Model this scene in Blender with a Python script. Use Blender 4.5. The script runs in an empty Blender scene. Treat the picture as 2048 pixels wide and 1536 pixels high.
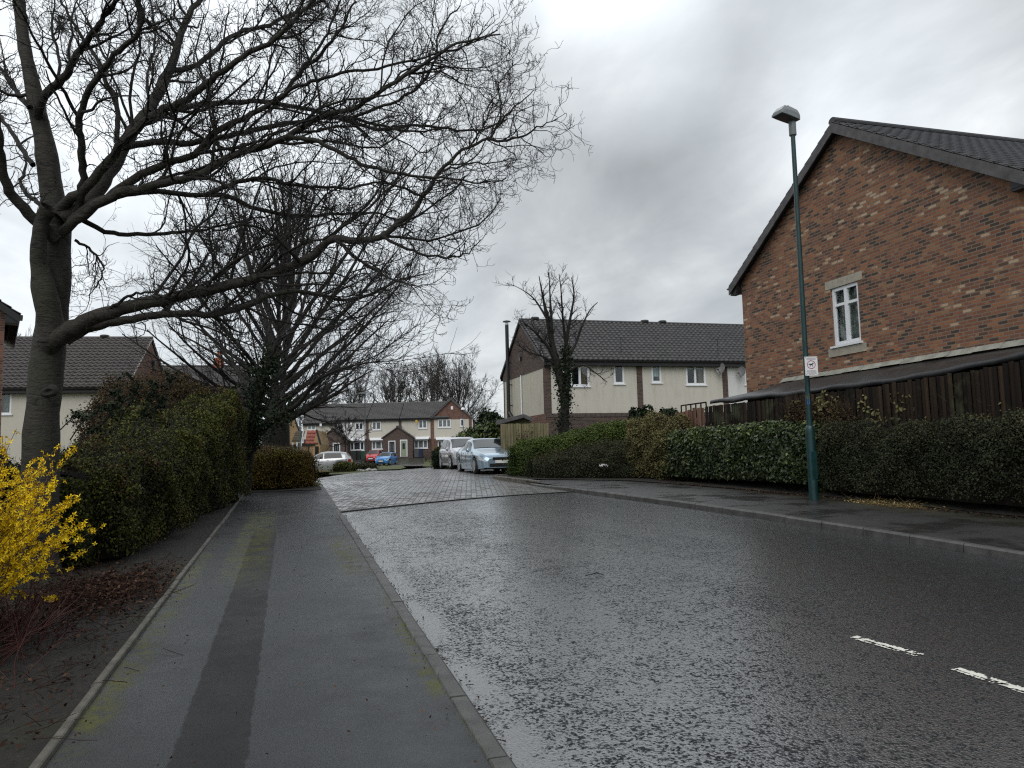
import bpy, math, random
import numpy as np
from mathutils import Vector, Matrix, noise as mnoise
R = math.radians
random.seed(7)
rng = np.random.default_rng(11)
scene = bpy.context.scene
COL = scene.collection

# ------------------------------------------------------------------ camera
ALPHA, THETA, RHO = R(16.2), R(5.2), R(1.4)
FPX = 1540.0
EYE = np.array([0.0, 0.0, 1.6])
_f = np.array([math.sin(ALPHA)*math.cos(THETA), math.cos(ALPHA)*math.cos(THETA), math.sin(THETA)])
_r0 = np.array([math.cos(ALPHA), -math.sin(ALPHA), 0.0])
_u0 = np.cross(_r0, _f)
_r = math.cos(RHO)*_r0 - math.sin(RHO)*_u0
_u = math.cos(RHO)*_u0 + math.sin(RHO)*_r0
cam_data = bpy.data.cameras.new('camera')
cam = bpy.data.objects.new('camera', cam_data)
COL.objects.link(cam)
cam_data.sensor_width = 36.0
cam_data.lens = 36.0*FPX/2048.0
cam_data.clip_start = 0.05
cam_data.clip_end = 3000.0
cam.matrix_world = Matrix(((_r[0], _u[0], -_f[0], EYE[0]), (_r[1], _u[1], -_f[1], EYE[1]),
                           (_r[2], _u[2], -_f[2], EYE[2]), (0, 0, 0, 1)))
scene.camera = cam

def ray(px, py):
    d = _f + _r*((px-1024.0)/FPX) - _u*((py-768.0)/FPX)
    return d
def P(px, py, Z):
    """world point seen at photo position px,py at depth Z metres"""
    return EYE + ray(px, py)*Z
def on_plane(px, py, p0, n):
    d = ray(px, py); n = np.array(n, float)
    t = np.dot(np.array(p0, float)-EYE, n)/np.dot(d, n)
    return EYE + d*t

# ------------------------------------------------------------------ exposure
scene.view_settings.view_transform = 'Standard'
scene.view_settings.look = 'None'
scene.view_settings.exposure = 0.15
scene.view_settings.gamma = 1.0
scene.view_settings.use_curve_mapping = False
scene.cycles.use_denoising = False
scene.cycles.filter_width = 1.2
scene.cycles.max_bounces = 6
scene.cycles.diffuse_bounces = 3
scene.cycles.glossy_bounces = 3
scene.cycles.transparent_max_bounces = 12

# ------------------------------------------------------------------ node helper
class NT:
    def __init__(s, tree):
        s.t = tree; s.n = tree.nodes; s.l = tree.links
    def node(s, kind, **kw):
        n = s.n.new(kind)
        for k, v in kw.items(): setattr(n, k, v)
        return n
    def set(s, sock, v):
        if hasattr(v, 'is_output') or isinstance(v, bpy.types.NodeSocket): s.l.new(v, sock)
        else: sock.default_value = v
    def math(s, op, a, b=None, c=None, clamp=False):
        n = s.node('ShaderNodeMath', operation=op); n.use_clamp = clamp
        s.set(n.inputs[0], a)
        if b is not None: s.set(n.inputs[1], b)
        if c is not None: s.set(n.inputs[2], c)
        return n.outputs[0]
    def vmath(s, op, a, b=None):
        n = s.node('ShaderNodeVectorMath', operation=op)
        s.set(n.inputs[0], a)
        if b is not None: s.set(n.inputs[1], b)
        return n
    def mix(s, f, a, b, blend='MIX'):
        n = s.node('ShaderNodeMixRGB', blend_type=blend)
        s.set(n.inputs[0], f); s.set(n.inputs[1], a); s.set(n.inputs[2], b)
        return n.outputs[0]
    def ramp(s, f, stops, interp='LINEAR'):
        n = s.node('ShaderNodeValToRGB'); cr = n.color_ramp; cr.interpolation = interp
        while len(cr.elements) < len(stops): cr.elements.new(0.5)
        for e, (p, c) in zip(cr.elements, stops):
            e.position = p; e.color = c if len(c) == 4 else (*c, 1)
        s.set(n.inputs[0], f); return n.outputs[0]
    def noise(s, vec, scale, detail=4, rough=0.55, dist=0.0):
        n = s.node('ShaderNodeTexNoise'); n.inputs['Scale'].default_value = scale
        n.inputs['Detail'].default_value = detail; n.inputs['Roughness'].default_value = rough
        n.inputs['Distortion'].default_value = dist
        if vec is not None: s.l.new(vec, n.inputs['Vector'])
        return n.outputs['Fac']
    def smooth(s, v, a, b):
        n = s.node('ShaderNodeMapRange', interpolation_type='SMOOTHSTEP')
        s.set(n.inputs[0], v); n.inputs[1].default_value = a; n.inputs[2].default_value = b
        return n.outputs[0]
    def sep(s, v):
        n = s.node('ShaderNodeSeparateXYZ'); s.l.new(v, n.inputs[0]); return n.outputs
    def comb(s, x, y, z):
        n = s.node('ShaderNodeCombineXYZ'); s.set(n.inputs[0], x); s.set(n.inputs[1], y); s.set(n.inputs[2], z)
        return n.outputs[0]
    def bump(s, h, strength=0.5, dist=0.01):
        n = s.node('ShaderNodeBump'); n.inputs['Strength'].default_value = strength
        n.inputs['Distance'].default_value = dist; s.l.new(h, n.inputs['Height']); return n.outputs[0]

# ------------------------------------------------------------------ world: overcast sky
SUN_EL, SUN_AZ = R(46), R(214)      # azimuth measured from the road direction, to the right
world = bpy.data.worlds.new('World'); scene.world = world; world.use_nodes = True
w = NT(world.node_tree); w.n.clear()
tc = w.node('ShaderNodeTexCoord')
dirn = w.vmath('NORMALIZE', tc.outputs['Generated']).outputs[0]
sx, sy, sz = w.sep(dirn)
den = w.math('ADD', w.math('MAXIMUM', sz, 0.0), 0.22)
cv = w.comb(w.math('DIVIDE', sx, den), w.math('DIVIDE', sy, den), 0.0)
mp = w.node('ShaderNodeMapping'); mp.inputs['Rotation'].default_value = (0, 0, R(38)); mp.inputs['Scale'].default_value = (1.0, 0.62, 1.0)
mp.inputs['Location'].default_value = (3.1, 1.7, 0.0)
w.l.new(cv, mp.inputs[0])
n1 = w.noise(mp.outputs[0], 1.25, 7, 0.56, 0.55)
n2 = w.noise(mp.outputs[0], 3.4, 6, 0.58, 0.35)
nn = w.math('ADD', w.math('MULTIPLY', n1, 0.62), w.math('MULTIPLY', n2, 0.38))
base = w.ramp(nn, [(0.34, (0.45, 0.485, 0.505)), (0.44, (0.52, 0.555, 0.58)), (0.52, (0.60, 0.635, 0.66)), (0.59, (0.70, 0.73, 0.75)), (0.68, (0.90, 0.92, 0.93))])
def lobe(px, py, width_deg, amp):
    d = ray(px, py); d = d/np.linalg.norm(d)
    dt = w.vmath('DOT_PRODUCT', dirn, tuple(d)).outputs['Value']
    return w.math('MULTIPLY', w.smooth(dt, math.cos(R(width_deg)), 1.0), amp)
tot = None
for a in [(1150, -620, 20, 1.6), (1250, 110, 8, 0.36), (1560, 120, 13, 0.20), (1780, 230, 10, 0.28), (230, 300, 30, 0.45), (520, 60, 18, 0.18),  # first lobe: unseen bright sky patch added above the frame to brighten road reflections
          (1130, 400, 13, -0.14), (1370, 250, 9, -0.14), (1500, 560, 10, -0.06), (1900, 60, 9, -0.07), (1000, 520, 12, -0.03),
          (700, 700, 16, 0.10)]:
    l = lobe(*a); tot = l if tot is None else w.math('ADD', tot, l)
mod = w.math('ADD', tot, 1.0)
cl = w.node('ShaderNodeMixRGB', blend_type='MULTIPLY'); cl.inputs[0].default_value = 1.0
w.l.new(base, cl.inputs[1])
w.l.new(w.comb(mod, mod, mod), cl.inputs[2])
skyt = w.node('ShaderNodeTexSky', sky_type='NISHITA'); skyt.sun_disc = False
skyt.sun_elevation = SUN_EL; skyt.sun_rotation = SUN_AZ
skm = w.node('ShaderNodeMixRGB', blend_type='MULTIPLY'); skm.inputs[0].default_value = 1.0
w.l.new(skyt.outputs[0], skm.inputs[1]); skm.inputs[2].default_value = (0.06, 0.06, 0.06, 1)
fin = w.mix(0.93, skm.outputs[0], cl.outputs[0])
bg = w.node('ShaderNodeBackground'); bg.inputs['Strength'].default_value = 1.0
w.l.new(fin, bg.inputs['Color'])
wo = w.node('ShaderNodeOutputWorld'); w.l.new(bg.outputs[0], wo.inputs[0])

sun_d = bpy.data.lights.new('sun', 'SUN'); sun_d.energy = 1.35; sun_d.angle = R(50); sun_d.color = (1.0, 0.97, 0.93)
sun = bpy.data.objects.new('sun', sun_d); COL.objects.link(sun)
sd = Vector((math.sin(SUN_AZ)*math.cos(SUN_EL), math.cos(SUN_AZ)*math.cos(SUN_EL), math.sin(SUN_EL)))
sun.rotation_euler = sd.to_track_quat('Z', 'Y').to_euler()
sun.location = (0, 0, 40)

# ------------------------------------------------------------------ objects helpers
def tag(o, label=None, cat=None, group=None, kind=None):
    if label: o['label'] = label
    if cat: o['category'] = cat
    if group: o['group'] = group
    if kind: o['kind'] = kind
    return o
def thing(name, label, cat, loc=(0, 0, 0), rz=0.0, group=None):
    o = bpy.data.objects.new(name, None); COL.objects.link(o)
    o.empty_display_size = 0.3
    o.location = tuple(float(v) for v in loc); o.rotation_euler = (0, 0, rz)
    return tag(o, label, cat, group)
def link(name, me, parent=None, smooth=False):
    o = bpy.data.objects.new(name, me); COL.objects.link(o)
    if parent is not None: o.parent = parent
    if smooth and len(me.polygons): me.polygons.foreach_set('use_smooth', np.ones(len(me.polygons), bool))
    return o
def np_mesh(name, V, F, mat=None, attr=None):
    """V (n,3); F list of int arrays (m,k) of faces"""
    me = bpy.data.meshes.new(name)
    if not isinstance(F, (list, tuple)): F = [F]
    F = [np.asarray(f, np.int32) for f in F if len(f)]
    V = np.asarray(V, np.float32)
    nv = len(V); nl = sum(f.size for f in F); nf = sum(len(f) for f in F)
    me.vertices.add(nv); me.vertices.foreach_set('co', V.ravel())
    me.loops.add(nl); me.loops.foreach_set('vertex_index', np.concatenate([f.ravel() for f in F]))
    me.polygons.add(nf)
    st = []; c = 0
    for f in F:
        st.append(c+np.arange(len(f))*f.shape[1]); c += f.size
    me.polygons.foreach_set('loop_start', np.concatenate(st).astype(np.int32))
    me.update(calc_edges=True)
    if attr is not None:
        a = me.attributes.new('rnd', 'FLOAT', 'FACE'); a.data.foreach_set('value', np.asarray(attr, np.float32))
    if mat: me.materials.append(mat)
    return me

class MB:
    """small mesh collector"""
    def __init__(s): s.v = []; s.f = []
    def add(s, vs, fs):
        b = len(s.v); s.v += [tuple(float(c) for c in v) for v in vs]; s.f += [tuple(b+i for i in f) for f in fs]
        return s
    def box(s, x0, x1, y0, y1, z0, z1):
        vs = [(x0, y0, z0), (x1, y0, z0), (x1, y1, z0), (x0, y1, z0), (x0, y0, z1), (x1, y0, z1), (x1, y1, z1), (x0, y1, z1)]
        return s.add(vs, [(0, 3, 2, 1), (4, 5, 6, 7), (0, 1, 5, 4), (1, 2, 6, 5), (2, 3, 7, 6), (3, 0, 4, 7)])
    def beam(s, p, q, w, h, up=(0, 0, 1)):
        """oriented box from p to q, w across, h along up"""
        p = np.array(p, float); q = np.array(q, float); d = q-p; d /= np.linalg.norm(d)
        up = np.array(up, float); sd_ = np.cross(d, up); sd_ /= np.linalg.norm(sd_); u2 = np.cross(sd_, d)
        a = sd_*w/2; b = u2*h/2
        vs = [p-a-b, p+a-b, p+a+b, p-a+b, q-a-b, q+a-b, q+a+b, q-a+b]
        return s.add(vs, [(0, 1, 2, 3), (7, 6, 5, 4), (0, 4, 5, 1), (1, 5, 6, 2), (2, 6, 7, 3), (3, 7, 4, 0)])
    def prism(s, poly, ax, a0, a1):
        """extrude 2D polygon (list of (u,v)) along axis ax between a0,a1. ax 'x': (u,v)=(y,z); 'y': (x,z); 'z': (x,y)"""
        def m(u, v, a): return (a, u, v) if ax == 'x' else ((u, a, v) if ax == 'y' else (u, v, a))
        n = len(poly)
        vs = [m(u, v, a0) for u, v in poly]+[m(u, v, a1) for u, v in poly]
        fs = [tuple(range(n)), tuple(range(2*n-1, n-1, -1))]+[(i, n+i, n+(i+1) % n, (i+1) % n) for i in range(n)]
        return s.add(vs, fs)
    def lathe(s, prof, n=20, center=(0, 0, 0), axis='z'):
        """prof list of (r,h)"""
        vs = []; fs = []
        for r, h in prof:
            for i in range(n):
                a = 2*math.pi*i/n; c, si = r*math.cos(a), r*math.sin(a)
                v = (c, si, h) if axis == 'z' else ((h, c, si) if axis == 'x' else (c, h, si))
                vs.append((v[0]+center[0], v[1]+center[1], v[2]+center[2]))
        for k in range(len(prof)-1):
            for i in range(n):
                j = (i+1) % n; fs.append((k*n+i, k*n+j, (k+1)*n+j, (k+1)*n+i))
        fs.append(tuple(range(n-1, -1, -1))); fs.append(tuple((len(prof)-1)*n+i for i in range(n)))
        return s.add(vs, fs)
    def tube(s, pts, r, n=8):
        pts = [np.array(p, float) for p in pts]; rr = r if hasattr(r, '__len__') else [r]*len(pts)
        V, F = tube_np(np.array([pts]), np.array([rr]), n)
        return s.add([tuple(v) for v in V], [tuple(f) for f in F])
    def build(s, name, mat, parent=None, smooth=False, bevel=0.0):
        me = bpy.data.meshes.new(name); me.from_pydata(s.v, [], s.f); me.update()
        if mat: me.materials.append(mat)
        o = link(name, me, parent, smooth)
        if bevel > 0:
            b = o.modifiers.new('bevel', 'BEVEL'); b.width = bevel; b.segments = 2; b.limit_method = 'ANGLE'
        return o

def tube_np(pts, rad, n, cap=True):
    """pts (N,K,3), rad (N,K) -> V,F quads"""
    N, K, _ = pts.shape
    t = np.gradient(pts, axis=1)
    t /= np.linalg.norm(t, axis=2, keepdims=True)+1e-9
    ch = pts[:, -1]-pts[:, 0]; ch /= np.linalg.norm(ch, axis=1, keepdims=True)+1e-9
    ref = np.where(np.abs(ch[:, 2:3]) < 0.8, np.array([[0, 0, 1.0]]), np.array([[1.0, 0, 0]]))
    e1 = np.cross(t, ref[:, None, :]); e1 /= np.linalg.norm(e1, axis=2, keepdims=True)+1e-9
    e2 = np.cross(t, e1)
    a = np.arange(n)*2*math.pi/n
    V = pts[:, :, None, :]+rad[:, :, None, None]*(np.cos(a)[None, None, :, None]*e1[:, :, None, :]+np.sin(a)[None, None, :, None]*e2[:, :, None, :])
    idx = np.arange(N*K*n).reshape(N, K, n)
    nx = np.roll(idx, -1, axis=2)
    F = np.stack([idx[:, :-1], nx[:, :-1], nx[:, 1:], idx[:, 1:]], axis=-1).reshape(-1, 4)
    return V.reshape(-1, 3), F

def sstep(a, b, x):
    t = np.clip((np.asarray(x, float)-a)/(b-a), 0, 1); return t*t*(3-2*t)
def g(x, y):
    """footway level"""
    x = np.asarray(x, float); y = np.asarray(y, float)
    z = 0.99-0.031*2.0*np.log1p(np.exp(np.clip((32.0-y)/2.0, -40, 40)))
    z = np.where(y < -20, -0.63, z)
    zc = x*math.sin(ALPHA)+y*math.cos(ALPHA)
    z = z-0.33*sstep(36, 52, zc)*(1-0.3*sstep(75, 88, zc))+0.74*sstep(88, 95, zc)
    z = z+0.5*sstep(11.6, 13.2, x)*(1-sstep(34, 40, y))
    return z
def gz(x, y): return float(g(x, y))
def G(px, py, dz=0.0):
    d = ray(px, py); t = 5.0
    lo, hi = 0.5, 400.0
    for _ in range(60):
        t = (lo+hi)/2; p = EYE+d*t
        if p[2] > gz(p[0], p[1])+dz: lo = t
        else: hi = t
    return EYE+d*lo
# ------------------------------------------------------------------ materials
def M(name, col, rough=0.6, var=0.25, vscale=6.0, bump=0.0, bscale=40.0, metal=0.0, spec=0.5, coat=0.0, col2=None, bdist=0.01):
    m = bpy.data.materials.new(name); m.use_nodes = True
    k = NT(m.node_tree); b = k.n['Principled BSDF']
    t = k.node('ShaderNodeTexCoord').outputs['Object']
    c2 = col2 if col2 else tuple(min(1, c*(1+var)) for c in col)
    c1 = tuple(c*(1-var) for c in col) if not col2 else col
    f = k.noise(t, vscale, 5, 0.6)
    c = k.ramp(f, [(0.3, c1), (0.7, c2)])
    k.l.new(c, b.inputs['Base Color'])
    b.inputs['Roughness'].default_value = rough; b.inputs['Metallic'].default_value = metal
    b.inputs['Specular IOR Level'].default_value = spec
    b.inputs['Coat Weight'].default_value = coat
    b.inputs['Coat Roughness'].default_value = 0.05
    if bump:
        k.l.new(k.bump(k.noise(t, bscale, 4, 0.6), bump, bdist), b.inputs['Normal'])
    return m

def leaf_mat(name, stops, rough=0.5, spec=0.4, trans=0.0):
    spec = spec*0.45; rough = min(0.8, rough+0.15)
    m = bpy.data.materials.new(name); m.use_nodes = True
    k = NT(m.node_tree); b = k.n['Principled BSDF']
    at = k.node('ShaderNodeAttribute'); at.attribute_name = 'rnd'
    c = k.ramp(at.outputs['Fac'], stops)
    k.l.new(c, b.inputs['Base Color'])
    b.inputs['Roughness'].default_value = rough; b.inputs['Specular IOR Level'].default_value = spec
    return m

def wall_vec(k):
    tc = k.node('ShaderNodeTexCoord')
    x, y, z = k.sep(tc.outputs['Object'])
    nx, ny, nz = k.sep(tc.outputs['Normal'])
    m = k.math('GREATER_THAN', k.math('ABSOLUTE', nx), 0.7)
    u = k.math('ADD', k.math('MULTIPLY', m, y), k.math('MULTIPLY', k.math('SUBTRACT', 1.0, m), x))
    return k.comb(u, z, 0.0), tc.outputs['Object']

def brick_mat(name, stops, mortar, bw=0.225, rh=0.075, ms=0.011, soldier=False, bump=0.6, rough=0.85):
    m = bpy.data.materials.new(name); m.use_nodes = True
    k = NT(m.node_tree); b = k.n['Principled BSDF']
    v, ob = wall_vec(k)
    if soldier:
        x, y, z = k.sep(v); v = k.comb(y, x, 0.0)
    br = k.node('ShaderNodeTexBrick'); br.offset = 0.5
    k.l.new(v, br.inputs['Vector'])
    br.inputs['Color1'].default_value = (0, 0, 0, 1); br.inputs['Color2'].default_value = (1, 1, 1, 1)
    br.inputs['Mortar'].default_value = (0.5, 0.5, 0.5, 1)
    br.inputs['Scale'].default_value = 1.0; br.inputs['Mortar Size'].default_value = ms
    br.inputs['Mortar Smooth'].default_value = 0.15; br.inputs['Bias'].default_value = 0.0
    br.inputs['Brick Width'].default_value = bw; br.inputs['Row Height'].default_value = rh
    # larger drifts of darker firing
    dr = k.noise(ob, 0.9, 3, 0.6)
    f = k.math('ADD', br.outputs['Color'], k.math('MULTIPLY', k.math('SUBTRACT', dr, 0.5), 0.7), clamp=True)
    c = k.ramp(f, stops, 'CONSTANT')
    gr = k.noise(ob, 55.0, 4, 0.7)
    c = k.mix(0.35, c, k.ramp(gr, [(0.3, (0.25, 0.25, 0.25)), (0.7, (0.95, 0.95, 0.95))]), 'OVERLAY')
    st = k.noise(ob, 0.35, 4, 0.65)
    c = k.mix(0.22, c, k.ramp(st, [(0.3, (0.3, 0.3, 0.3)), (0.7, (0.75, 0.75, 0.75))]), 'OVERLAY')
    c = k.mix(br.outputs['Fac'], c, mortar if len(mortar) == 4 else (*mortar, 1))
    k.l.new(c, b.inputs['Base Color']); b.inputs['Roughness'].default_value = rough
    b.inputs['Specular IOR Level'].default_value = 0.25
    h = k.math('ADD', k.math('MULTIPLY', br.outputs['Fac'], -1.0), k.math('MULTIPLY', gr, 0.25))
    k.l.new(k.bump(h, bump, 0.006), b.inputs['Normal'])
    return m

MULTI = [(0.0, (0.065, 0.046, 0.036)), (0.11, (0.106, 0.060, 0.040)), (0.24, (0.185, 0.081, 0.046)), (0.40, (0.229, 0.101, 0.057)),
         (0.52, (0.195, 0.091, 0.053)), (0.62, (0.279, 0.121, 0.058)), (0.74, (0.168, 0.081, 0.057)), (0.85, (0.262, 0.141, 0.077)), (0.94, (0.325, 0.206, 0.125)), (0.975, (0.414, 0.302, 0.202))]
mat_brick = brick_mat('multi_red_brick', MULTI, (0.20, 0.165, 0.135))
mat_brick_red = brick_mat('red_brick', [(0, (0.10, 0.045, 0.035)), (0.35, (0.16, 0.07, 0.05)), (0.6, (0.20, 0.085, 0.06)), (0.85, (0.13, 0.06, 0.05))], (0.17, 0.14, 0.12))
mat_brick_dark = brick_mat('brown_brick', [(0, (0.055, 0.038, 0.035)), (0.35, (0.085, 0.055, 0.046)), (0.6, (0.11, 0.065, 0.052)), (0.85, (0.07, 0.05, 0.045))], (0.12, 0.105, 0.095))
mat_brick_soldier = brick_mat('brown_soldier_brick', [(0, (0.05, 0.038, 0.035)), (0.5, (0.08, 0.055, 0.048)), (0.8, (0.065, 0.048, 0.044))], (0.15, 0.13, 0.12), soldier=True)
mat_brick_yellow = brick_mat('yellow_brick', [(0, (0.38, 0.25, 0.12)), (0.4, (0.46, 0.31, 0.16)), (0.8, (0.42, 0.27, 0.14))], (0.36, 0.29, 0.2))

def render_mat(name, col, stain):
    m = bpy.data.materials.new(name); m.use_nodes = True
    k = NT(m.node_tree); b = k.n['Principled BSDF']
    t = k.node('ShaderNodeTexCoord').outputs['Object']
    x, y, z = k.sep(t)
    sv = k.comb(k.math('MULTIPLY', x, 3.0), k.math('MULTIPLY', y, 3.0), k.math('MULTIPLY', z, 0.35))
    f1 = k.noise(sv, 1.2, 5, 0.65); f2 = k.noise(t, 1.4, 4, 0.6)
    f = k.math('MULTIPLY', k.smooth(f1, 0.42, 0.75), k.smooth(f2, 0.3, 0.7))
    c = k.mix(k.math('MULTIPLY', f, 0.75), (*col, 1), (*stain, 1))
    c = k.mix(0.12, c, k.ramp(k.noise(t, 60, 3, 0.6), [(0.3, (0.3, 0.3, 0.3)), (0.7, (0.8, 0.8, 0.8))]), 'OVERLAY')
    k.l.new(c, b.inputs['Base Color']); b.inputs['Roughness'].default_value = 0.9
    b.inputs['Specular IOR Level'].default_value = 0.2
    k.l.new(k.bump(k.noise(t, 130, 3, 0.6), 0.25, 0.004), b.inputs['Normal'])
    return m
mat_render = render_mat('cream_render', (0.57, 0.545, 0.485), (0.40, 0.37, 0.295))
mat_render_grey = render_mat('grey_white_render', (0.66, 0.66, 0.66), (0.50, 0.50, 0.48))
mat_render_clean = render_mat('pale_cream_render', (0.56, 0.535, 0.47), (0.46, 0.43, 0.36))
mat_render_side = render_mat('weathered_cream_render', (0.51, 0.485, 0.41), (0.36, 0.33, 0.25))

mat_tile = M('dark_concrete_tile', (0.050, 0.049, 0.051), 0.36, 0.35, 2.5, 0.3, 90)
mat_tile_near = M('near_black_tile', (0.028, 0.028, 0.032), 0.5, 0.35, 2.5, 0.3, 90)
mat_tile_brown = M('brown_concrete_tile', (0.050, 0.043, 0.041), 0.42, 0.35, 2.5, 0.3, 90)
mat_tile_red = M('red_clay_tile', (0.30, 0.085, 0.06), 0.55, 0.3, 3.0, 0.3, 80)
mat_tile_olive = M('mossy_concrete_tile', (0.085, 0.072, 0.045), 0.7, 0.4, 3.0, 0.3, 80)
mat_fascia = M('black_stained_timber', (0.012, 0.012, 0.013), 0.5, 0.3, 8)
mat_barge = M('weathered_grey_timber', (0.085, 0.082, 0.085), 0.75, 0.35, 5, 0.3, 60)
mat_plastic_w = M('white_upvc', (0.78, 0.80, 0.83), 0.35, 0.04, 3)
mat_plastic_b = M('black_plastic', (0.012, 0.012, 0.013), 0.4, 0.2, 6)
mat_stone = M('pale_stone', (0.36, 0.335, 0.27), 0.85, 0.18, 9, 0.4, 120)
mat_lead = M('grey_lead_flashing', (0.27, 0.275, 0.235), 0.6, 0.35, 4)
mat_felt = M('black_roofing_felt', (0.024, 0.025, 0.026), 0.42, 0.4, 3, 0.35, 25)
mat_felt_dull = M('dull_felt_roof', (0.030, 0.029, 0.029), 0.6, 0.35, 3, 0.3, 60)
mat_curtain = M('net_curtain', (0.20, 0.20, 0.18), 0.9, 0.5, 7)
mat_curtain_brown = M('tan_curtain', (0.20, 0.14, 0.09), 0.9, 0.35, 9)
mat_blind = M('white_blind', (0.55, 0.58, 0.58), 0.8, 0.1, 9)
mat_void = M('dark_room', (0.012, 0.012, 0.012), 0.9, 0.2, 5)
def glass_mat(name, tint=(0.9, 0.95, 0.95), refl=1.0):
    m = bpy.data.materials.new(name); m.use_nodes = True
    k = NT(m.node_tree); k.n.clear()
    t = k.node('ShaderNodeTexCoord').outputs['Object']
    gl = k.node('ShaderNodeBsdfGlossy'); gl.inputs['Roughness'].default_value = 0.02
    gl.inputs['Color'].default_value = (refl, refl, refl, 1)
    k.l.new(k.bump(k.noise(t, 2.0, 2, 0.5), 0.06, 0.02), gl.inputs['Normal'])
    tr = k.node('ShaderNodeBsdfTransparent'); tr.inputs['Color'].default_value = (*tint, 1)
    ge = k.node('ShaderNodeNewGeometry')
    c = k.math('ABSOLUTE', k.vmath('DOT_PRODUCT', ge.outputs['Incoming'], ge.outputs['Normal']).outputs['Value'])
    fr = k.math('ADD', 0.05, k.math('MULTIPLY', k.math('POWER', k.math('SUBTRACT', 1.0, c), 5.0), 0.9), clamp=True)
    mx = k.node('ShaderNodeMixShader'); k.l.new(fr, mx.inputs[0]); k.l.new(tr.outputs[0], mx.inputs[1]); k.l.new(gl.outputs[0], mx.inputs[2])
    o = k.node('ShaderNodeOutputMaterial'); k.l.new(mx.outputs[0], o.inputs[0])
    return m
mat_glass = glass_mat('window_glass')
mat_pane_dark = M('far_window_glass', (0.035, 0.042, 0.05), 0.08, 0.4, 1.2, spec=0.8)
mat_pane_light = M('far_curtained_glass', (0.14, 0.16, 0.17), 0.12, 0.35, 2.5, spec=0.8)
mat_carglass = M('car_glass', (0.012, 0.016, 0.017), 0.06, 0.3, 2, spec=0.5)

mat_steel_green = M('dark_green_paint', (0.007, 0.036, 0.038), 0.38, 0.3, 5, 0.15, 40)
mat_lamp_grey = M('grey_lantern_paint', (0.17, 0.19, 0.20), 0.4, 0.15, 6)
mat_lens = M('dark_lens', (0.03, 0.035, 0.045), 0.25, 0.2, 9)
mat_black_metal = M('black_metal', (0.012, 0.013, 0.014), 0.4, 0.3, 9, metal=0.0)
mat_concrete = M('wet_concrete_kerb', (0.068, 0.067, 0.064), 0.5, 0.4, 5, 0.4, 90)
mat_edging = M('concrete_edging', (0.105, 0.098, 0.082), 0.65, 0.4, 6, 0.4, 90)
mat_white_paint = M('white_paint', (0.7, 0.69, 0.62), 0.6, 0.15, 18)
mat_signwhite = M('white_sign', (0.74, 0.74, 0.76), 0.4, 0.06, 9)
mat_signred = M('sign_red', (0.30, 0.05, 0.08), 0.5, 0.05, 9)
mat_signblack = M('sign_black', (0.02, 0.02, 0.025), 0.5, 0.05, 9)
mat_yellow = M('yellow_plastic', (0.62, 0.36, 0.03), 0.5, 0.2, 15)
mat_blue = M('blue_sticker', (0.02, 0.09, 0.30), 0.5, 0.2, 15)
mat_orange = M('terracotta', (0.45, 0.13, 0.05), 0.7, 0.2, 9)

def fence_mat(name, c1, c2, c3):
    m = bpy.data.materials.new(name); m.use_nodes = True
    k = NT(m.node_tree); b = k.n['Principled BSDF']
    t = k.node('ShaderNodeTexCoord').outputs['Object']
    at = k.node('ShaderNodeAttribute'); at.attribute_name = 'rnd'
    x, y, z = k.sep(t)
    gv = k.comb(k.math('MULTIPLY', x, 25), k.math('MULTIPLY', y, 25), k.math('MULTIPLY', z, 1.2))
    gr = k.noise(gv, 1.0, 5, 0.65)
    c = k.ramp(at.outputs['Fac'], [(0.0, c1), (0.5, c2), (1.0, c3)])
    c = k.mix(0.5, c, k.ramp(gr, [(0.3, (0.15, 0.15, 0.15)), (0.7, (0.85, 0.85, 0.85))]), 'OVERLAY')
    mo = k.smooth(k.noise(t, 1.3, 4, 0.6), 0.52, 0.68)
    c = k.mix(k.math('MULTIPLY', mo, 0.55), c, (0.05, 0.06, 0.03, 1))
    k.l.new(c, b.inputs['Base Color']); b.inputs['Roughness'].default_value = 0.9; b.inputs['Specular IOR Level'].default_value = 0.15
    k.l.new(k.bump(gr, 0.4, 0.006), b.inputs['Normal'])
    return m
mat_fence = fence_mat('weathered_fence_boards', (0.005, 0.004, 0.003), (0.012, 0.008, 0.0055), (0.032, 0.021, 0.013))
mat_fence_pale = fence_mat('olive_fence_boards', (0.10, 0.095, 0.05), (0.14, 0.125, 0.075), (0.17, 0.14, 0.09))

def bark_mat(name, c1, c2, moss=0.3):
    m = bpy.data.materials.new(name); m.use_nodes = True
    k = NT(m.node_tree); b = k.n['Principled BSDF']
    t = k.node('ShaderNodeTexCoord').outputs['Object']
    x, y, z = k.sep(t)
    rv = k.comb(k.math('MULTIPLY', x, 4), k.math('MULTIPLY', y, 4), k.math('MULTIPLY', z, 11))
    fine = k.noise(rv, 4.0, 6, 0.7); big = k.noise(t, 1.5, 4, 0.6); ring = k.noise(rv, 1.1, 3, 0.6, 0.6)
    c = k.ramp(fine, [(0.3, c1), (0.72, c2)])
    c = k.mix(k.math('MULTIPLY', k.smooth(big, 0.45, 0.7), moss), c, (0.045, 0.055, 0.025, 1))
    c = k.mix(k.math('MULTIPLY', k.smooth(ring, 0.57, 0.66), 0.8), c, tuple(v*0.35 for v in c1)+(1,))
    k.l.new(c, b.inputs['Base Color']); b.inputs['Roughness'].default_value = 0.72
    b.inputs['Specular IOR Level'].default_value = 0.35
    h = k.math('ADD', fine, k.math('MULTIPLY', ring, -1.2))
    k.l.new(k.bump(h, 0.9, 0.018), b.inputs['Normal'])
    return m
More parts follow.
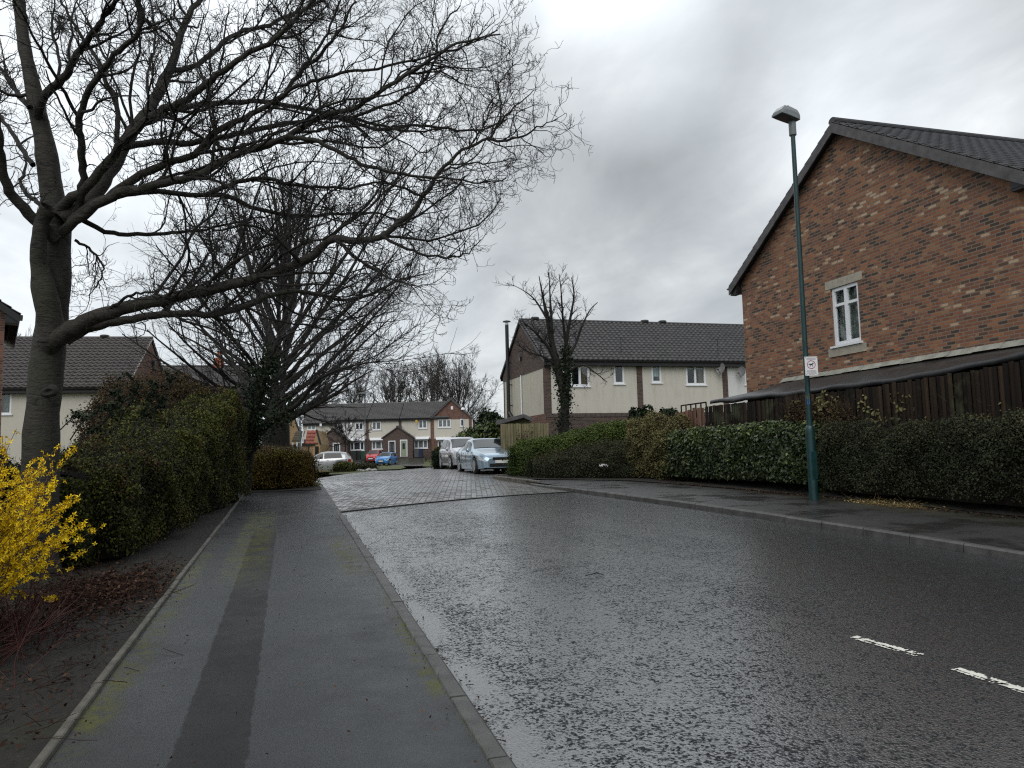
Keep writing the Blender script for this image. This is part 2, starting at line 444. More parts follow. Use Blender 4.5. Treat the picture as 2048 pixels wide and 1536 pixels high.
mat_bark = bark_mat('grey_green_bark', (0.017, 0.0155, 0.013), (0.052, 0.047, 0.039), 0.35)
mat_bark_dark = bark_mat('dark_bark', (0.009, 0.008, 0.0075), (0.024, 0.021, 0.018), 0.2)
mat_twig = M('dark_twig', (0.013, 0.011, 0.0105), 0.7, 0.3, 3)
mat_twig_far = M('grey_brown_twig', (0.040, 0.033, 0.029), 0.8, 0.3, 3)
mat_twig_brown = M('brown_twig', (0.085, 0.050, 0.030), 0.8, 0.35, 5)
mat_twig_red = M('red_dogwood_stem', (0.055, 0.014, 0.011), 0.6, 0.4, 5)
mat_core = M('light_block_core', (0.007, 0.006, 0.0045), 0.95, 0.4, 9, spec=0.1)  # near-black solid added inside hedges to block light and stand for inner shade

mat_lf_laurel = leaf_mat('laurel_leaves', [(0, (0.015, 0.023, 0.010)), (0.5, (0.034, 0.054, 0.018)), (0.8, (0.065, 0.095, 0.026)), (1, (0.16, 0.19, 0.05))], 0.22, 0.9)
mat_lf_dark = leaf_mat('small_dark_leaves', [(0, (0.015, 0.019, 0.010)), (0.6, (0.036, 0.044, 0.021)), (1, (0.085, 0.076, 0.042))], 0.45)
mat_lf_green = leaf_mat('green_leaves', [(0, (0.025, 0.04, 0.012)), (0.5, (0.055, 0.085, 0.02)), (1, (0.12, 0.15, 0.035))], 0.45)
mat_lf_olive = leaf_mat('olive_leaves', [(0, (0.014, 0.016, 0.006)), (0.45, (0.045, 0.054, 0.012)), (0.75, (0.092, 0.104, 0.018)), (0.88, (0.13, 0.14, 0.025)), (1, (0.07, 0.035, 0.018))], 0.5)
mat_lf_brown = leaf_mat('brown_leaves', [(0, (0.035, 0.022, 0.012)), (0.5, (0.065, 0.04, 0.022)), (0.8, (0.06, 0.06, 0.025)), (1, (0.11, 0.06, 0.03))], 0.7)
mat_lf_golden = leaf_mat('golden_green_leaves', [(0, (0.05, 0.05, 0.02)), (0.5, (0.11, 0.10, 0.04)), (1, (0.20, 0.18, 0.08))], 0.5)
mat_lf_lime = leaf_mat('lime_leaves', [(0, (0.08, 0.11, 0.02)), (1, (0.20, 0.24, 0.04))], 0.45)
mat_lf_amber = leaf_mat('amber_leaves', [(0, (0.045, 0.030, 0.010)), (0.5, (0.095, 0.066, 0.014)), (0.8, (0.17, 0.13, 0.02)), (1, (0.10, 0.12, 0.02))], 0.6)
mat_lf_ivy = leaf_mat('ivy_leaves', [(0, (0.008, 0.014, 0.008)), (0.7, (0.018, 0.032, 0.014)), (1, (0.035, 0.055, 0.02))], 0.4)
mat_flower = leaf_mat('yellow_petals', [(0, (0.60, 0.37, 0.008)), (0.5, (0.80, 0.55, 0.012)), (1, (0.88, 0.68, 0.05))], 0.6, 0.2)
mat_litter = leaf_mat('dead_leaves', [(0, (0.015, 0.008, 0.006)), (0.6, (0.045, 0.022, 0.014)), (1, (0.12, 0.065, 0.04))], 0.7)
mat_straw = leaf_mat('dry_clippings', [(0, (0.13, 0.09, 0.04)), (0.6, (0.25, 0.19, 0.08)), (1, (0.36, 0.30, 0.14))], 0.8)
mat_grassblade = leaf_mat('grass_blades', [(0, (0.05, 0.07, 0.015)), (1, (0.12, 0.15, 0.03))], 0.6)
# ------------------------------------------------------------------ ground surfaces
def ground_mat(name, fn):
    m = bpy.data.materials.new(name); m.use_nodes = True
    k = NT(m.node_tree); fn(k, k.n['Principled BSDF'], k.node('ShaderNodeTexCoord').outputs['Object']); return m

def _asphalt(k, b, t):
    x, y, z = k.sep(t)
    st = k.node('ShaderNodeTexVoronoi'); st.inputs['Scale'].default_value = 62.0; k.l.new(t, st.inputs['Vector'])
    chip = st.outputs['Distance']; rc = k.sep(st.outputs['Color'])[0]
    patch = k.noise(t, 0.55, 5, 0.62)
    streak = k.noise(k.comb(k.math('MULTIPLY', x, 1.0), k.math('MULTIPLY', y, 0.22), 0.0), 0.9, 4, 0.6)
    mid = k.noise(t, 5.5, 4, 0.65); fine = k.noise(t, 52.0, 4, 0.7); clump = k.noise(t, 21.0, 3, 0.65)
    gut = k.math('SUBTRACT', 1.0, k.smooth(k.math('ADD', x, k.math('MULTIPLY', k.math('SUBTRACT', mid, 0.5), 0.5)), 1.08, 1.42))
    # share of the surface under a water film, and the film itself between the stones
    wet = k.math('ADD', k.math('MULTIPLY', patch, 0.20), k.math('ADD', k.math('MULTIPLY', streak, 0.20), k.math('MULTIPLY', mid, 0.26)))
    f = k.math('ADD', wet, k.math('ADD', k.math('MULTIPLY', fine, 0.46), k.math('ADD', k.math('MULTIPLY', clump, 0.40), k.math('MULTIPLY', k.math('SUBTRACT', rc, 0.5), 0.22))))
    f = k.math('ADD', f, k.math('MULTIPLY', gut, k.math('MULTIPLY', k.smooth(k.noise(t, 0.8, 3, 0.6), 0.38, 0.6), 0.30)))
    film = k.smooth(f, 0.655, 0.765)
    c = k.ramp(rc, [(0.0, (0.012, 0.0135, 0.0150)), (0.6, (0.028, 0.0305, 0.034)), (1.0, (0.062, 0.065, 0.068))])
    c = k.mix(k.math('MULTIPLY', film, 0.5), c, (0.022, 0.023, 0.025, 1))
    k.l.new(c, b.inputs['Base Color'])
    k.l.new(k.sep(k.ramp(film, [(0.0, (0.62,)*3), (1.0, (0.20,)*3)]))[0], b.inputs['Roughness'])
    k.l.new(k.math('ADD', 0.18, k.math('MULTIPLY', film, 0.82)), b.inputs['Specular IOR Level'])
    k.l.new(k.math('MULTIPLY', film, 0.95), b.inputs['Coat Weight']); b.inputs['Coat Roughness'].default_value = 0.18; b.inputs['Coat IOR'].default_value = 1.8
    h = k.math('ADD', k.math('MULTIPLY', k.smooth(chip, 0.0, 0.75), -1.0), k.math('ADD', k.math('MULTIPLY', rc, 0.6), k.math('MULTIPLY', fine, 1.5)))
    h = k.math('MULTIPLY', h, k.math('SUBTRACT', 1.0, k.math('MULTIPLY', film, 0.74)))
    k.l.new(k.bump(h, 0.8, 0.008), b.inputs['Normal'])
    b2 = k.bump(h, 0.5, 0.006); k.l.new(b2, b.inputs['Coat Normal'])
mat_asphalt = ground_mat('wet_asphalt', _asphalt)

def _path(k, b, t):
    x, y, z = k.sep(t)
    nz = k.noise(t, 160, 3, 0.7); big = k.noise(t, 0.7, 5, 0.6); edge = k.math('MULTIPLY', k.math('SUBTRACT', k.noise(t, 7.0, 5, 0.65), 0.5), 0.07)
    xs = k.math('ADD', x, edge)
    c = k.ramp(nz, [(0.3, (0.009, 0.010, 0.011)), (0.7, (0.033, 0.0355, 0.038))])
    c = k.mix(k.math('MULTIPLY', k.smooth(big, 0.35, 0.65), 0.6), c, (0.030, 0.032, 0.036, 1))
    strip = k.math('MULTIPLY', k.smooth(xs, -0.575, -0.555), k.math('SUBTRACT', 1.0, k.smooth(xs, -0.205, -0.19)))
    strip = k.math('MULTIPLY', strip, k.math('SUBTRACT', 1.0, k.smooth(y, 14.0, 14.4)))
    c = k.mix(k.math('MULTIPLY', strip, 0.9), c, (0.006, 0.006, 0.0065, 1))
    mn = k.math('MULTIPLY', k.smooth(k.noise(t, 9.0, 6, 0.75), 0.40, 0.60), k.smooth(k.noise(t, 1.1, 4, 0.6), 0.40, 0.58))
    def band(v, a, bb, s): return k.math('MULTIPLY', k.smooth(v, a, a+s), k.math('SUBTRACT', 1.0, k.smooth(v, bb-s, bb)))
    m1 = k.math('MULTIPLY', band(xs, -1.25, -0.90, 0.16), k.math('SUBTRACT', 1.0, k.smooth(y, 10.0, 14.0)))
    m2 = k.math('MULTIPLY', band(xs, -0.85, -0.18, 0.16), band(y, 8.2, 18.0, 2.6))
    m3 = k.math('MULTIPLY', band(xs, 0.48, 1.0, 0.22), band(y, 8.5, 13.0, 1.5))
    m4 = k.math('MULTIPLY', band(xs, 0.80, 1.0, 0.08), band(y, 4.0, 9.0, 1.0))
    mf = k.math('MULTIPLY', k.smooth(k.noise(t, 10.0, 6, 0.75), 0.38, 0.60), k.smooth(k.noise(t, 2.3, 5, 0.65), 0.34, 0.56))
    ms = k.math('ADD', k.math('MULTIPLY', k.math('MAXIMUM', m1, m4), mn), k.math('MULTIPLY', k.math('MAXIMUM', m2, m3), mf), clamp=True)
    c = k.mix(k.math('MULTIPLY', ms, 0.95), c, (0.072, 0.075, 0.008, 1))
    k.l.new(c, b.inputs['Base Color'])
    wet = k.math('ADD', k.math('MULTIPLY', big, 0.6), k.math('MULTIPLY', k.noise(t, 4.0, 4, 0.6), 0.4))
    rg = k.math('ADD', k.sep(k.ramp(wet, [(0.36, (0.58,)*3), (0.60, (0.33,)*3)]))[0], k.math('ADD', k.math('MULTIPLY', strip, 0.26), k.math('MULTIPLY', ms, 0.25)))
    k.l.new(rg, b.inputs['Roughness'])
    b.inputs['Specular IOR Level'].default_value = 0.58
    k.l.new(k.bump(k.math('ADD', nz, k.noise(t, 60, 3, 0.6)), 0.45, 0.004), b.inputs['Normal'])
mat_path = ground_mat('worn_tarmac_footpath', _path)

def _pave2(k, b, t):
    nz = k.noise(t, 150, 3, 0.7); big = k.noise(t, 0.8, 5, 0.65)
    c = k.ramp(nz, [(0.3, (0.018, 0.018, 0.018)), (0.7, (0.045, 0.044, 0.043))])
    x, y, z = k.sep(t)
    mo = k.math('MULTIPLY', k.smooth(k.math('ADD', x, k.math('MULTIPLY', k.noise(t, 1.2, 4, 0.6), 1.0)), 10.9, 11.9), k.smooth(k.noise(t, 6, 5, 0.7), 0.35, 0.6))
    c = k.mix(k.math('MULTIPLY', mo, 0.6), c, (0.035, 0.032, 0.012, 1))
    k.l.new(c, b.inputs['Base Color'])
    k.l.new(k.ramp(big, [(0.36, (0.62,)*3), (0.5, (0.5,)*3), (0.60, (0.22,)*3)]), b.inputs['Roughness'])
    b.inputs['Specular IOR Level'].default_value = 0.5
    k.l.new(k.bump(k.math('ADD', nz, k.noise(t, 55, 3, 0.6)), 0.5, 0.004), b.inputs['Normal'])
mat_pavement = ground_mat('wet_tarmac_pavement', _pave2)

def _block(k, b, t):
    rot = k.node('ShaderNodeMapping'); rot.inputs['Rotation'].default_value = (0, 0, R(-77)); k.l.new(t, rot.inputs[0])
    br = k.node('ShaderNodeTexBrick'); br.offset = 0.5
    k.l.new(rot.outputs[0], br.inputs['Vector'])
    br.inputs['Color1'].default_value = (0, 0, 0, 1); br.inputs['Color2'].default_value = (1, 1, 1, 1); br.inputs['Mortar'].default_value = (0.4, 0.4, 0.4, 1)
    br.inputs['Scale'].default_value = 1.0; br.inputs['Mortar Size'].default_value = 0.010; br.inputs['Mortar Smooth'].default_value = 0.3
    br.inputs['Brick Width'].default_value = 0.21; br.inputs['Row Height'].default_value = 0.14
    rb = k.sep(br.outputs['Color'])[0]; big = k.noise(t, 0.5, 5, 0.6); fn_ = k.noise(t, 26, 3, 0.65)
    c = k.ramp(br.outputs['Color'], [(0, (0.115, 0.111, 0.109)), (0.5, (0.150, 0.144, 0.141)), (1, (0.200, 0.190, 0.184))])
    c = k.mix(br.outputs['Fac'], c, (0.050, 0.049, 0.046, 1))
    c = k.mix(0.25, c, k.ramp(k.noise(t, 0.6, 5, 0.65), [(0.3, (0.3,)*3), (0.7, (0.75,)*3)]), 'OVERLAY')
    k.l.new(c, b.inputs['Base Color'])
    rn = k.math('ADD', big, k.math('MULTIPLY', k.math('SUBTRACT', rb, 0.5), 0.30))
    wet = k.math('MULTIPLY', k.smooth(rn, 0.25, 0.70), k.math('SUBTRACT', 1.0, k.math('MULTIPLY', br.outputs['Fac'], 0.85)))
    k.l.new(k.sep(k.ramp(wet, [(0.0, (0.60,)*3), (1.0, (0.22,)*3)]))[0], b.inputs['Roughness'])
    k.l.new(k.math('ADD', 0.2, k.math('MULTIPLY', wet, 0.75)), b.inputs['Specular IOR Level'])
    k.l.new(k.math('MULTIPLY', wet, 0.75), b.inputs['Coat Weight']); b.inputs['Coat Roughness'].default_value = 0.2
    h = k.math('ADD', k.math('MULTIPLY', br.outputs['Fac'], -1.0), k.math('ADD', k.math('MULTIPLY', rb, 0.45), k.math('MULTIPLY', fn_, 0.6)))
    k.l.new(k.bump(h, 0.7, 0.008), b.inputs['Normal'])
mat_block = ground_mat('wet_block_paving', _block)

def _soil(k, b, t):
    n1_ = k.noise(t, 14, 6, 0.72); n2_ = k.noise(t, 1.3, 4, 0.6)
    c = k.ramp(n1_, [(0.32, (0.006, 0.0055, 0.005)), (0.60, (0.019, 0.016, 0.013)), (0.75, (0.050, 0.042, 0.034))])
    c = k.mix(k.math('MULTIPLY', k.smooth(n2_, 0.5, 0.7), 0.5), c, (0.030, 0.034, 0.010, 1))
    k.l.new(c, b.inputs['Base Color']); b.inputs['Roughness'].default_value = 0.8
    k.l.new(k.bump(n1_, 0.8, 0.03), b.inputs['Normal'])
mat_soil = ground_mat('dark_soil', _soil)
def _grass(k, b, t):
    n1_ = k.noise(t, 18, 6, 0.72); n2_ = k.noise(t, 0.8, 4, 0.6)
    c = k.ramp(n1_, [(0.3, (0.035, 0.045, 0.012)), (0.7, (0.095, 0.115, 0.03))])
    c = k.mix(k.math('MULTIPLY', k.smooth(n2_, 0.45, 0.7), 0.5), c, (0.09, 0.085, 0.03, 1))
    k.l.new(c, b.inputs['Base Color']); b.inputs['Roughness'].default_value = 0.85
    k.l.new(k.bump(n1_, 0.7, 0.03), b.inputs['Normal'])
mat_grass = ground_mat('short_grass', _grass)

def struct(name, V, F, mat, smooth=True):
    return tag(link(name, np_mesh(name, V, F, mat), None, smooth), kind='structure')

def sheet(name, ys, xl, xr, nx, dz, mat, lump=0.0, fn=g):
    ys = np.asarray(ys, float); s = np.linspace(0, 1, nx)
    X = xl(ys)[:, None]*(1-s)[None, :]+xr(ys)[:, None]*s[None, :]; Y = np.repeat(ys[:, None], nx, 1)
    Z = fn(X, Y)+dz
    if lump:
        Z = Z+lump*(np.sin(X*3.1+Y*1.7)*np.sin(Y*2.3-X*1.1)+0.6*np.sin(X*7.3)*np.sin(Y*6.1+1.0)+0.4*np.sin(X*13.1+Y*11.0))*sstep(0, 0.12, s)[None, :]*sstep(0, 0.12, 1-s)[None, :]
    V = np.stack([X, Y, Z], -1).reshape(-1, 3)
    i = np.arange(len(ys)*nx).reshape(len(ys), nx)
    F = np.stack([i[:-1, :-1], i[:-1, 1:], i[1:, 1:], i[1:, :-1]], -1).reshape(-1, 4)
    return struct(name, V, F, mat)
def pl(pts):
    a = np.array(pts, float); return lambda y: np.interp(y, a[:, 0], a[:, 1])
def cst(c): return lambda y: np.full(np.shape(y), float(c))
# base terrain out to the horizon, a little below every laid surface
def axis_(lim): 
    a = [0.0]; st = 1.5
    while a[-1] < lim: a.append(a[-1]+st); st *= 1.09
    return np.array(a)
ax = axis_(900); xs_ = np.concatenate([-ax[::-1], ax[1:]])+4; ys_ = np.concatenate([-axis_(60)[::-1], axis_(1200)[1:]])
XX, YY = np.meshgrid(xs_, ys_); ZZ = g(XX, YY)-0.32
ii = np.arange(XX.size).reshape(XX.shape)
struct('ground', np.stack([XX, YY, ZZ], -1).reshape(-1, 3), np.stack([ii[:-1, :-1], ii[:-1, 1:], ii[1:, 1:], ii[1:, :-1]], -1).reshape(-1, 4), mat_grass)

KX = 0.93            # left kerb line (footway side)
def paving_front(x): return 17.3+(np.asarray(x)-0.93)*0.434   # join between tarmac and block paving
right_kerb = pl([(-12, 8.75), (6, 8.7), (10, 8.62), (13, 8.45), (16, 8.1), (19, 7.65), (21, 7.4), (24, 7.15), (27, 6.95)])
YR = np.arange(-10, 27.01, 0.5)
# road tarmac: columns across so that the far edge follows the joint
nx = 24; s = np.linspace(0, 1, nx); rows = np.linspace(0, 1, 60)
Vr = []
for t_ in rows:
    for q in s:
        yf = 17.3+q*(20.1-17.3); yv = -10+t_*(yf+10)
        xv = (KX+0.125)+q*(float(right_kerb(yv))-(KX+0.125)); Vr.append((xv, yv, gz(xv, yv)*0+gz(4, yv)-0.105+0.05*math.sin(math.pi*q)))
i = np.arange(60*nx).reshape(60, nx)
QF = lambda i: np.stack([i[:-1, :-1], i[:-1, 1:], i[1:, 1:], i[1:, :-1]], -1).reshape(-1, 4)
struct('road', Vr, QF(i), mat_asphalt)
# block paving beyond the joint
far_l = pl([(17, KX+0.125), (26.5, KX+0.125), (28, 0.9), (30, 1.0), (37, 3.6), (57, 7.6), (67, 12.0), (75, 15), (84, 16)])
far_r = pl([(20, 7.5), (24, 7.2), (26.7, 7.0), (27.0, 9.6), (42, 10.0), (60, 17), (75, 24), (84, 27)])
ysb = np.concatenate([np.linspace(0, 1, 14), ]); Vb = []; rows_b = list(np.linspace(0, 1, 12))
ylist = np.concatenate([np.arange(21, 44, 0.5), np.arange(44, 84.1, 2)])
for k_ in range(8):
    for q in s:
        yf = 17.3+q*2.8+0.02; yv = yf+(21-yf)*k_/8.0
        xl_, xr_ = float(far_l(yv)), float(right_kerb(yv)); xv = xl_+q*(xr_-xl_)
        Vb.append((xv, yv, gz(4, yv)-0.10+0.05*math.sin(math.pi*q)))
for yv in ylist:
    for q in s:
        xl_, xr_ = float(far_l(yv)), float(far_r(yv)); xv = xl_+q*(xr_-xl_)
        Vb.append((xv, yv, gz(xv if yv > 42 else 4, yv)-0.10+0.06*float(sstep(24, 28, yv))+0.05*math.sin(math.pi*q)*float(1-sstep(24, 27, yv))))
nr = 8+len(ylist); i = np.arange(nr*nx).reshape(nr, nx)
struct('paved_road', Vb, QF(i), mat_block)
# flush concrete channel between the two surfaces
mb = MB(); prev = None
for q in np.linspace(0, 1, 12):
    xv = KX+0.13+q*(7.5-KX-0.13); yv = 17.3+q*2.8
    p_ = (xv, yv, gz(4, yv)-0.098+0.05*math.sin(math.pi*q))
    if prev is not None: mb.beam(prev, p_, 0.09, 0.03)
    prev = p_
tag(mb.build('channel_joint', M('dark_joint', (0.02, 0.02, 0.02), 0.4, 0.4, 6)), kind='structure')

sheet('footpath', np.arange(-10, 23.51, 0.5), cst(-1.15), cst(KX), 10, 0.0, mat_path)
sheet('pavement', np.arange(-10, 24.01, 0.4), lambda y: right_kerb(y)+0.125, pl([(-10, 11.9), (8, 11.9), (15, 11.7), (20, 10.7), (22, 10.2), (24, 8.2)]), 12, 0.0, mat_pavement)
sheet('planting_bed', np.arange(-6, 40, 0.22), cst(-14), cst(-1.2), 60, 0.0, mat_soil, 0.025)
sheet('hedge_bank', np.arange(-6, 38, 0.5), pl([(-6, 11.85), (8, 11.85), (15, 11.65), (20, 10.65), (22, 10.15), (24, 8.1), (25, 7.1), (27, 7.0), (27.2, 10), (38, 10.3)]), cst(15), 14, 0.02, mat_soil, 0.02)
sheet('path_end_soil', np.arange(22.9, 28, 0.3), cst(-1.2), pl([(22.9, 0.9), (26.5, 0.9), (28, 0.2)]), 8, 0.012, mat_soil, 0.01)

def kerb(name, pts, w, top, down, unit, mat, out):
    """pts: dense xy polyline of the back edge; out: +1/-1 side on which the kerb lies"""
    pts = np.array(pts, float); seg = np.linalg.norm(np.diff(pts, axis=0), axis=1); cum = np.concatenate([[0], np.cumsum(seg)])
    mb = MB(); s0 = 0.0
    while s0 < cum[-1]-0.05:
        s1 = min(s0+unit-0.016, cum[-1]); j = [random.uniform(-0.005, 0.005) for _ in range(2)]
        q = []
        for sv in (s0, s1):
            x, y = np.interp(sv, cum, pts[:, 0]), np.interp(sv, cum, pts[:, 1])
            x2, y2 = np.interp(min(sv+0.05, cum[-1]), cum, pts[:, 0]), np.interp(min(sv+0.05, cum[-1]), cum, pts[:, 1])
            x0, y0 = np.interp(max(sv-0.05, 0), cum, pts[:, 0]), np.interp(max(sv-0.05, 0), cum, pts[:, 1])
            d = np.array([x2-x0, y2-y0]); d /= np.linalg.norm(d); n = np.array([d[1], -d[0]])*out
            tp = top(y) if callable(top) else top
            q.append((x, y, n, gz(x, y)+tp+j[0]))
        vs = []
        for (x, y, n, z) in q:
            ch = min(0.025, w*0.3)
            for o_, h in ((0, -down), (w+0.01, -down), (w, -ch), (w-ch, 0), (ch*0.4, 0), (0, -ch*0.4)):
                vs.append((x+n[0]*(o_+j[1]), y+n[1]*(o_+j[1]), z+h))
        fs = [tuple(range(6)), tuple(range(11, 5, -1))]+[(a, 6+a, 6+(a+1) % 6, (a+1) % 6) for a in range(6)]
        mb.add(vs, fs); s0 += unit
    return tag(mb.build(name, mat), kind='structure')
lk = [(KX, y) for y in np.arange(-9, 25.6, 0.3)]+[(0.85, 26.3), (0.62, 26.9), (0.2, 27.4), (-0.4, 27.7), (-1.5, 27.9), (-4, 28.0)]
kerb('kerb_left', lk, 0.125, lambda y: 0.008-0.05*float(sstep(15.5, 17, y)), 0.3, 0.915, mat_concrete, 1)
kerb('kerb_right', [(float(right_kerb(y))+0.125, y) for y in np.arange(-9, 23.4, 0.3)], 0.125, lambda y: 0.012-0.05*float(sstep(20, 23, y)), 0.3, 0.915, mat_concrete, -1)
kerb('path_edging', [(-1.15, y) for y in np.arange(-9, 23, 0.3)], 0.06, 0.035, 0.3, 0.915, mat_edging, -1)
kerb('hedge_kerb', [(float(a), float(b)) for a, b in zip(np.linspace(7.55, 6.98, 14), np.linspace(22.9, 26.7, 14))]+[(7.3, 26.95), (9.5, 27.1)], 0.10, 0.05, 0.3, 0.6, mat_edging, -1)

# worn centre line dashes
def dash(p0, p1, wd, seed):
    r_ = np.random.default_rng(seed)
    p0 = np.array(p0[:2]); p1 = np.array(p1[:2]); L = np.linalg.norm(p1-p0); d = (p1-p0)/L; n = np.array([d[1], -d[0]])
    cs = 0.0125; nu, nv = int(L/cs), int(wd/cs); mb = MB(); vi = {}
    crack = [(r_.uniform(0, nu), r_.uniform(-1, 1)) for _ in range(int(L/0.16))]
    def vert(a, b):
        if (a, b) not in vi:
            jx, jy = r_.uniform(-.3, .3, 2)*cs
            xy = p0+d*(a*cs+jx)+n*((b-nv/2)*cs+jy); q = (xy[0]-1.055)/(float(right_kerb(xy[1]))-1.055)
            vi[(a, b)] = len(mb.v); mb.v.append((xy[0], xy[1], gz(4, xy[1])-0.105+0.05*math.sin(math.pi*q)+0.006))
        return vi[(a, b)]
    for a in range(nu):
        for b in range(nv):
            nzv = mnoise.noise(Vector((a*0.09+seed, b*0.25, seed*1.7)))+0.6*mnoise.noise(Vector((a*0.4, b*0.5+seed, 3.1)))
            mid = abs(b-nv*0.62-1.6*mnoise.noise(Vector((a*0.12, seed, 0)))) < 0.9
            cr = any(abs(a-(c+s_*(b-nv/2)*1.1)) < 0.8 for c, s_ in crack)
            edge = (b == 0 or b == nv-1) and r_.random() < 0.45
            if nzv > 0.42 or (mid and nzv > -0.35) or cr or edge: continue
            mb.f.append((vert(a, b), vert(a+1, b), vert(a+1, b+1), vert(a, b+1)))
    return mb
a0, a1 = G(1706, 1274, -0.055), G(1842, 1312, -0.055); b0, b1 = G(1912, 1338, -0.055), G(2140, 1412, -0.055)
tag(dash(a0, a1, 0.11, 3).build('road_marking', mat_white_paint), kind='structure')
tag(dash(b0, b1, 0.11, 8).build('road_marking', mat_white_paint), kind='structure')
# ------------------------------------------------------------------ houses
Zv = np.array([0, 0, 1.0])
def frame_map(mb, O, U, N):
    """turn (a,b,c) boxes collected in mb into O + a*U + b*N + c*z"""
    O, U, N = (np.array(v, float) for v in (O, U, N))
    mb.v = [tuple(O+a*U+b*N+c*Zv) for a, b, c in mb.v]
    # keep outward orientation when U x N points down
    if np.dot(np.cross(U, N), Zv) < 0: mb.f = [tuple(reversed(f)) for f in mb.f]
    return mb
def wall_panel(mb, a0, a1, c0, c1, holes, depth=0.12):
    A = sorted(set([a0, a1]+[h[0] for h in holes]+[h[2] for h in holes])); C_ = sorted(set([c0, c1]+[h[1] for h in holes]+[h[3] for h in holes]))
    for i in range(len(A)-1):
        for j in range(len(C_)-1):
            am, cm = (A[i]+A[i+1])/2, (C_[j]+C_[j+1])/2
            if any(h[0] < am < h[2] and h[1] < cm < h[3] for h in holes): continue
            mb.add([(A[i], 0, C_[j]), (A[i+1], 0, C_[j]), (A[i+1], 0, C_[j+1]), (A[i], 0, C_[j+1])], [(0, 1, 2, 3)])
    for h in holes:
        a, c, b, d = h[:4]
        for q in (((a, c), (a, d)), ((a, d), (b, d)), ((b, d), (b, c)), ((b, c), (a, c))):
            (u0, v0), (u1, v1) = q
            mb.add([(u0, 0, v0), (u1, 0, v1), (u1, -depth, v1), (u0, -depth, v0)], [(0, 1, 2, 3)])
def window(par, O, U, N, h, bars=(0.5,), transom=None, pane='glass', curtain=None, rec=0.05, fw=0.06, sill=True, label=None, grid=False, blind=None, fmat=None):
    a0, c0, a1, c1 = h
    W_, H_ = a1-a0, c1-c0
    mb = MB(); f0, f1 = -rec-0.03, -rec+0.035
    e = 0.002
    mb.box(a0+e, a0+fw, f0, f1, c0+e, c1-e); mb.box(a1-fw, a1-e, f0, f1, c0+e, c1-e)
    mb.box(a0+fw, a1-fw, f0, f1, c1-fw, c1-e); mb.box(a0+fw, a1-fw, f0, f1, c0+e, c0+fw*1.2)
    for b_ in bars:
        x = a0+W_*b_; mb.box(x-fw*0.62, x+fw*0.62, f0, f1+0.003, c0+fw*1.2, c1-fw)
    ed = [a0+fw]+[a0+W_*b_ for b_ in bars]+[a1-fw]
    if transom is not None:
        z = c0+H_*transom
        for i in range(len(ed)-1): mb.box(ed[i]+(fw*0.62 if i else 0), ed[i+1]-(fw*0.62 if i < len(ed)-2 else 0), f0, f1-0.004, z-fw*0.4, z+fw*0.4)
    if grid:
        for i in range(len(ed)-1):
            for q in (1/3., 2/3.):
                z = c0+H_*q; mb.box(ed[i], ed[i+1], f0, f1-0.012, z-0.015, z+0.015)
            x = (ed[i]+ed[i+1])/2; mb.box(x-0.012, x+0.012, f0, f1-0.01, c0+fw, c1-fw)
    wobj = frame_map(mb, O, U, N).build('window', fmat or mat_plastic_w, par)
    if label: wobj['label'] = label
    pm = MB().box(a0+fw*0.5, a1-fw*0.5, -rec-0.012, -rec-0.006, c0+fw*0.5, c1-fw*0.5)
    frame_map(pm, O, U, N).build('pane', {'glass': mat_glass, 'dark': mat_pane_dark, 'light': mat_pane_light}[pane], wobj)
    if pane == 'glass':
        if curtain:
            for (u0, u1, v0, v1, mm, nm) in curtain:
                n_ = max(2, int((u1-u0)*W_/0.02)); cm = MB(); pv = None
                for i in range(n_+1):
                    a = a0+W_*(u0+(u1-u0)*i/n_); bb = -rec-0.14+0.02*math.sin(i*1.3)+0.01*math.sin(i*2.9)
                    if pv is not None: cm.add([(pv[0], pv[1], c0+H_*v0), (a, bb, c0+H_*v0), (a, bb, c0+H_*v1), (pv[0], pv[1], c0+H_*v1)], [(0, 1, 2, 3)])
                    pv = (a, bb)
                frame_map(cm, O, U, N).build(nm, mm, wobj)
        vm = MB().box(a0-0.3, a1+0.3, -rec-1.2, -rec-1.15, c0-0.3, c1+0.3)
        frame_map(vm, O, U, N).build('room_backdrop', mat_void, wobj)
    if sill:
        sm = MB().box(a0-0.07, a1+0.07, f1-0.05, 0.07, c0-0.05, c0)
        frame_map(sm, O, U, N).build('sill', fmat or mat_plastic_w, wobj)
    return wobj
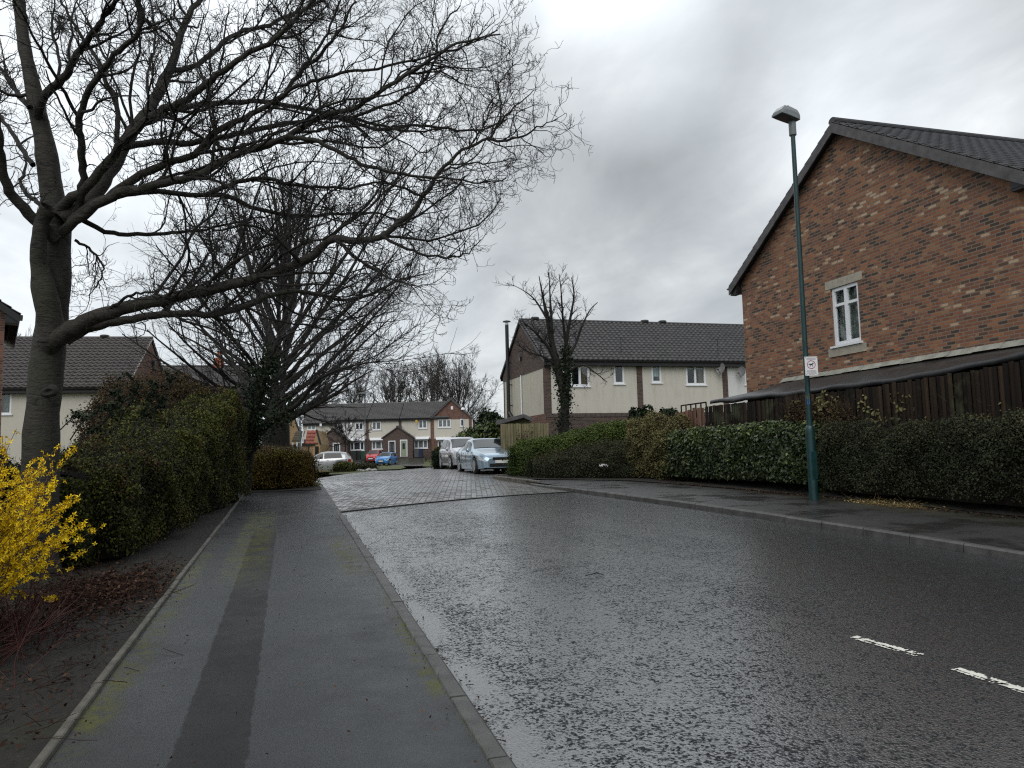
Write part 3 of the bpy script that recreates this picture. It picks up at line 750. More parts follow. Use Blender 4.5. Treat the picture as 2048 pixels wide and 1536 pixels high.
def tile_slope(O, U, D, W, L, pitch=0.30, row=0.33, amp=0.022, step=0.022, sub=5):
    """profiled tile sheet. O top corner, U along ridge, D down the slope"""
    O, U, D = (np.array(v, float) for v in (O, U, D)); U /= np.linalg.norm(U); D /= np.linalg.norm(D)
    N = np.cross(U, D)
    if N[2] < 0: N = -N
    pitch = W/max(1, round(W/pitch)); nu = max(2, int(round(W/pitch*sub)))+1; u = np.linspace(0, W, nu)
    ph = (u/pitch) % 1.0
    pr = amp*(np.where(ph < 0.55, np.sin(np.pi*ph/0.55)**0.8, 0.0)+0.15)
    nr = max(1, int(math.ceil(L/row))); V = []; 
    r_ = np.random.default_rng(int(abs(O[0]*100+O[2]*37)) % 9999)
    for k in range(nr):
        v0, v1 = k*row, min((k+1)*row, L)+0.012
        jit = r_.normal(0, 0.003, nu)
        sh = (k % 2)*0.0
        for v_, hh in ((v0, 0.0), (v1, step), (v1, -0.004)):
            V.append(O+u[:, None]*U+(v_+jit[:, None]*(hh > 0))*D+((pr*(1 if hh >= 0 else 0.3))+hh)[:, None]*N)
    V = np.array(V).reshape(-1, 3); i = np.arange(nr*3*nu).reshape(nr, 3, nu)
    F = np.concatenate([np.stack([i[:, a, :-1], i[:, a, 1:], i[:, a+1, 1:], i[:, a+1, :-1]], -1).reshape(-1, 4) for a in (0, 1)])
    if np.dot(np.cross(V[i[0, 0, 1]]-V[i[0, 0, 0]], V[i[0, 1, 0]]-V[i[0, 0, 0]]), N) < 0: F = F[:, ::-1]
    return V, F
def roof(par, W, D, he, hr, tile, x0=0.0, vergeL=0.25, vergeR=0.25, eave=0.35, pitch=0.30, row=0.33, ridge=True, fascia=mat_fascia, vents=(), front_only=False, sub=5, amp=0.022, step=0.022):
    """gabled roof, ridge along local x from x0 to x0+W over depth D"""
    a = math.atan2(hr-he, D/2); sl = (D/2)/math.cos(a)
    XL, XR = x0-vergeL, x0+W+vergeR; up = 0.17
    Vs, Fs, b = [], [], 0
    for sgn in ((-1,) if front_only else (-1, 1)):
        d = np.array([0, sgn*math.cos(a), -math.sin(a)])
        V, F = tile_slope((XL, D/2, hr+up), (1, 0, 0), d, XR-XL, sl+eave/math.cos(a), pitch, row, amp, step, sub)
        Vs.append(V); Fs.append(F+b); b += len(V)
    ro = link('roof', np_mesh('roof', np.concatenate(Vs), np.concatenate(Fs), tile), par)
    # solid deck under the tiles
    mb = MB(); e = eave
    zt = lambda y_: hr+up-0.025-abs(y_-D/2)*math.tan(a)
    ye0, ye1 = -e, D+e
    poly = [(ye0, zt(ye0)), (D/2, zt(D/2)), (ye1, zt(ye1)), (ye1, zt(ye1)-0.10), (D/2, zt(D/2)-0.13), (ye0, zt(ye0)-0.10)]
    mb.prism(poly[:2]+[poly[4], poly[5]], 'x', XL+0.03, XR-0.03)
    mb.prism([poly[1], poly[2], poly[3], poly[4]], 'x', XL+0.03, XR-0.03)
    mb.build('roof_deck', mat_fascia, ro)
    if ridge:
        rm = MB(); n = int((XR-XL)/0.42)
        for k in range(n+1):
            xa, xb = XL+k*0.42, min(XL+(k+1)*0.42-0.008, XR)
            if xb-xa < 0.05: continue
            pr = [(0.13*math.cos(t), 0.10*math.sin(t)) for t in np.linspace(-0.35, math.pi+0.35, 9)]
            rm.prism([(D/2+u_, hr+up+0.01+v_) for u_, v_ in pr], 'x', xa, xb)
        rm.build('ridge_tiles', tile, ro)
    for vx in vents:
        vm = MB().lathe([(0.24, 0), (0.26, 0.05), (0.26, 0.12), (0.18, 0.15)], 14, (x0+vx, D/2, hr+up+0.05))
        vm.build('ridge_vent', tile, ro)
    return ro, a, up
def gutters(par, x0, x1, D, he, eave, a, up, hr, front=True, back=False, mat=mat_fascia, fas=0.20):
    zt = hr+up-0.025-(D/2+eave)*math.tan(a)
    for sgn, on in ((0, front), (1, back)):
        if not on: continue
        y = -eave if not sgn else D+eave; s_ = -1 if not sgn else 1
        fm = MB().box(x0, x1, min(y, y+s_*0.025), max(y, y+s_*0.025), zt-0.14-fas*0.4, zt-0.008)
        fm.box(x0, x1, min(y+s_*-0.005, 0 if not sgn else D), max(y-0.005*s_, 0 if not sgn else D), zt-0.155-fas*0.4, zt-0.142-fas*0.4)
        fm.build('fascia', mat, par)
        gm = MB(); pr = [(0.06*math.cos(t), 0.06*math.sin(t)) for t in np.linspace(math.pi, 2*math.pi, 9)]
        gm.prism([(y+s_*0.09+u_, zt-0.03+v_) for u_, v_ in pr], 'x', x0-0.02, x1+0.02)
        gm.build('gutter', mat_plastic_b, par)
def barge(par, x, D, hr, a, up, eave, side, mat, h=0.20, th=0.03):
    """verge boards on gable at local x; side -1 left gable"""
    for sgn in (-1, 1):
        y0, z0 = D/2, hr+up-0.03-h/2/math.cos(a)
        y1 = D/2+sgn*(D/2+eave); z1 = z0-(D/2+eave)*math.tan(a)
        m = MB(); m.prism([(y0, z0+h/2/math.cos(a)), (y0, z0-h/2/math.cos(a)), (y1, z1-h/2/math.cos(a)), (y1, z1+h/2/math.cos(a))], 'x', x, x+side*th)
        m.build('barge_board', mat, par)

Ux, Uy = np.array([1.0, 0, 0]), np.array([0, 1.0, 0])
# ---- brick house on the right
def brick_house():
    W, D, he, hr = 11.0, 9.35, 5.55, 8.45
    zb = 1.1
    E = thing('brick_house', 'large brown and red brick gable with one white window behind the fence', 'house', (13.3, 10.98, zb))
    y = lambda wy: wy-10.98
    z = lambda wz: wz-zb
    hole = (y(15.39), z(4.12), y(16.36), z(5.60))
    mb = MB()
    m1 = MB(); wall_panel(m1, 0, D, -1.4, he, [hole])
    m1.add([(0, 0, he), (D, 0, he), (D/2, 0, hr)], [(0, 1, 2)]); frame_map(m1, (0, 0, 0), Uy, -Ux); mb.add(m1.v, m1.f)
    mb.add([(0, 0, -1.4), (W, 0, -1.4), (W, 0, he), (0, 0, he)], [(0, 1, 2, 3)])
    mb.add([(0, D, -1.4), (W, D, -1.4), (W, D, he), (0, D, he)], [(3, 2, 1, 0)])
    mb.add([(W, 0, -1.4), (W, D, -1.4), (W, D, he), (W, D/2, hr), (W, 0, he)], [(0, 1, 2, 3, 4)])
    wl = mb.build('wall', mat_brick, E)
    # shallow corner corbel under the eaves at the far corner
    window(E, (0, 0, 0), Uy, -Ux, hole, bars=(0.5,), transom=0.70, pane='glass', fw=0.085, rec=0.07,
           curtain=[(0.02, 0.98, 0.05, 0.97, mat_curtain, 'net_curtain')])
    s1 = MB().box(y(15.22), y(16.55), 0.0, 0.012, z(5.60)+0.005, z(5.60)+0.21); frame_map(s1, (0, 0, 0), Uy, -Ux).build('stone_lintel', mat_stone, E)
    s2 = MB().box(y(15.22), y(16.55), 0.0, 0.03, z(4.12)-0.26, z(4.12)-0.055); frame_map(s2, (0, 0, 0), Uy, -Ux).build('stone_sill', mat_stone, E)
    ro, a, up = roof(E, W, D, he, hr, mat_tile_near, vergeL=0.22, vergeR=0.1, eave=0.33)
    gutters(E, -0.2, W, D, he, 0.33, a, up, hr, True, True)
    barge(E, -0.22, D, hr, a, up, 0.33, -1, mat_barge, 0.22)
    # soffit under the projecting verge and boxed ends
    sf = MB()
    for sgn in (-1, 1):
        y1 = D/2+sgn*(D/2+0.33); zz = hr+up-0.17
        sf.add([(-0.22, D/2, zz), (0, D/2, zz), (0, y1, zz-(D/2+0.33)*math.tan(a)), (-0.22, y1, zz-(D/2+0.33)*math.tan(a))], [(0, 1, 2, 3)])
        zt = hr+up-0.03-(D/2+0.33)*math.tan(a)
        ya, yb = (y1, 0.0) if sgn < 0 else (D, y1)
        sf.prism([(ya, zt-0.28), (yb, zt-0.28), (yb, zt-(0.0 if sgn > 0 else -0.17)), (ya, zt-(0.0 if sgn < 0 else -0.17))], 'x', -0.19, 0.0)
    sf.build('soffit', mat_fascia, E)
    # mortar bedding along the verge
    vm = MB()
    for k in range(17):
        q = k/17.0; yy = D/2-(D/2+0.33)*q; zz = hr+up-0.012-(D/2+0.33)*q*math.tan(a); dy = -(D/2+0.33)/17*0.93
        vm.add([(-0.20, yy, zz-0.03), (-0.20, yy+dy, zz-0.03+dy*math.tan(a)), (-0.255+random.uniform(0, .02), yy+dy, zz+0.005+dy*math.tan(a)), (-0.255+random.uniform(0, .02), yy, zz+0.02),
                (-0.10, yy, zz+0.045), (-0.10, yy+dy, zz+0.045+dy*math.tan(a))], [(0, 1, 2, 3), (3, 2, 5, 4)])
    vm.build('verge_mortar', mat_barge, E)
    return E
brick_house()

# lean-to cover over the side passage
def lean_to():
    E = thing('lean_to_shelter', 'black felt lean-to roof between the brick gable and the wooden fence', 'lean-to', (12.8, 14.5, 1.0))
    L = np.array([12.8, 14.5, 1.0])
    ys = np.linspace(8.6, 20.6, 40); mb = MB(); fr = []
    for y in ys:
        fr.append(3.02+0.16*sstep(13, 9.5, y)+0.010*math.sin(y*2.2)+0.012*math.sin(y*5.1)+0.05*float(sstep(16.5, 20, y)))
    fr = np.array(fr, float)
    wz = np.interp(ys, [8, 11, 18.4, 20.6], [3.44, 3.42, 3.46, 3.16])
    V = []
    for y, f_, w_ in zip(ys, fr, wz):
        xw = 13.28
        sag = 0.015*math.sin(y*3.3)
        V += [(xw, y, w_-0.03), (12.75, y, (f_+w_)/2+sag), (12.22, y, f_), (12.18+0.015*math.sin(y*4), y, f_-0.03), (12.17+0.01*math.sin(y*3.1+1), y, f_-0.13-0.02*math.sin(y*2.7)), (12.25, y, f_-0.10), (12.75, y, (f_+w_)/2-0.09), (xw, y, w_-0.13)]
    V = np.array(V)-L; i = np.arange(len(V)).reshape(len(ys), 8); j = np.roll(i, -1, 1)
    F = np.stack([i[:-1], j[:-1], j[1:], i[1:]], -1).reshape(-1, 4)
    me = np_mesh('felt_roof', V, F, mat_felt); link('felt_roof', me, E, True)
    m = MB(); m.prism([(20.6-L[1], fr[-1]-L[2]), (20.6-L[1], wz[-1]-0.03-L[2]), (20.62-L[1], wz[-1]-0.03-L[2]), (20.62-L[1], fr[-1]-L[2])], 'x', 12.2-L[0], 13.28-L[0]); 
    fl = MB()
    for k in range(12):
        ya, yb = 10.9+k*0.635, 10.9+k*0.635+0.66
        fl.add([(13.285, ya, 3.50), (13.285, yb, 3.50), (13.17, yb, 3.40+0.012*(k % 2)), (13.17, ya, 3.40+0.012*(k % 2)), (13.30, ya, 3.53), (13.30, yb, 3.53)], [(0, 1, 2, 3), (4, 5, 1, 0)])
    fl.v = [tuple(np.array(v)-L) for v in fl.v]
    fl.build('lead_flashing', mat_lead, E)
    for y in np.arange(9, 20.6, 1.9):
        MB().box(12.24-L[0], 12.30-L[0], y-L[1], y+0.06-L[1], 0-0.3, 1.9).build('post', mat_fence, E)
lean_to()

# ---- cream terrace on the right: three houses in one row
def cream_row():
    base = np.array([13.45, 39.8, 1.0]); D = 8.5
    he, hr = 5.72, 8.50
    xs = [0, 5.66, 11.15, 17.0]
    labs = ['cream end house with brick upper gable and black flue behind an ivy clad tree',
            'cream middle house of the row between two brick piers, with one narrow window',
            'grey white rendered house of the row, mostly hidden by the brick gable']
    spec = [[(1.48, 4.24, 2.6, 5.38, (0.5,), 'brown'), (4.09, 4.38, 4.72, 5.51, (), 'dark')],
            [(6.42, 4.45, 7.03, 5.54, (), 'blind'), (8.61, 4.33, 9.88, 5.56, (0.47,), 'tan')],
            [(12.48, 4.34, 13.7, 5.59, (0.5,), 'grid')]]
    for h in range(3):
        xa, xb = xs[h], xs[h+1]; W = xb-xa
        E = thing('cream_house' if h < 2 else 'white_house', labs[h], 'house', base+np.array([xa, 0, 0]), 0, 'terraced row with a ribbed grey roof')
        rm = mat_render if h < 2 else mat_render_grey
        holes = [(s[0]-xa, s[1], s[2]-xa, s[3]) for s in spec[h]]
        mb = MB(); wall_panel(mb, 0, W, 2.76, 5.42, holes, 0.10); frame_map(mb, (0, 0, 0), Ux, -Uy)
        mb.build('wall', rm, E)
        MB().add([(0, D, 0), (W, D, 0), (W, D, he), (0, D, he)], [(3, 2, 1, 0)]).build('rear_wall', rm, E)
        m = MB(); wall_panel(m, 0, W, -1.2, 2.56, [], 0.1); frame_map(m, (0, 0, 0), Ux, -Uy).build('ground_floor_wall', mat_brick_dark, E)
        m = MB().box(0, W, -0.025, 0.05, 2.56, 2.76); m.build('string_course', mat_brick_soldier, E)
        m = MB().box(0, W, -0.025, 0.05, 5.42, he+0.05); m.build('eaves_band', mat_brick_soldier, E)
        for (s, ho) in zip(spec[h], holes):
            cur = {'brown': [(0.55, 0.98, 0.0, 1.0, mat_curtain_brown, 'curtain'), (0.0, 1.0, 0.93, 1.0, mat_blind, 'blind')], 'dark': [(0, 1, 0.0, 1, mat_curtain_brown, 'curtain')] if False else None,
                   'blind': [(0.0, 1.0, 0.35, 1.0, mat_blind, 'blind')], 'tan': [(0.02, 0.95, 0.78, 1.0, mat_blind, 'blind'), (0.68, 0.93, 0.0, 0.78, mat_curtain_brown, 'curtain')], 'grid': [(0, 1, 0, 1, mat_blind, 'blind')]}[s[5]]
            window(E, (0, 0, 0), Ux, -Uy, ho, bars=s[4], pane='glass', curtain=cur, fw=0.10, rec=0.03, grid=(s[5] == 'grid'))
        pw = 0.33
        if h == 0:
            m = MB().box(-0.025, pw, -0.03, 0.25, 2.76, 5.42); m.build('brick_pier', mat_brick_dark, E)
            m = MB(); wall_panel(m, 0, D, 2.76, 5.42, [], 0.1); frame_map(m, (0, 0, 0), Uy, -Ux).build('gable_panel', mat_render_side, E)
            m = MB(); wall_panel(m, 0, D, -1.2, 2.76, [], 0.1); frame_map(m, (-0.012, 0, 0), Uy, -Ux).build('gable_base', mat_brick_red, E)
            m = MB(); m.prism([(0, 5.30), (D, 5.30), (D, he), (D/2, hr), (0, he)], 'x', -0.03, 0.05); m.build('gable_brick', mat_brick_dark, E)
            for yy in (D-0.25, 4.4):
                m = MB().box(-0.02, 0.02, yy, yy+0.2 if yy > 5 else yy+0.14, 2.76, 5.30); m.build('brick_pier', mat_brick_dark, E)
            m = MB().tube([(-0.08, 4.3, 2.8), (-0.08, 4.3, 5.3)], 0.04); m.build('downpipe', mat_plastic_w, E)
        else:
            m = MB().box(-0.17, 0.17, -0.03, 0.05, 2.76, 5.42); m.build('brick_pier', mat_brick_dark, E)
        ro, a, up = roof(E, W-0.004, D, he, hr, mat_tile, vergeL=0.12 if h == 0 else 0, vergeR=0, eave=0.3, row=0.34, pitch=0.30, amp=0.06, step=0.055,
                         vents=((0.9,) if h == 0 else ((5.66-5.66+2.55, 3.8) if h == 1 else ())))
        gutters(E, 0 if h else -0.1, W, D, he, 0.3, a, up, hr, True, True, fas=0.35)
        if h == 0: barge(E, -0.12, D, hr, a, up, 0.3, -1, mat_barge, 0.14)
    # things fixed to the row
    def dish(x, z, lab):
        E = thing('satellite_dish', lab, 'satellite dish', base+np.array([x, -0.05, z]), 0, 'satellite dishes on the rendered wall')
        d = np.array([-0.8, -0.55, 0.25]); d /= np.linalg.norm(d); u1 = np.cross(d, Zv); u1 /= np.linalg.norm(u1); u2 = np.cross(u1, d)
        m = MB(); rings = []
        for k, rr in enumerate((0.0, 0.1, 0.2, 0.27, 0.31)):
            for q in range(16):
                t = 2*math.pi*q/16; m.v.append(tuple(np.array([0.05, -0.32, 0.08])+u1*rr*math.cos(t)*0.9+u2*rr*math.sin(t)*1.1+d*(rr*rr*0.9)))
        for k in range(4):
            for q in range(16): m.f.append((k*16+q, k*16+(q+1) % 16, (k+1)*16+(q+1) % 16, (k+1)*16+q))
        m.build('reflector', M('dish_grey', (0.16, 0.16, 0.16), 0.5), E, True)
        m = MB().tube([(0.05, -0.32, 0.08), (0.05, 0.0, -0.05), (0.05, 0.05, -0.05)], 0.025); m.build('bracket', mat_black_metal, E)
        tip = np.array([0.05, -0.32, 0.0])+d*0.45-u2*0.12
        m = MB().tube([np.array([0.05, -0.32, -0.05])-u2*0.2, tip], 0.014); m.build('feed_arm', mat_black_metal, E)
        m = MB().lathe([(0.03, -0.05), (0.045, 0.05)], 8, tuple(tip), 'x'); m.build('receiver', mat_black_metal, E)
    dish(10.65, 5.18, 'dark satellite dish just left of the brick pier under the eaves')
    dish(12.0, 4.98, 'dark satellite dish right of the brick pier on the grey white house')
    for x, lab in ((4.75, 'thin roof aerial above the eaves of the end cream house'), (11.0, 'thin roof aerial above the eaves near the satellite dishes')):
        E = thing('aerial', lab, 'aerial', base+np.array([x, 0.35, 6.25]), 0, 'roof aerials'); m = MB().tube([(0, 0, -0.2), (0, 0, 0.85)], 0.02); m.build('mast', mat_black_metal, E)
        m = MB().tube([(-0.25, 0, 0.8), (0.35, 0, 0.85)], 0.012)
        for k in range(5): m.tube([(-0.2+k*0.12, -0.16, 0.81), (-0.2+k*0.12, 0.16, 0.81)], 0.006, 5)
        m.build('antenna', mat_black_metal, E)
    # flue on the gable
    fl = np.array([13.2, 46.3, 4.0])
    E = thing('flue_pipe', 'tall black stove flue with a rain cap on the brick and cream gable', 'flue', fl)
    m = MB().lathe([(0.115, -0.35), (0.115, 5.75)], 16); m.build('pipe', mat_black_metal, E, False)
    m = MB().lathe([(0.12, 5.75), (0.12, 5.80), (0.09, 5.81), (0.09, 5.92)], 16); m.build('collar', mat_plastic_w, E)
    m = MB().lathe([(0.26, 5.93), (0.24, 5.98), (0.02, 6.04)], 16); m.build('rain_cap', mat_black_metal, E)
    for z in (0.6, 1.9, 3.3):
        MB().box(0.05, 0.27, -0.04, 0.04, z, z+0.06).build('bracket', mat_black_metal, E)
    MB().tube([(0, 0, 0.2), (0.12, -0.15, -0.1), (0.25, -0.3, -0.35)], 0.14, 12).build('elbow', mat_black_metal, E, True)
    E = thing('security_light', 'small wall floodlight on the brick gable of the cream house', 'light', (13.4, 44.0, 7.4))
    MB().box(-0.16, 0, -0.12, 0.12, 0, 0.16).build('lamp_head', mat_barge, E); MB().box(-0.12, -0.02, -0.1, 0.1, -0.22, -0.02).build('sensor', mat_black_metal, E)
cream_row()

# ---- far terrace across the end of the street, each house a thing
FAR_RZ = -ALPHA+R(0.4)
def far_house(name, lab, x0, x1, zb, depth, he, hr, spec, D=8.0, group='houses of the far terrace', rz=FAR_RZ, tile=mat_tile, render=None, gable_front=False):
    o = P(x0, 915, depth); e_ = P(x1, 915, depth)
    W = float(np.hypot(e_[0]-o[0], e_[1]-o[1]))
    E = thing(name, lab, 'house', (o[0], o[1], zb), -ALPHA if rz is None else rz, group)
    sc = W/(x1-x0)      # metres per photo pixel along the facade
    X = lambda px: (px-x0)*sc
    return E, W, X
def zl(py, depth, zb, px=800):
    return float(P(px, py, depth)[2])-zb
def porch(E, x0, x1, h0, h1, dep, doors, tile=mat_tile_brown, wall=None, cap=True):
    wl = wall or mat_brick_dark
    m = MB(); m.prism([(x0, 0-0.6), (x1, -0.6), (x1, h0), ((x0+x1)/2, h1), (x0, h0)], 'y', -dep, -0.002)
    p = m.build('porch', wl, E)
    a = math.atan2(h1-h0, (x1-x0)/2)
    r = MB()
    for s_ in (-1, 1):
        c = (x0+x1)/2; ex = c+s_*((x1-x0)/2+0.18)
        ez = h1-((x1-x0)/2+0.18)*math.tan(a)
        r.prism([(c, h1+0.02), (ex, ez+0.02), (ex, ez+0.14), (c, h1+0.16)], 'y', -dep-0.15, -0.004)
    r.build('porch_roof', tile, p)
    if cap: MB().box((x0+x1)/2-0.3, (x0+x1)/2+0.3, -dep*0.5, -0.01, h1-0.05, h1+0.28).build('ridge_block', mat_tile_brown, p)
    for (a0, a1, z0, z1, fm, dm, arch) in doors:
        d = MB().box(a0, a1, -dep-0.05, -dep-0.003, z0, z1); dd = d.build('door_frame', fm, E)
        fwx = 0.11
        MB().box(a0+fwx, a1-fwx, -dep-0.075, -dep-0.052, z0+0.05, z1-fwx).build('door', dm, dd)
        w_ = a1-a0
        if arch:
            c = (a0+a1)/2; pr = [(c-w_*0.17, z0+0.9), (c+w_*0.17, z0+0.9)]+[(c+w_*0.17*math.cos(t), z1-0.55+w_*0.17*math.sin(t)) for t in np.linspace(0, math.pi, 8)]
            MB().prism(pr, 'y', -dep-0.085, -dep-0.077).build('door_light', mat_pane_dark, dd)
        else:
            for q in (0.30, 0.62):
                MB().box(a0+w_*q, a0+w_*(q+0.12), -dep-0.085, -dep-0.077, z0+0.75, z1-0.35).build('door_light', mat_pane_light, dd)
def far_terrace():
    Z = 95.0
    mdoor_dark = M('black_door', (0.012, 0.016, 0.02), 0.35); mdoor_green = M('sage_door', (0.24, 0.28, 0.20), 0.5); mdoor_red = M('dull_red_door', (0.17, 0.045, 0.04), 0.5)
    zb = 1.5
    px_y = lambda py, px: zl(py, Z, zb, px)
    specs = [
        dict(n='terraced_house', l='leftmost beige house of the far terrace with a lower eaves line and georgian bar window', x=(606, 671), he=px_y(845, 640), hr=px_y(808, 640)+0.5, mat=mat_render_clean,
             up=[(615, 632, 860, 848, (0.5,), 'grid')], dn=[]),
        dict(n='terraced_house', l='pale grey white house of the far terrace behind the small bare tree', x=(672, 734), he=px_y(841, 700), hr=px_y(804, 700)+0.5, mat=mat_render_grey,
             up=[(711, 727, 860, 845, (0.5,), 'dark')], dn=[(701, 729, 901, 883, (0.25, 0.72), 'dark')]),
        dict(n='terraced_house', l='beige far terrace house behind the red car, bay window beside the black door', x=(735, 800), he=px_y(838.5, 765), hr=px_y(802, 765)+0.5, mat=mat_render_clean,
             up=[(745, 763, 860, 843, (0.45,), 'light')], dn=[(744, 772, 899, 882, (0.28, 0.68), 'light')]),
        dict(n='terraced_house', l='cream house of the far terrace with a yellow alarm box beside its upper window', x=(801, 862), he=px_y(836.5, 830), hr=px_y(801, 830)+0.5, mat=mat_render_clean,
             up=[(838, 855, 857, 839.5, (0.5,), 'light')], dn=[(829, 856, 897, 880, (0.3, 0.68), 'light')]),
        dict(n='gabled_house', l='right end house of the far terrace with a red brown brick gable facing the street', x=(863, 945), he=px_y(836, 905), hr=px_y(798, 905), mat=mat_render_clean,
             up=[(877, 903, 855, 838.5, (0.36, 0.68), 'light'), (922, 930, 853, 837.5, (), 'dark')], dn=[(876, 900, 899, 881, (0.3, 0.68), 'dark')]),
    ]
    for k, s in enumerate(specs):
        x0, x1 = s['x']
        o = P(x0, 915, Z); e_ = P(x1, 915, Z); W = float(np.linalg.norm((e_-o)[:2])); D = 8.0
        E = thing(s['n'], s['l'], 'house', (o[0], o[1], zb), -ALPHA, 'houses of the far terrace')
        X = lambda px: (px-x0)*W/(x1-x0)
        he, hr = s['he'], s['hr']
        if k < 4: he, hr = px_y(838, 768)-(0.32 if k == 0 else 0.0), px_y(802.5, 768)-0.12
        holes = []
        for (a, b, c, d, bars, kind) in s['up']+s['dn']:
            holes.append((X(a), zl(c, Z, zb, (a+b)/2), X(b), zl(d, Z, zb, (a+b)/2)))
        gable = k == 4
        mid = zl(878 if not gable else 877, Z, zb, (x0+x1)/2)
        mb = MB(); wall_panel(mb, 0, W, mid, he-0.12, [h for h in holes if h[1] > mid], 0.08); frame_map(mb, (0, 0, 0), Ux, -Uy)
        mb.build('wall', s['mat'], E)
        MB().add([(0, D, -1), (W, D, -1), (W, D, he), (0, D, he)], [(3, 2, 1, 0)]).build('rear_wall', s['mat'], E)
        m = MB(); wall_panel(m, 0, W, -1.0, mid, [h for h in holes if h[1] < mid], 0.08); frame_map(m, (0, -0.004, 0), Ux, -Uy).build('ground_floor_wall', mat_brick_red if gable else mat_brick_dark, E)
        for h, sp in zip(holes, s['up']+s['dn']):
            window(E, (0, -0.02, 0), Ux, -Uy, h, bars=sp[4], pane='dark' if sp[5] == 'dark' else 'light', fw=0.11, rec=-0.02, grid=sp[5] == 'grid')
        for (a, b, c, d, bars, kind) in s['dn']:
            xa, xb = X(a)-0.25, X(b)+0.25; zt = zl(d, Z, zb, (a+b)/2)
            m = MB(); m.add([(xa, -0.004, zt+0.42), (xb, -0.004, zt+0.42), (xb-0.1, -0.55, zt+0.12), (xa+0.1, -0.55, zt+0.12), (xa+0.1, -0.5, zt+0.04), (xb-0.1, -0.5, zt+0.04)], [(0, 1, 2, 3), (3, 2, 5, 4), (0, 3, 4), (1, 5, 2)])
            m.build('bay_canopy', mat_plastic_w, E)
        if not gable:
            MB().box(0, W, -0.05, 0.02, he-0.12, he+0.15).build('eaves_band', mat_fascia, E)
            ro, a, up = roof(E, W-0.004, D, he, hr, mat_tile, vergeL=0.1 if k == 0 else 0, vergeR=2.3 if k == 3 else 0, eave=0.3, sub=4, row=0.36, amp=0.05, step=0.06)
            gutters(E, 0, W, D, he, 0.3, a, up, hr, True, False, fas=0.2)
            if k != 0:
                MB().box(-0.16, 0.16, -0.06, 0.05, -0.6, he-0.12).build('brick_pier', mat_brick_dark, E)
            if k == 0:
                m = MB(); m.prism([(0, -1), (D, -1), (D, he), (D/2, hr), (0, he)], 'x', -0.04, 0.02); m.build('gable_wall', mat_brick_dark, E)
                m = MB().tube([(0.05, -0.42, he-0.02), (0.05, -0.42, he-0.3), (0.05, -0.05, he-0.55), (0.05, -0.05, -0.5)], 0.05); m.build('downpipe', mat_plastic_w, E)
        else:
            # brick gable facing the street: ridge runs back
            m = MB(); m.prism([(0, he-0.12), (W, he-0.12), (W, he), (W/2, hr), (0, he)], 'y', -0.04, 0.02); m.build('gable_brick', mat_brick_red, E)
            for xx in (0.0, W-0.36): MB().box(xx, xx+0.36, -0.06, 0.02, -0.8, he-0.12).build('brick_pier', mat_brick_red, E)
            MB().box(W-0.02, W, 0, D, -0.8, he).build('side_wall', mat_brick_red, E)
            a = math.atan2(hr-he, W/2); sl = (W/2+0.3)/math.cos(a); Vs = []; Fs = []; b = 0
            for sg in (-1, 1):
                V, F = tile_slope((W/2, -0.25, hr+0.16), (0, 1, 0), (sg*math.cos(a), 0, -math.sin(a)), D+0.25, sl, 0.3, 0.34, 0.03, 0.03, 4); Vs.append(V); Fs.append(F+b); b += len(V)
            ro = link('roof', np_mesh('roof', np.concatenate(Vs), np.concatenate(Fs), mat_tile), E)
            m = MB()
            for sg in (-1, 1):
                ex = W/2+sg*(W/2+0.3); ez = hr+0.13-(W/2+0.3)*math.tan(a)
                m.prism([(W/2, hr+0.13), (W/2, hr-0.09), (ex, ez-0.22), (ex, ez)], 'y', -0.28, -0.25)
            m.build('barge_board', mat_barge, E)
            m = MB()
            for sg in (-1, 1):
                ex = W/2+sg*(W/2+0.28); ez = hr+0.10-(W/2+0.28)*math.tan(a)
                m.prism([(W/2, hr+0.12), (W/2, hr+0.0), (ex, ez-0.1), (ex, ez)], 'y', -0.24, D)
            m.build('roof_deck', mat_fascia, ro)
            al = thing('alarm_box', 'white alarm box high on the brick gable at the end of the street', 'alarm box', P(903.5, 816, Z)+np.array([0, -0.15, 0]), -ALPHA)
            MB().box(-0.13, 0.13, -0.09, 0, -0.2, 0.2).build('cover', mat_plastic_w, al, bevel=0.02)
            MB().box(W+0.02, W+0.10, -0.14, -0.06, -0.5, he-0.1).build('downpipe', mat_plastic_w, E)
        # porches
        zy = lambda py, px: zl(py, Z, zb, px)
        if k == 0:
            porch(E, X(642)-0.0, X(671)-0.05, zy(884, 645)-0.35, zy(861, 670)-0.1, 1.4, [(X(647), X(657), -0.3, zy(887, 650), mdoor_red, mdoor_red, False)], wall=mat_brick_red) if False else None
        if k == 1:
            pass
    # shared porches straddle two houses: things of their own
    def shared_porch(lab, x0, x1, yb, ye, ya, doors):
        c = P((x0+x1)/2, 915, Z); E = thing('porch', lab, 'porch', (c[0], c[1], zb), -ALPHA, 'brick porches of the far terrace')
        sc = float(np.linalg.norm((P(x1, 915, Z)-P(x0, 915, Z))[:2]))/(x1-x0); X = lambda px: (px-(x0+x1)/2)*sc
        zy = lambda py: zl(py, Z, zb, (x0+x1)/2)
        porch(E, X(x0), X(x1), zy(ye), zy(ya), 1.5, [(X(a), X(b), zy(c_), zy(d), f, dm, ar) for (a, b, c_, d, f, dm, ar) in doors])
    shared_porch('brown brick porch behind the silver hatchback with a dark red door and a black door', 641, 700, 925, 881, 861,
                 [(649, 662, 911, 888, mdoor_red, mdoor_red, False), (671.5, 686, 914, 886, mat_plastic_w, mdoor_dark, False)])
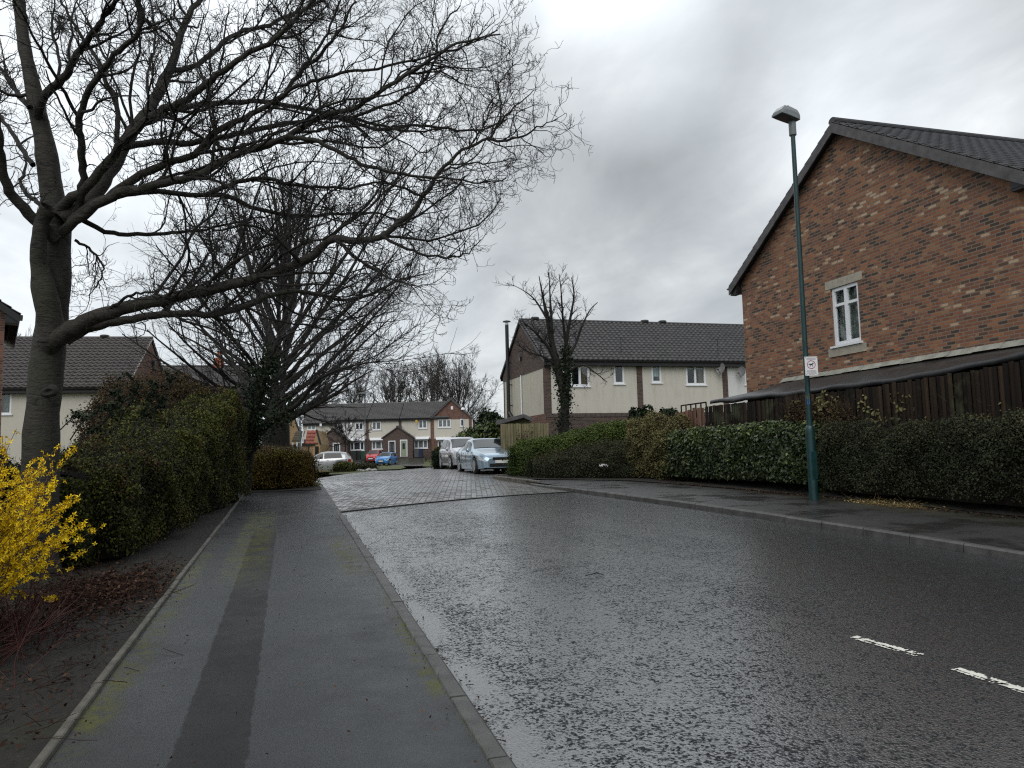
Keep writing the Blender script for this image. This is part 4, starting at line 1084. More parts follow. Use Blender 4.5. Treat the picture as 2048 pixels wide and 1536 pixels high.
    shared_porch('red brown brick porch with a black door and a pale green door', 770, 829, 925, 876, 856,
                 [(781, 795, 914.5, 881.5, mat_plastic_w, mdoor_dark, False), (804, 818.5, 913.5, 880, mat_plastic_w, mdoor_green, True)])
    for (px, py, mm, lab) in ((641.5, 850, mat_plastic_w, 'small white alarm box on the leftmost beige house of the far terrace'), (702, 848.5, mat_plastic_w, 'small white alarm box on the grey white house of the far terrace'), (833, 843, mat_yellow, 'small yellow alarm box beside the upper window of the cream far house')):
        al = thing('alarm_box', lab, 'alarm box', P(px, py, Z-0.08), -ALPHA); MB().box(-0.13, 0.13, -0.07, 0.0, -0.17, 0.17).build('cover', mm, al, bevel=0.02)
far_terrace()

# ---- cottage on the left, seen past the big tree
def left_cottage():
    Z = 42.0; rz = -ALPHA+R(9.5)
    o = P(252, 850, Z)     # right front corner of the facade
    W, D = 15.0, 8.4
    U = np.array([math.cos(rz), math.sin(rz), 0]); Nf = np.array([math.sin(rz), -math.cos(rz), 0])
    org = np.array([o[0], o[1], 0])-U*W
    zb = 0.6
    E = thing('left_cream_house', 'cream house with brown tiled roof and brick end gable behind the big bare tree', 'house', (org[0], org[1], zb), rz)
    he = float(P(245, 772, Z)[2])-zb; hr = float(P(306, 673, Z+4.2)[2])-zb-0.2
    top = float(P(240, 776, Z)[2])-zb
    hole = (W-6.9, top-1.35, W-5.75, top-0.08)
    m = MB(); wall_panel(m, 0, W, 0.0-1.2, top, [hole], 0.1); frame_map(m, (0, 0, 0), Ux, -Uy); m.build('wall', mat_render_clean, E); MB().add([(0, D, -1), (W, D, -1), (W, D, he), (0, D, he)], [(3, 2, 1, 0)]).build('rear_wall', mat_render_clean, E)
    window(E, (0, 0, 0), Ux, -Uy, hole, bars=(0.5,), pane='glass', curtain=[(0, 1, 0, 1, mat_curtain, 'net_curtain')], fw=0.09, rec=0.03)
    MB().box(0, W, -0.03, 0.03, top, he+0.1).build('eaves_band', mat_brick_soldier, E)
    MB().box(W-0.42, W+0.02, -0.035, 0.3, -1.2, top).build('brick_pier', mat_brick_red, E)
    m = MB(); m.prism([(0, top-0.02), (D, top-0.02), (D, he), (D/2, hr), (0, he)], 'x', W-0.05, W+0.025); m.build('gable_brick', mat_brick_red, E)
    gh = (2.2, top-1.9, 3.5, top-0.55)
    m = MB(); wall_panel(m, 0, D, -1.2, top-0.02, [gh], 0.1); frame_map(m, (W, 0, 0), Uy, Ux).build('gable_panel', mat_render_grey, E)
    window(E, (W, 0, 0), Uy, Ux, gh, bars=(0.5,), pane='light', fw=0.08, rec=0.0)
    ro, a, up = roof(E, W, D, he, hr, mat_tile_brown, vergeL=0.1, vergeR=0.12, eave=0.32, row=0.34, pitch=0.3, amp=0.065, step=0.065, vents=(W-2.6,))
    gutters(E, 0, W, D, he, 0.32, a, up, hr, True, True, fas=0.3)
    # white mortared verge
    mv = MB()
    for k in range(15):
        q = k/15.; yy = D/2-(D/2+0.32)*q; zz = hr+up-(D/2+0.32)*q*math.tan(a); dy = -(D/2+0.32)/15*0.8
        mv.add([(W+0.10, yy, zz-0.06), (W+0.135, yy, zz-0.06), (W+0.135, yy, zz+0.04), (W+0.10, yy, zz+0.04), (W+0.10, yy+dy, zz-0.06+dy*math.tan(a)), (W+0.135, yy+dy, zz-0.06+dy*math.tan(a)), (W+0.135, yy+dy, zz+0.03+dy*math.tan(a)), (W+0.10, yy+dy, zz+0.03+dy*math.tan(a))],
               [(1, 2, 6, 5), (3, 7, 6, 2), (0, 4, 7, 3)])
    mv.build('verge_mortar', M('pale_mortar', (0.40, 0.38, 0.36), 0.8), E)
    MB().box(W+0.03, W+0.2, D/2-0.22+0.4, D/2+0.22+0.4, hr-1.75, hr-1.2).build('gable_vent', mat_black_metal, E)
    # hipped end towards the left: a lower roof going away
    return E
left_cottage()
def left_second():
    Z = 52.0; rz = -ALPHA+R(9.5); o = P(474, 800, Z); W, D = 9.0, 7.0
    U = np.array([math.cos(rz), math.sin(rz), 0]); org = np.array([o[0], o[1], 0])-U*W; zb = 0.7
    E = thing('brown_roofed_house', 'house with low brown roof showing above the tall shrubs right of the cream house', 'house', (org[0], org[1], zb), rz)
    he = float(P(420, 775, Z)[2])-zb; hr = float(P(420, 733, Z+3.5)[2])-zb-0.2
    m = MB(); m.box(0, W, 0, D, -1, he); m.prism([(0, he), (D, he), (D/2, hr)], 'x', 0, W); m.build('wall', mat_brick_dark, E)
    roof(E, W, D, he, hr, mat_tile_brown, vergeL=0.1, vergeR=0.15, eave=0.3, sub=4, amp=0.03, step=0.03)
    gutters(E, 0, W, D, he, 0.3, math.atan2(hr-he, D/2), 0.17, hr)
    MB().box(W-2.2, W-1.6, D/2-0.3, D/2+0.3, hr, hr+0.75).lathe([(0.14, hr+0.75), (0.12, hr+1.2)], 12, (W-1.9, D/2, 0)).build('chimney', mat_orange, E)
left_second()
def left_edge():
    Z = 24.0; rz = -ALPHA+R(34)
    c = P(7.5, 700, Z); W, D = 8.0, 8.4; zb = 0.4
    U = np.array([math.cos(rz), math.sin(rz), 0])
    org = np.array([c[0], c[1], 0])-U*W
    E = thing('left_edge_house', 'brick house at the left edge of the street with dark eaves', 'house', (org[0], org[1], zb), rz)
    he = float(P(8, 622, Z)[2])-zb; hr = he+2.9
    # gable faces the street: ridge runs away from the viewer
    m = MB(); m.prism([(0, -1), (W, -1), (W, he), (W/2, hr), (0, he)], 'y', 0, D); m.build('wall', mat_brick_yellow if False else mat_brick_red, E)
    a = math.atan2(hr-he, W/2); sl = (W/2+0.38)/math.cos(a); Vs = []; Fs = []; b = 0
    for sg in (-1, 1):
        V, F = tile_slope((W/2, -0.3, hr+0.17), (0, 1, 0), (sg*math.cos(a), 0, -math.sin(a)), D+0.3, sl, 0.3, 0.34, 0.03, 0.035, 4); Vs.append(V); Fs.append(F+b); b += len(V)
    ro = link('roof', np_mesh('roof', np.concatenate(Vs), np.concatenate(Fs), mat_tile_brown), E)
    m = MB()
    for sg in (-1, 1):
        ex = W/2+sg*(W/2+0.36); ez = hr+0.14-(W/2+0.36)*math.tan(a)
        m.prism([(W/2, hr+0.14), (W/2, hr-0.1), (ex, ez-0.24), (ex, ez)], 'y', -0.33, -0.30)
    m.build('barge_board', mat_fascia, E)
    ez = hr+0.14-(W/2+0.36)*math.tan(a)
    MB().box(W+0.0, W+0.36, -0.30, 0.25, ez-0.26, ez-0.02).build('soffit', mat_fascia, E)
    MB().box(W+0.36, W+0.47, -0.3, 0.25, ez-0.10, ez).build('gutter', mat_plastic_b, E)
left_edge()

# ---- small yellow brick houses at the end on the left
def yellow_house():
    Z = 62.0
    zb = 0.7
    px0 = 543
    def zz(py, px=580, d=Z): return float(P(px, py, d)[2])-zb
    o = P(565, 905, Z); 
    E = thing('yellow_brick_house', 'yellow brick house with a steep narrow gable behind the low amber hedge', 'house', (o[0], o[1], zb), -ALPHA+R(22))
    sc = Z/FPX; X = lambda px: (px-565)*sc
    he, hr = zz(886), zz(828)
    W = X(597)-X(565); D = 7
    ax_ = X(584.5)
    # gable towards the viewer, long roof slope on the left
    m = MB(); m.prism([(X(565), -1), (X(597), -1), (X(597), zz(866)), (ax_, hr), (X(566), he)], 'y', 0, D); m.build('wall', mat_brick_yellow, E)
    th = MB(); th.prism([(ax_, hr+0.05), (X(564), he-0.05), (X(564)-0.05, he+0.12), (ax_, hr+0.28)], 'y', -0.12, D); th.prism([(ax_, hr+0.05), (ax_, hr+0.28), (X(598)+0.05, zz(864)+0.1), (X(598), zz(864)-0.08)], 'y', -0.12, D)
    r_ = th.build('roof', mat_tile, E)
    d0 = np.array([X(564)-ax_, 0, he-hr]); L = np.linalg.norm(d0)
    mv = MB()
    for k in range(14):
        q0, q1 = k/14., (k+0.7)/14.
        p0 = np.array([ax_, -0.13, hr+0.14])+d0*q0; p1 = np.array([ax_, -0.13, hr+0.14])+d0*q1
        mv.beam(p0, p1, 0.05, 0.2)
    mv.build('verge_mortar', M('white_verge', (0.55, 0.55, 0.55), 0.7), E)
    MB().box(X(566)-0.02, X(574), -0.03, 0.02, -1, zz(889)).build('corner_pier', mat_brick_yellow, E)
    MB().box(X(576), X(594), -0.06, -0.002, -1, zz(889)).build('dark_opening', mat_void, E)
    # left wing roof seen between the trunks
    w = MB(); w.prism([(0, zz(888)), (D, zz(888)), (D/2, zz(850))], 'x', X(520), X(564)); w.build('wing_roof', mat_tile, E)
    MB().box(X(522), X(563), 0.3, D-0.3, -1, zz(888)).build('wing_wall', mat_brick_red, E)
    # lower porch with an olive tiled roof
    o2 = P(583, 905, Z-3)
    E2 = thing('olive_roofed_porch', 'low porch with an olive mossy tiled roof against the yellow brick gable', 'porch', (o2[0], o2[1], zb), -ALPHA)
    s2 = (Z-3)/FPX; X2 = lambda px: (px-583)*s2; zz2 = lambda py: float(P(590, py, Z-3)[2])-zb
    V, F = tile_slope((X2(583), 1.2, zz2(861)), (1, 0, 0), (0, -1.2, zz2(884)-zz2(861)), X2(603)-X2(583), math.hypot(1.2, zz2(884)-zz2(861)), 0.3, 0.33, 0.03, 0.03)
    link('roof', np_mesh('roof', V, F, mat_tile_olive), E2)
    m = MB(); m.box(X2(584), X2(602), 1.1, 1.3, -1, zz2(886)); m.build('wall', mat_brick_red, E2)
    for px in (585, 594, 601): MB().box(X2(px)-0.06, X2(px)+0.06, 0.0, 0.12, -1, zz2(884)).build('post', mat_plastic_w, E2)
    # red roofed little house
    Z3 = 58.0
    o3 = P(603, 905, Z3); E3 = thing('red_roofed_house', 'small yellow brick garage with a steep red tiled roof left of the far terrace', 'garage', (o3[0], o3[1], zb), -ALPHA)
    s3 = Z3/FPX; X3 = lambda px: (px-603)*s3; zz3 = lambda py: float(P(620, py, Z3)[2])-zb
    D3 = 3.0; zr, ze = zz3(860), zz3(888)
    V, F = tile_slope((X3(608), 0.9, zr), (1, 0, 0), (0.1, -0.9, ze-zr), X3(632)-X3(607), math.hypot(0.9, ze-zr), 0.3, 0.36, 0.05, 0.05)
    link('roof', np_mesh('roof', V, F, mat_tile_red), E3)
    m = MB(); m.box(X3(603), X3(628), 0.1, D3, -1, zz3(890)); m.prism([(X3(626), -1), (X3(640), -1), (X3(640), zz3(889)), (X3(633), zr-0.05), (X3(626), zz3(889))], 'y', 0.05, D3); m.build('wall', mat_brick_yellow, E3)
    MB().box(X3(630), X3(637), 0.0, 0.045, -1, zz3(893)).build('door', mat_void, E3)
    MB().beam((X3(633), 0.0, zr+0.02), (X3(641.5), 0.0, zz3(890)), 0.1, 0.12).build('barge_board', mat_fascia, E3)
    MB().beam((X3(607), -0.0, zr), (X3(602), 0.0, zz3(893)), 0.1, 0.08).build('verge_trim', mat_plastic_w, E3)
    MB().box(X3(615.5), X3(617.5), -0.02, 0.08, -1, zz3(889)).build('downpipe', mat_fascia, E3)
    MB().box(X3(603), X3(630), -0.02, 0.12, zz3(891), zz3(888)).build('fascia', mat_fascia, E3)
yellow_house()
# ------------------------------------------------------------------ trees
def unit(v): return v/(np.linalg.norm(v, axis=-1, keepdims=True)+1e-9)
def smooth_poly(p, K):
    """catmull-rom resample of a polyline (n,d) to K points"""
    p = np.asarray(p, float); n = len(p)
    if n < 3:
        t = np.linspace(0, 1, K)[:, None]; return p[0]*(1-t)+p[-1]*t
    seg = np.linalg.norm(np.diff(p[:, :3], axis=0), axis=1)+1e-6; cum = np.concatenate([[0], np.cumsum(seg)])
    out = []
    for s in np.linspace(0, cum[-1], K):
        i = min(np.searchsorted(cum, s, 'right')-1, n-2); t = (s-cum[i])/seg[i]
        p0, p1, p2, p3 = p[max(i-1, 0)], p[i], p[i+1], p[min(i+2, n-1)]
        out.append(0.5*((2*p1)+(-p0+p2)*t+(2*p0-5*p1+4*p2-p3)*t*t+(-p0+3*p1-3*p2+p3)*t**3))
    return np.array(out)
def grow(start, d, length, r0, K, wander, up, r_, taper=0.25, kink=0.0):
    N = len(start); pts = np.zeros((N, K+1, 3)); pts[:, 0] = start; d = unit(np.array(d, float))
    for k in range(K):
        d = unit(d+wander*r_.normal(size=(N, 3))+np.array([0, 0, 1.0])*(up if np.isscalar(up) else up[:, None]*1.0)*(0.4+1.2*k/K))
        pts[:, k+1] = pts[:, k]+d*(length/K)[:, None]
    rad = r0[:, None]*np.linspace(1, taper, K+1)[None, :]
    return pts, rad
def spawn(pts, rad, n, r_, t0=0.2, t1=1.0, ang=(35, 65), bias=None, lenw=True):
    """pick n attachment points on the given branches"""
    N, K1, _ = pts.shape
    L = np.linalg.norm(np.diff(pts, axis=1), axis=2).sum(1)
    p = (L if lenw else np.ones(N)); p = p/p.sum()
    b = r_.choice(N, n, p=p); t = t0+(t1-t0)*r_.random(n)**(0.85)
    f = t*(K1-1); i = np.minimum(f.astype(int), K1-2); w_ = (f-i)[:, None]
    pos = pts[b, i]*(1-w_)+pts[b, i+1]*w_; tan = unit(pts[b, i+1]-pts[b, i]); rr = rad[b, i]*(1-w_[:, 0])+rad[b, i+1]*w_[:, 0]
    q = r_.normal(size=(n, 3)); q = unit(q-(q*tan).sum(1, keepdims=True)*tan)
    if bias is not None: q = unit(q+bias)
    a = np.radians(r_.uniform(*ang, n))[:, None]
    return pos, unit(tan*np.cos(a)+q*np.sin(a)), rr, L[b], t
class Geo:
    def __init__(s): s.V = []; s.F = []; s.n = 0; s.A = []
    def tubes(s, pts, rad, sides):
        V, F = tube_np(pts, rad, sides); s.V.append(V); s.F.append(F+s.n); s.n += len(V)
    def raw(s, V, F): s.V.append(np.asarray(V)); s.F.append(np.asarray(F)+s.n); s.n += len(V)
    def build(s, name, mat, parent, smooth=False, loc=(0, 0, 0)):
        V = np.concatenate(s.V)-np.array(loc); return link(name, np_mesh(name, V, np.concatenate(s.F), mat), parent, smooth)

# ---- big tree on the left, main limbs traced
def big_tree():
    r_ = np.random.default_rng(5)
    base = P(78, 930, 9.0); gzv = gz(base[0], base[1])
    E = thing('bare_tree', 'big bare tree with thick grey trunk and spreading limbs beside the yellow flowering bush', 'tree', (base[0], base[1], gzv))
    loc = np.array(E.location)
    Z0 = 9.0
    limbs = [  # (points px,py ; end depth ; width px start, end)
        ('t', [(72, 1150), (76, 1000), (82, 880), (88, 780), (98, 690), (106, 610), (112, 520), (113, 450), (105, 390), (92, 300), (76, 220), (60, 140), (44, 60), (34, -30)], 9.3, [98, 82, 72, 69, 66, 64, 62, 60, 45, 42, 40, 33, 27, 20]),
        ('t', [(104, 680), (98, 620), (88, 575), (80, 530), (78, 480), (84, 440), (98, 415)], 8.75, [66, 52, 44, 36, 34, 34, 36]),
        ('L', [(96, 690), (140, 660), (205, 628), (330, 598), (440, 575), (530, 550), (600, 525), (640, 495), (668, 478), (715, 481), (764, 472), (822, 427), (846, 393), (884, 342), (918, 308), (972, 277), (996, 253), (1000, 205), (993, 160)], 7.6, [60, 46, 37, 31, 28, 25, 23, 21, 20, 18, 16, 14, 12, 10, 8, 7, 5, 4, 3]),
        ('M', [(130, 680), (175, 655), (250, 640), (330, 629), (430, 628), (485, 615), (540, 592), (605, 583), (680, 600), (740, 588), (800, 560), (850, 548)], 10.8, [34, 28, 22, 19, 17, 15, 13, 11, 9, 7, 5, 3]),
        ('A', [(120, 440), (160, 415), (185, 393), (219, 342), (239, 308), (265, 262), (297, 222), (325, 171), (352, 103), (376, 34), (417, -20)], 10.6, (46, 10)),
        ('B', [(112, 425), (140, 400), (164, 383), (205, 335), (263, 270), (308, 229), (369, 202), (444, 144), (496, 109), (547, 79), (615, 10), (650, -40)], 8.0, (27, 7)),
        ('C', [(150, 430), (163, 380), (164, 308), (159, 239), (174, 191), (198, 150), (222, 116), (250, 92), (270, 75), (284, 34), (273, -10), (262, -60)], 8.0, (22, 9)),
        ('D', [(140, 445), (175, 415), (222, 390), (308, 338), (386, 311), (427, 267), (496, 232), (561, 195), (595, 150), (640, 110), (680, 60), (710, 0)], 8.3, (25, 5)),
        ('E', [(125, 465), (164, 431), (222, 393), (318, 369), (393, 352), (468, 311), (578, 273), (632, 236), (700, 219), (750, 190), (830, 140), (900, 95), (950, 80), (1000, 66)], 7.6, (26, 4)),
        ('F', [(150, 440), (205, 403), (290, 383), (350, 386), (410, 390), (461, 369), (530, 355), (581, 369), (700, 376), (760, 364), (830, 385), (880, 420)], 9.9, (18, 3)),
        ('G', [(410, 390), (458, 393), (513, 417), (598, 432), (700, 427), (770, 430), (830, 470)], 10.0, (14, 3)),
        ('H', [(236, 300), (265, 290), (308, 284), (393, 284), (478, 267), (581, 246), (700, 236), (800, 262), (880, 258)], 10.2, (20, 4)),
        ('I', [(350, 220), (376, 215), (444, 205), (530, 205), (615, 219), (703, 243), (764, 260), (839, 250), (942, 263), (1010, 240)], 10.9, (16, 4)),
        ('J', [(318, 172), (332, 147), (393, 130), (461, 75), (547, 44), (632, 7), (700, -30)], 11.2, (16, 5)),
        ('K', [(75, 235), (89, 195), (110, 172), (130, 154), (150, 120), (170, 88), (191, 58), (232, 0), (255, -40)], 8.3, (24, 9)),
        ('N', [(112, 480), (60, 430), (20, 385), (3, 330), (-3, 260), (-20, 180)], 8.0, (32, 14)),
        ('O', [(95, 420), (65, 398), (42, 372), (48, 345), (52, 315)], 9.9, (14, 5)),
        ('Q', [(561, 195), (600, 171), (685, 147), (788, 130), (884, 103), (930, 90), (965, 78), (995, 60)], 8.0, (10, 3)),
        ('S', [(578, 273), (600, 278), (631, 280), (685, 308), (771, 342), (873, 355), (930, 361), (975, 364), (1010, 358)], 7.4, (13, 3)),
        ('T', [(972, 277), (1005, 281), (1045, 272), (1085, 250), (1115, 238)], 7.3, (8, 2)),
        ('U', [(996, 253), (1022, 222), (1050, 195), (1070, 180)], 7.5, (6, 2)),
        ('V', [(700, 236), (760, 215), (830, 180), (870, 120), (880, 60), (920, 10)], 9.4, (9, 3)),
        ('W', [(595, 150), (640, 90), (668, 40), (685, -20)], 8.6, (9, 4)),
        ('X', [(60, 215), (30, 180), (-10, 120)], 9.6, (15, 8)), ('X', [(52, 190), (20, 190), (-10, 170)], 8.8, (10, 6)),
        ('Y', [(66, 330), (40, 290), (0, 230), (-20, 180)], 9.9, (14, 6)),
        ('Z', [(846, 393), (800, 375), (740, 350), (700, 330)], 7.2, (6, 2)), ('Z', [(884, 342), (930, 330), (980, 325), (1040, 318)], 7.9, (6, 2)),
        ('Z', [(764, 472), (820, 500), (880, 515), (930, 510), (960, 480)], 7.0, (9, 2)), ('Z', [(668, 478), (720, 520), (790, 560), (840, 575)], 7.0, (10, 3)),
        ('Z', [(600, 525), (560, 480), (500, 450), (430, 460), (360, 440)], 7.4, (10, 3)), ('Z', [(330, 598), (360, 560), (380, 500), (350, 450)], 7.8, (9, 3)),
        ('Z', [(215, 622), (260, 590), (300, 585), (350, 570)], 8.0, (9, 3)), ('Z', [(150, 480), (180, 500), (205, 530), (200, 560), (180, 590)], 9.3, (8, 2)),
        ('Z', [(165, 440), (220, 465), (300, 468), (400, 460), (470, 445), (540, 430)], 9.7, (14, 3)), ('Z', [(540, 592), (600, 630), (680, 640), (750, 625)], 11.5, (7, 2)),
        ('Z', [(102, 180), (120, 130), (105, 60), (110, -10)], 9.6, (9, 4)), ('Z', [(160, 240), (120, 170), (75, 90), (40, 20), (10, -30)], 7.8, (10, 4)),
        ('Z', [(240, 300), (234, 260), (232, 200), (210, 160), (195, 120), (155, 60), (120, 0)], 9.8, (14, 6)), ('Z', [(300, 222), (295, 150), (310, 80), (300, 0)], 10.2, (8, 4)),
    ]
    tr = Geo(); br = Geo(); src = []
    for li, (nm, pts, Ze, wd) in enumerate(limbs):
        n = len(pts); p = np.array(pts, float)
        sgm = np.concatenate([[0], np.cumsum(np.linalg.norm(np.diff(p, axis=0), axis=1))]); u = sgm/sgm[-1]
        # depth at start: follow the parent's depth roughly
        Zs = {'Q': 8.15, 'S': 8.0, 'T': 7.65, 'U': 7.6, 'V': 9.9, 'W': 8.2, 'G': 9.4, 'H': 9.5, 'I': 9.9, 'J': 10.0, 'K': 9.15}.get(nm, 9.0)
        if nm == 'Z': Zs = {846: 7.9, 884: 7.8, 764: 8.05, 668: 8.2, 600: 8.3, 330: 8.6, 215: 8.8, 540: 10.2}.get(pts[0][0], 9.1)
        Zc = Zs+(Ze-Zs)*u
        wv = np.interp(u, np.linspace(0, 1, len(wd)), wd) if len(wd) != n else np.array(wd, float)
        if len(wd) == 2: wv = wd[1]+(wd[0]-wd[1])*(1-u)**0.9
        rad = wv*0.5*Zc/FPX*(0.90 if nm == 't' else 0.76)
        K = max(12, n*4)
        q = smooth_poly(np.column_stack([p, Zc, rad*1000]), K)
        W3 = np.array([P(a, b, c) for a, b, c in q[:, :3]]); rr = np.maximum(q[:, 3]/1000, 0.003)
        if nm != 't': W3[2:] += r_.normal(0, 0.008, W3[2:].shape)
        src.append((W3, rr))
        sides = 28 if nm == 't' else (14 if wd[0] > 25 else 8)
        if nm == 't':
            V, F = tube_np(W3[None], rr[None], sides)
            V = V+np.array([mnoise.noise(Vector(v)*2.3)*0.03+mnoise.noise(Vector(v)*7)*0.010 for v in V])[:, None]*unit(np.repeat((V.reshape(1, K, sides, 3)-W3[None, :, None, :]).reshape(-1, 3), 1, 0))
            tr.raw(V, F)
        else:
            (tr if wd[0] >= 25 else br).tubes(W3[None], rr[None], sides)
    trunk = tr.build('trunk', mat_bark, E, True, loc)
    # knot on the trunk
    kn = P(96, 783, 8.72)
    m = MB()
    for rr, dd in ((0.105, -0.03), (0.072, 0.004), (0.045, 0.004), (0.026, -0.012), (0.004, -0.02)):
        for a in range(18):
            t = a*2*math.pi/18; ir = 1+0.16*math.sin(2*t+0.6)+0.10*math.sin(3*t+rr*40); v = kn+_r0*rr*ir*math.cos(t)*0.95+Zv*rr*ir*math.sin(t)*0.75-_f*(dd)
            m.v.append(tuple(v-loc))
    for k in range(4):
        for a in range(18): m.f.append((k*18+a, k*18+(a+1) % 18, (k+1)*18+(a+1) % 18, (k+1)*18+a))
    m.build('knot', mat_bark_dark, trunk, True)
    # resample limbs to a common length for spawning
    def resamp(W3, rr, K=24):
        s = np.concatenate([[0], np.cumsum(np.linalg.norm(np.diff(W3, axis=0), axis=1))]); t = np.linspace(0, s[-1], K)
        return np.stack([np.interp(t, s, W3[:, i]) for i in range(3)], -1), np.interp(t, s, rr)
    S = [resamp(*q) for q, l in zip(src, limbs) if l[0] != 't']
    St = [resamp(*src[0])]
    Lp = np.array([s[0] for s in S]); Lr = np.array([s[1] for s in S])
    # level 1
    n1_ = 290
    pos, d, rr, L, t = spawn(Lp, Lr, n1_, r_, 0.22, 1.0, (30, 62), bias=np.array([0, 0, 0.25]))
    ln = np.clip(0.38*L*(1.15-t)+0.35, 0.5, 1.9)*r_.uniform(0.6, 1.15, n1_)
    p1, r1 = grow(pos, d, ln, np.clip(rr*0.5, 0.005, 0.020), 9, 0.19, 0.05, r_, 0.35)
    br.tubes(p1, r1, 6)
    # level 2
    n2_ = 2500
    pos, d, rr, L, t = spawn(np.concatenate([p1, np.array([resamp(a, b, 10)[0] for a, b in zip(Lp, Lr)])]), np.concatenate([r1, np.array([resamp(a, b, 10)[1] for a, b in zip(Lp, Lr)])]), n2_, r_, 0.15, 1.0, (30, 70), bias=np.array([0, 0, 0.15]))
    ln = r_.uniform(0.22, 0.62, n2_)
    p2, r2 = grow(pos, d, ln, np.clip(rr*0.55, 0.003, 0.007), 7, 0.32, 0.06, r_, 0.55)
    br.tubes(p2, r2, 4)
    # level 3 crooked twigs
    n3_ = 11000
    pos, d, rr, L, t = spawn(p2, r2, n3_, r_, 0.12, 1.0, (30, 75), bias=np.array([0, 0, 0.25]))
    ln = r_.uniform(0.08, 0.24, n3_)
    p3, r3 = grow(pos, d, ln, np.clip(rr*0.7, 0.0020, 0.0034), 5, 0.45, 0.16, r_, 0.75)
    tw = Geo(); tw.tubes(p3, r3, 3)
    n4_ = 22000
    pos, d, rr, L, t = spawn(p3, r3, n4_, r_, 0.35, 1.0, (20, 60), bias=np.array([0, 0, 0.35]))
    ln = r_.uniform(0.04, 0.11, n4_)
    p4, r4 = grow(pos, d, ln, np.full(n4_, 0.0017), 3, 0.35, 0.25, r_, 1.15)
    tw.tubes(p4, r4, 3)
    br.build('branches', mat_bark_dark, E, True, loc)
    tw.build('twigs', mat_twig, E, False, loc)
    return E
big_tree()

def fan_tree(name, lab, base, height, spread, seed, nlimb=22, trunk_r=0.3, trunk_h=2.0, dens=1.0, lean=(0, 0), twr=0.0045, mat_b=mat_bark_dark, mat_t=mat_twig, up1=0.03, ang=(8, 62), cat='tree', group=None, level4=True, droop=0.0, right_bias=0.0, curve=0.06, trunk_mat=None, limb_f=0.45, tfast=1.0, tpow=1.1):
    r_ = np.random.default_rng(seed)
    base = np.array(base, float); E = thing(name, lab, cat, base, r_.uniform(0, 0.01), group)
    tp, trd = grow(np.zeros((1, 3)), np.array([[lean[0], lean[1], 1.0]]), np.array([height*0.62]), np.array([trunk_r]), 14, 0.05, 0.03, r_, 0.22)
    trd[0, 0] *= 1.35; trd[0, 1] *= 1.1
    trd[0] *= np.interp(np.linspace(0, 1, 15)*height*0.62, [trunk_h, trunk_h+height*0.12], [1.0, tfast])
    tg = Geo(); tg.tubes(tp, trd, 14); tg.build('trunk', trunk_mat or mat_b, E, True)
    g1 = Geo()
    t = np.linspace(0, 1, nlimb)
    ti = trunk_h/(height*0.62)+(0.96-trunk_h/(height*0.62))*t**tpow
    f = ti*14; i = np.minimum(f.astype(int), 13); w_ = (f-i)[:, None]
    pos = tp[0, i]*(1-w_)+tp[0, i+1]*w_
    az = np.cumsum(np.full(nlimb, 2.4))+r_.uniform(-.4, .4, nlimb)
    an = np.radians(ang[1]+(ang[0]-ang[1])*t+r_.uniform(-8, 8, nlimb))
    d = np.stack([np.sin(an)*np.cos(az)+right_bias, np.sin(an)*np.sin(az), np.cos(an)], -1)
    # length so that limb reaches an ellipsoid envelope
    ln = np.where(an > 0.5, spread*0.5/np.maximum(np.sin(an), 0.3), height*0.45)*r_.uniform(0.75, 1.05, nlimb)
    ln = np.minimum(ln, (height-pos[:, 2])/np.maximum(np.cos(an), 0.2)*1.0)
    rl = np.interp(ti, [0, 1], [trunk_r*limb_f, trunk_r*0.2])
    p1, r1 = grow(pos, d, ln, rl, 12, curve, up1-droop, r_, 0.18)
    g1.tubes(p1, r1, 7)
    n2 = int(190*dens); pos, d, rr, L, tt = spawn(p1, r1, n2, r_, 0.15, 0.98, (18, 48), bias=np.array([0, 0, 0.3]))
    p2, r2 = grow(pos, d, np.clip(L*(1.1-tt)*0.6, 0.5, 4)*r_.uniform(.6, 1.1, n2), np.clip(rr*0.5, twr*1.6, 0.05), 9, 0.09, up1-droop, r_, 0.3); g1.tubes(p2, r2, 5)
    n3 = int(1500*dens); pos, d, rr, L, tt = spawn(np.concatenate([p2, p1[:, ::1][:, [0, 2, 3, 4, 5, 6, 8, 9, 11, 12]]]), np.concatenate([r2, r1[:, [0, 2, 3, 4, 5, 6, 8, 9, 11, 12]]]), n3, r_, 0.12, 1.0, (18, 50), bias=np.array([0, 0, 0.25]))
    p3, r3 = grow(pos, d, r_.uniform(0.5, 1.5, n3)*height/13.0, np.clip(rr*0.5, twr*1.1, 0.014), 7, 0.12, up1, r_, 0.5)
    g2 = Geo(); g2.tubes(p3, r3, 4)
    if level4:
        n4 = int(6500*dens); pos, d, rr, L, tt = spawn(p3, r3, n4, r_, 0.1, 1.0, (18, 52), bias=np.array([0, 0, 0.2]))
        p4, r4 = grow(pos, d, r_.uniform(0.2, 0.65, n4)*height/13.0, np.full(n4, twr), 5, 0.16, up1, r_, 0.7); g2.tubes(p4, r4, 3)
    g1.build('branches', mat_b, E, True); g2.build('twigs', mat_t, E)
    return E
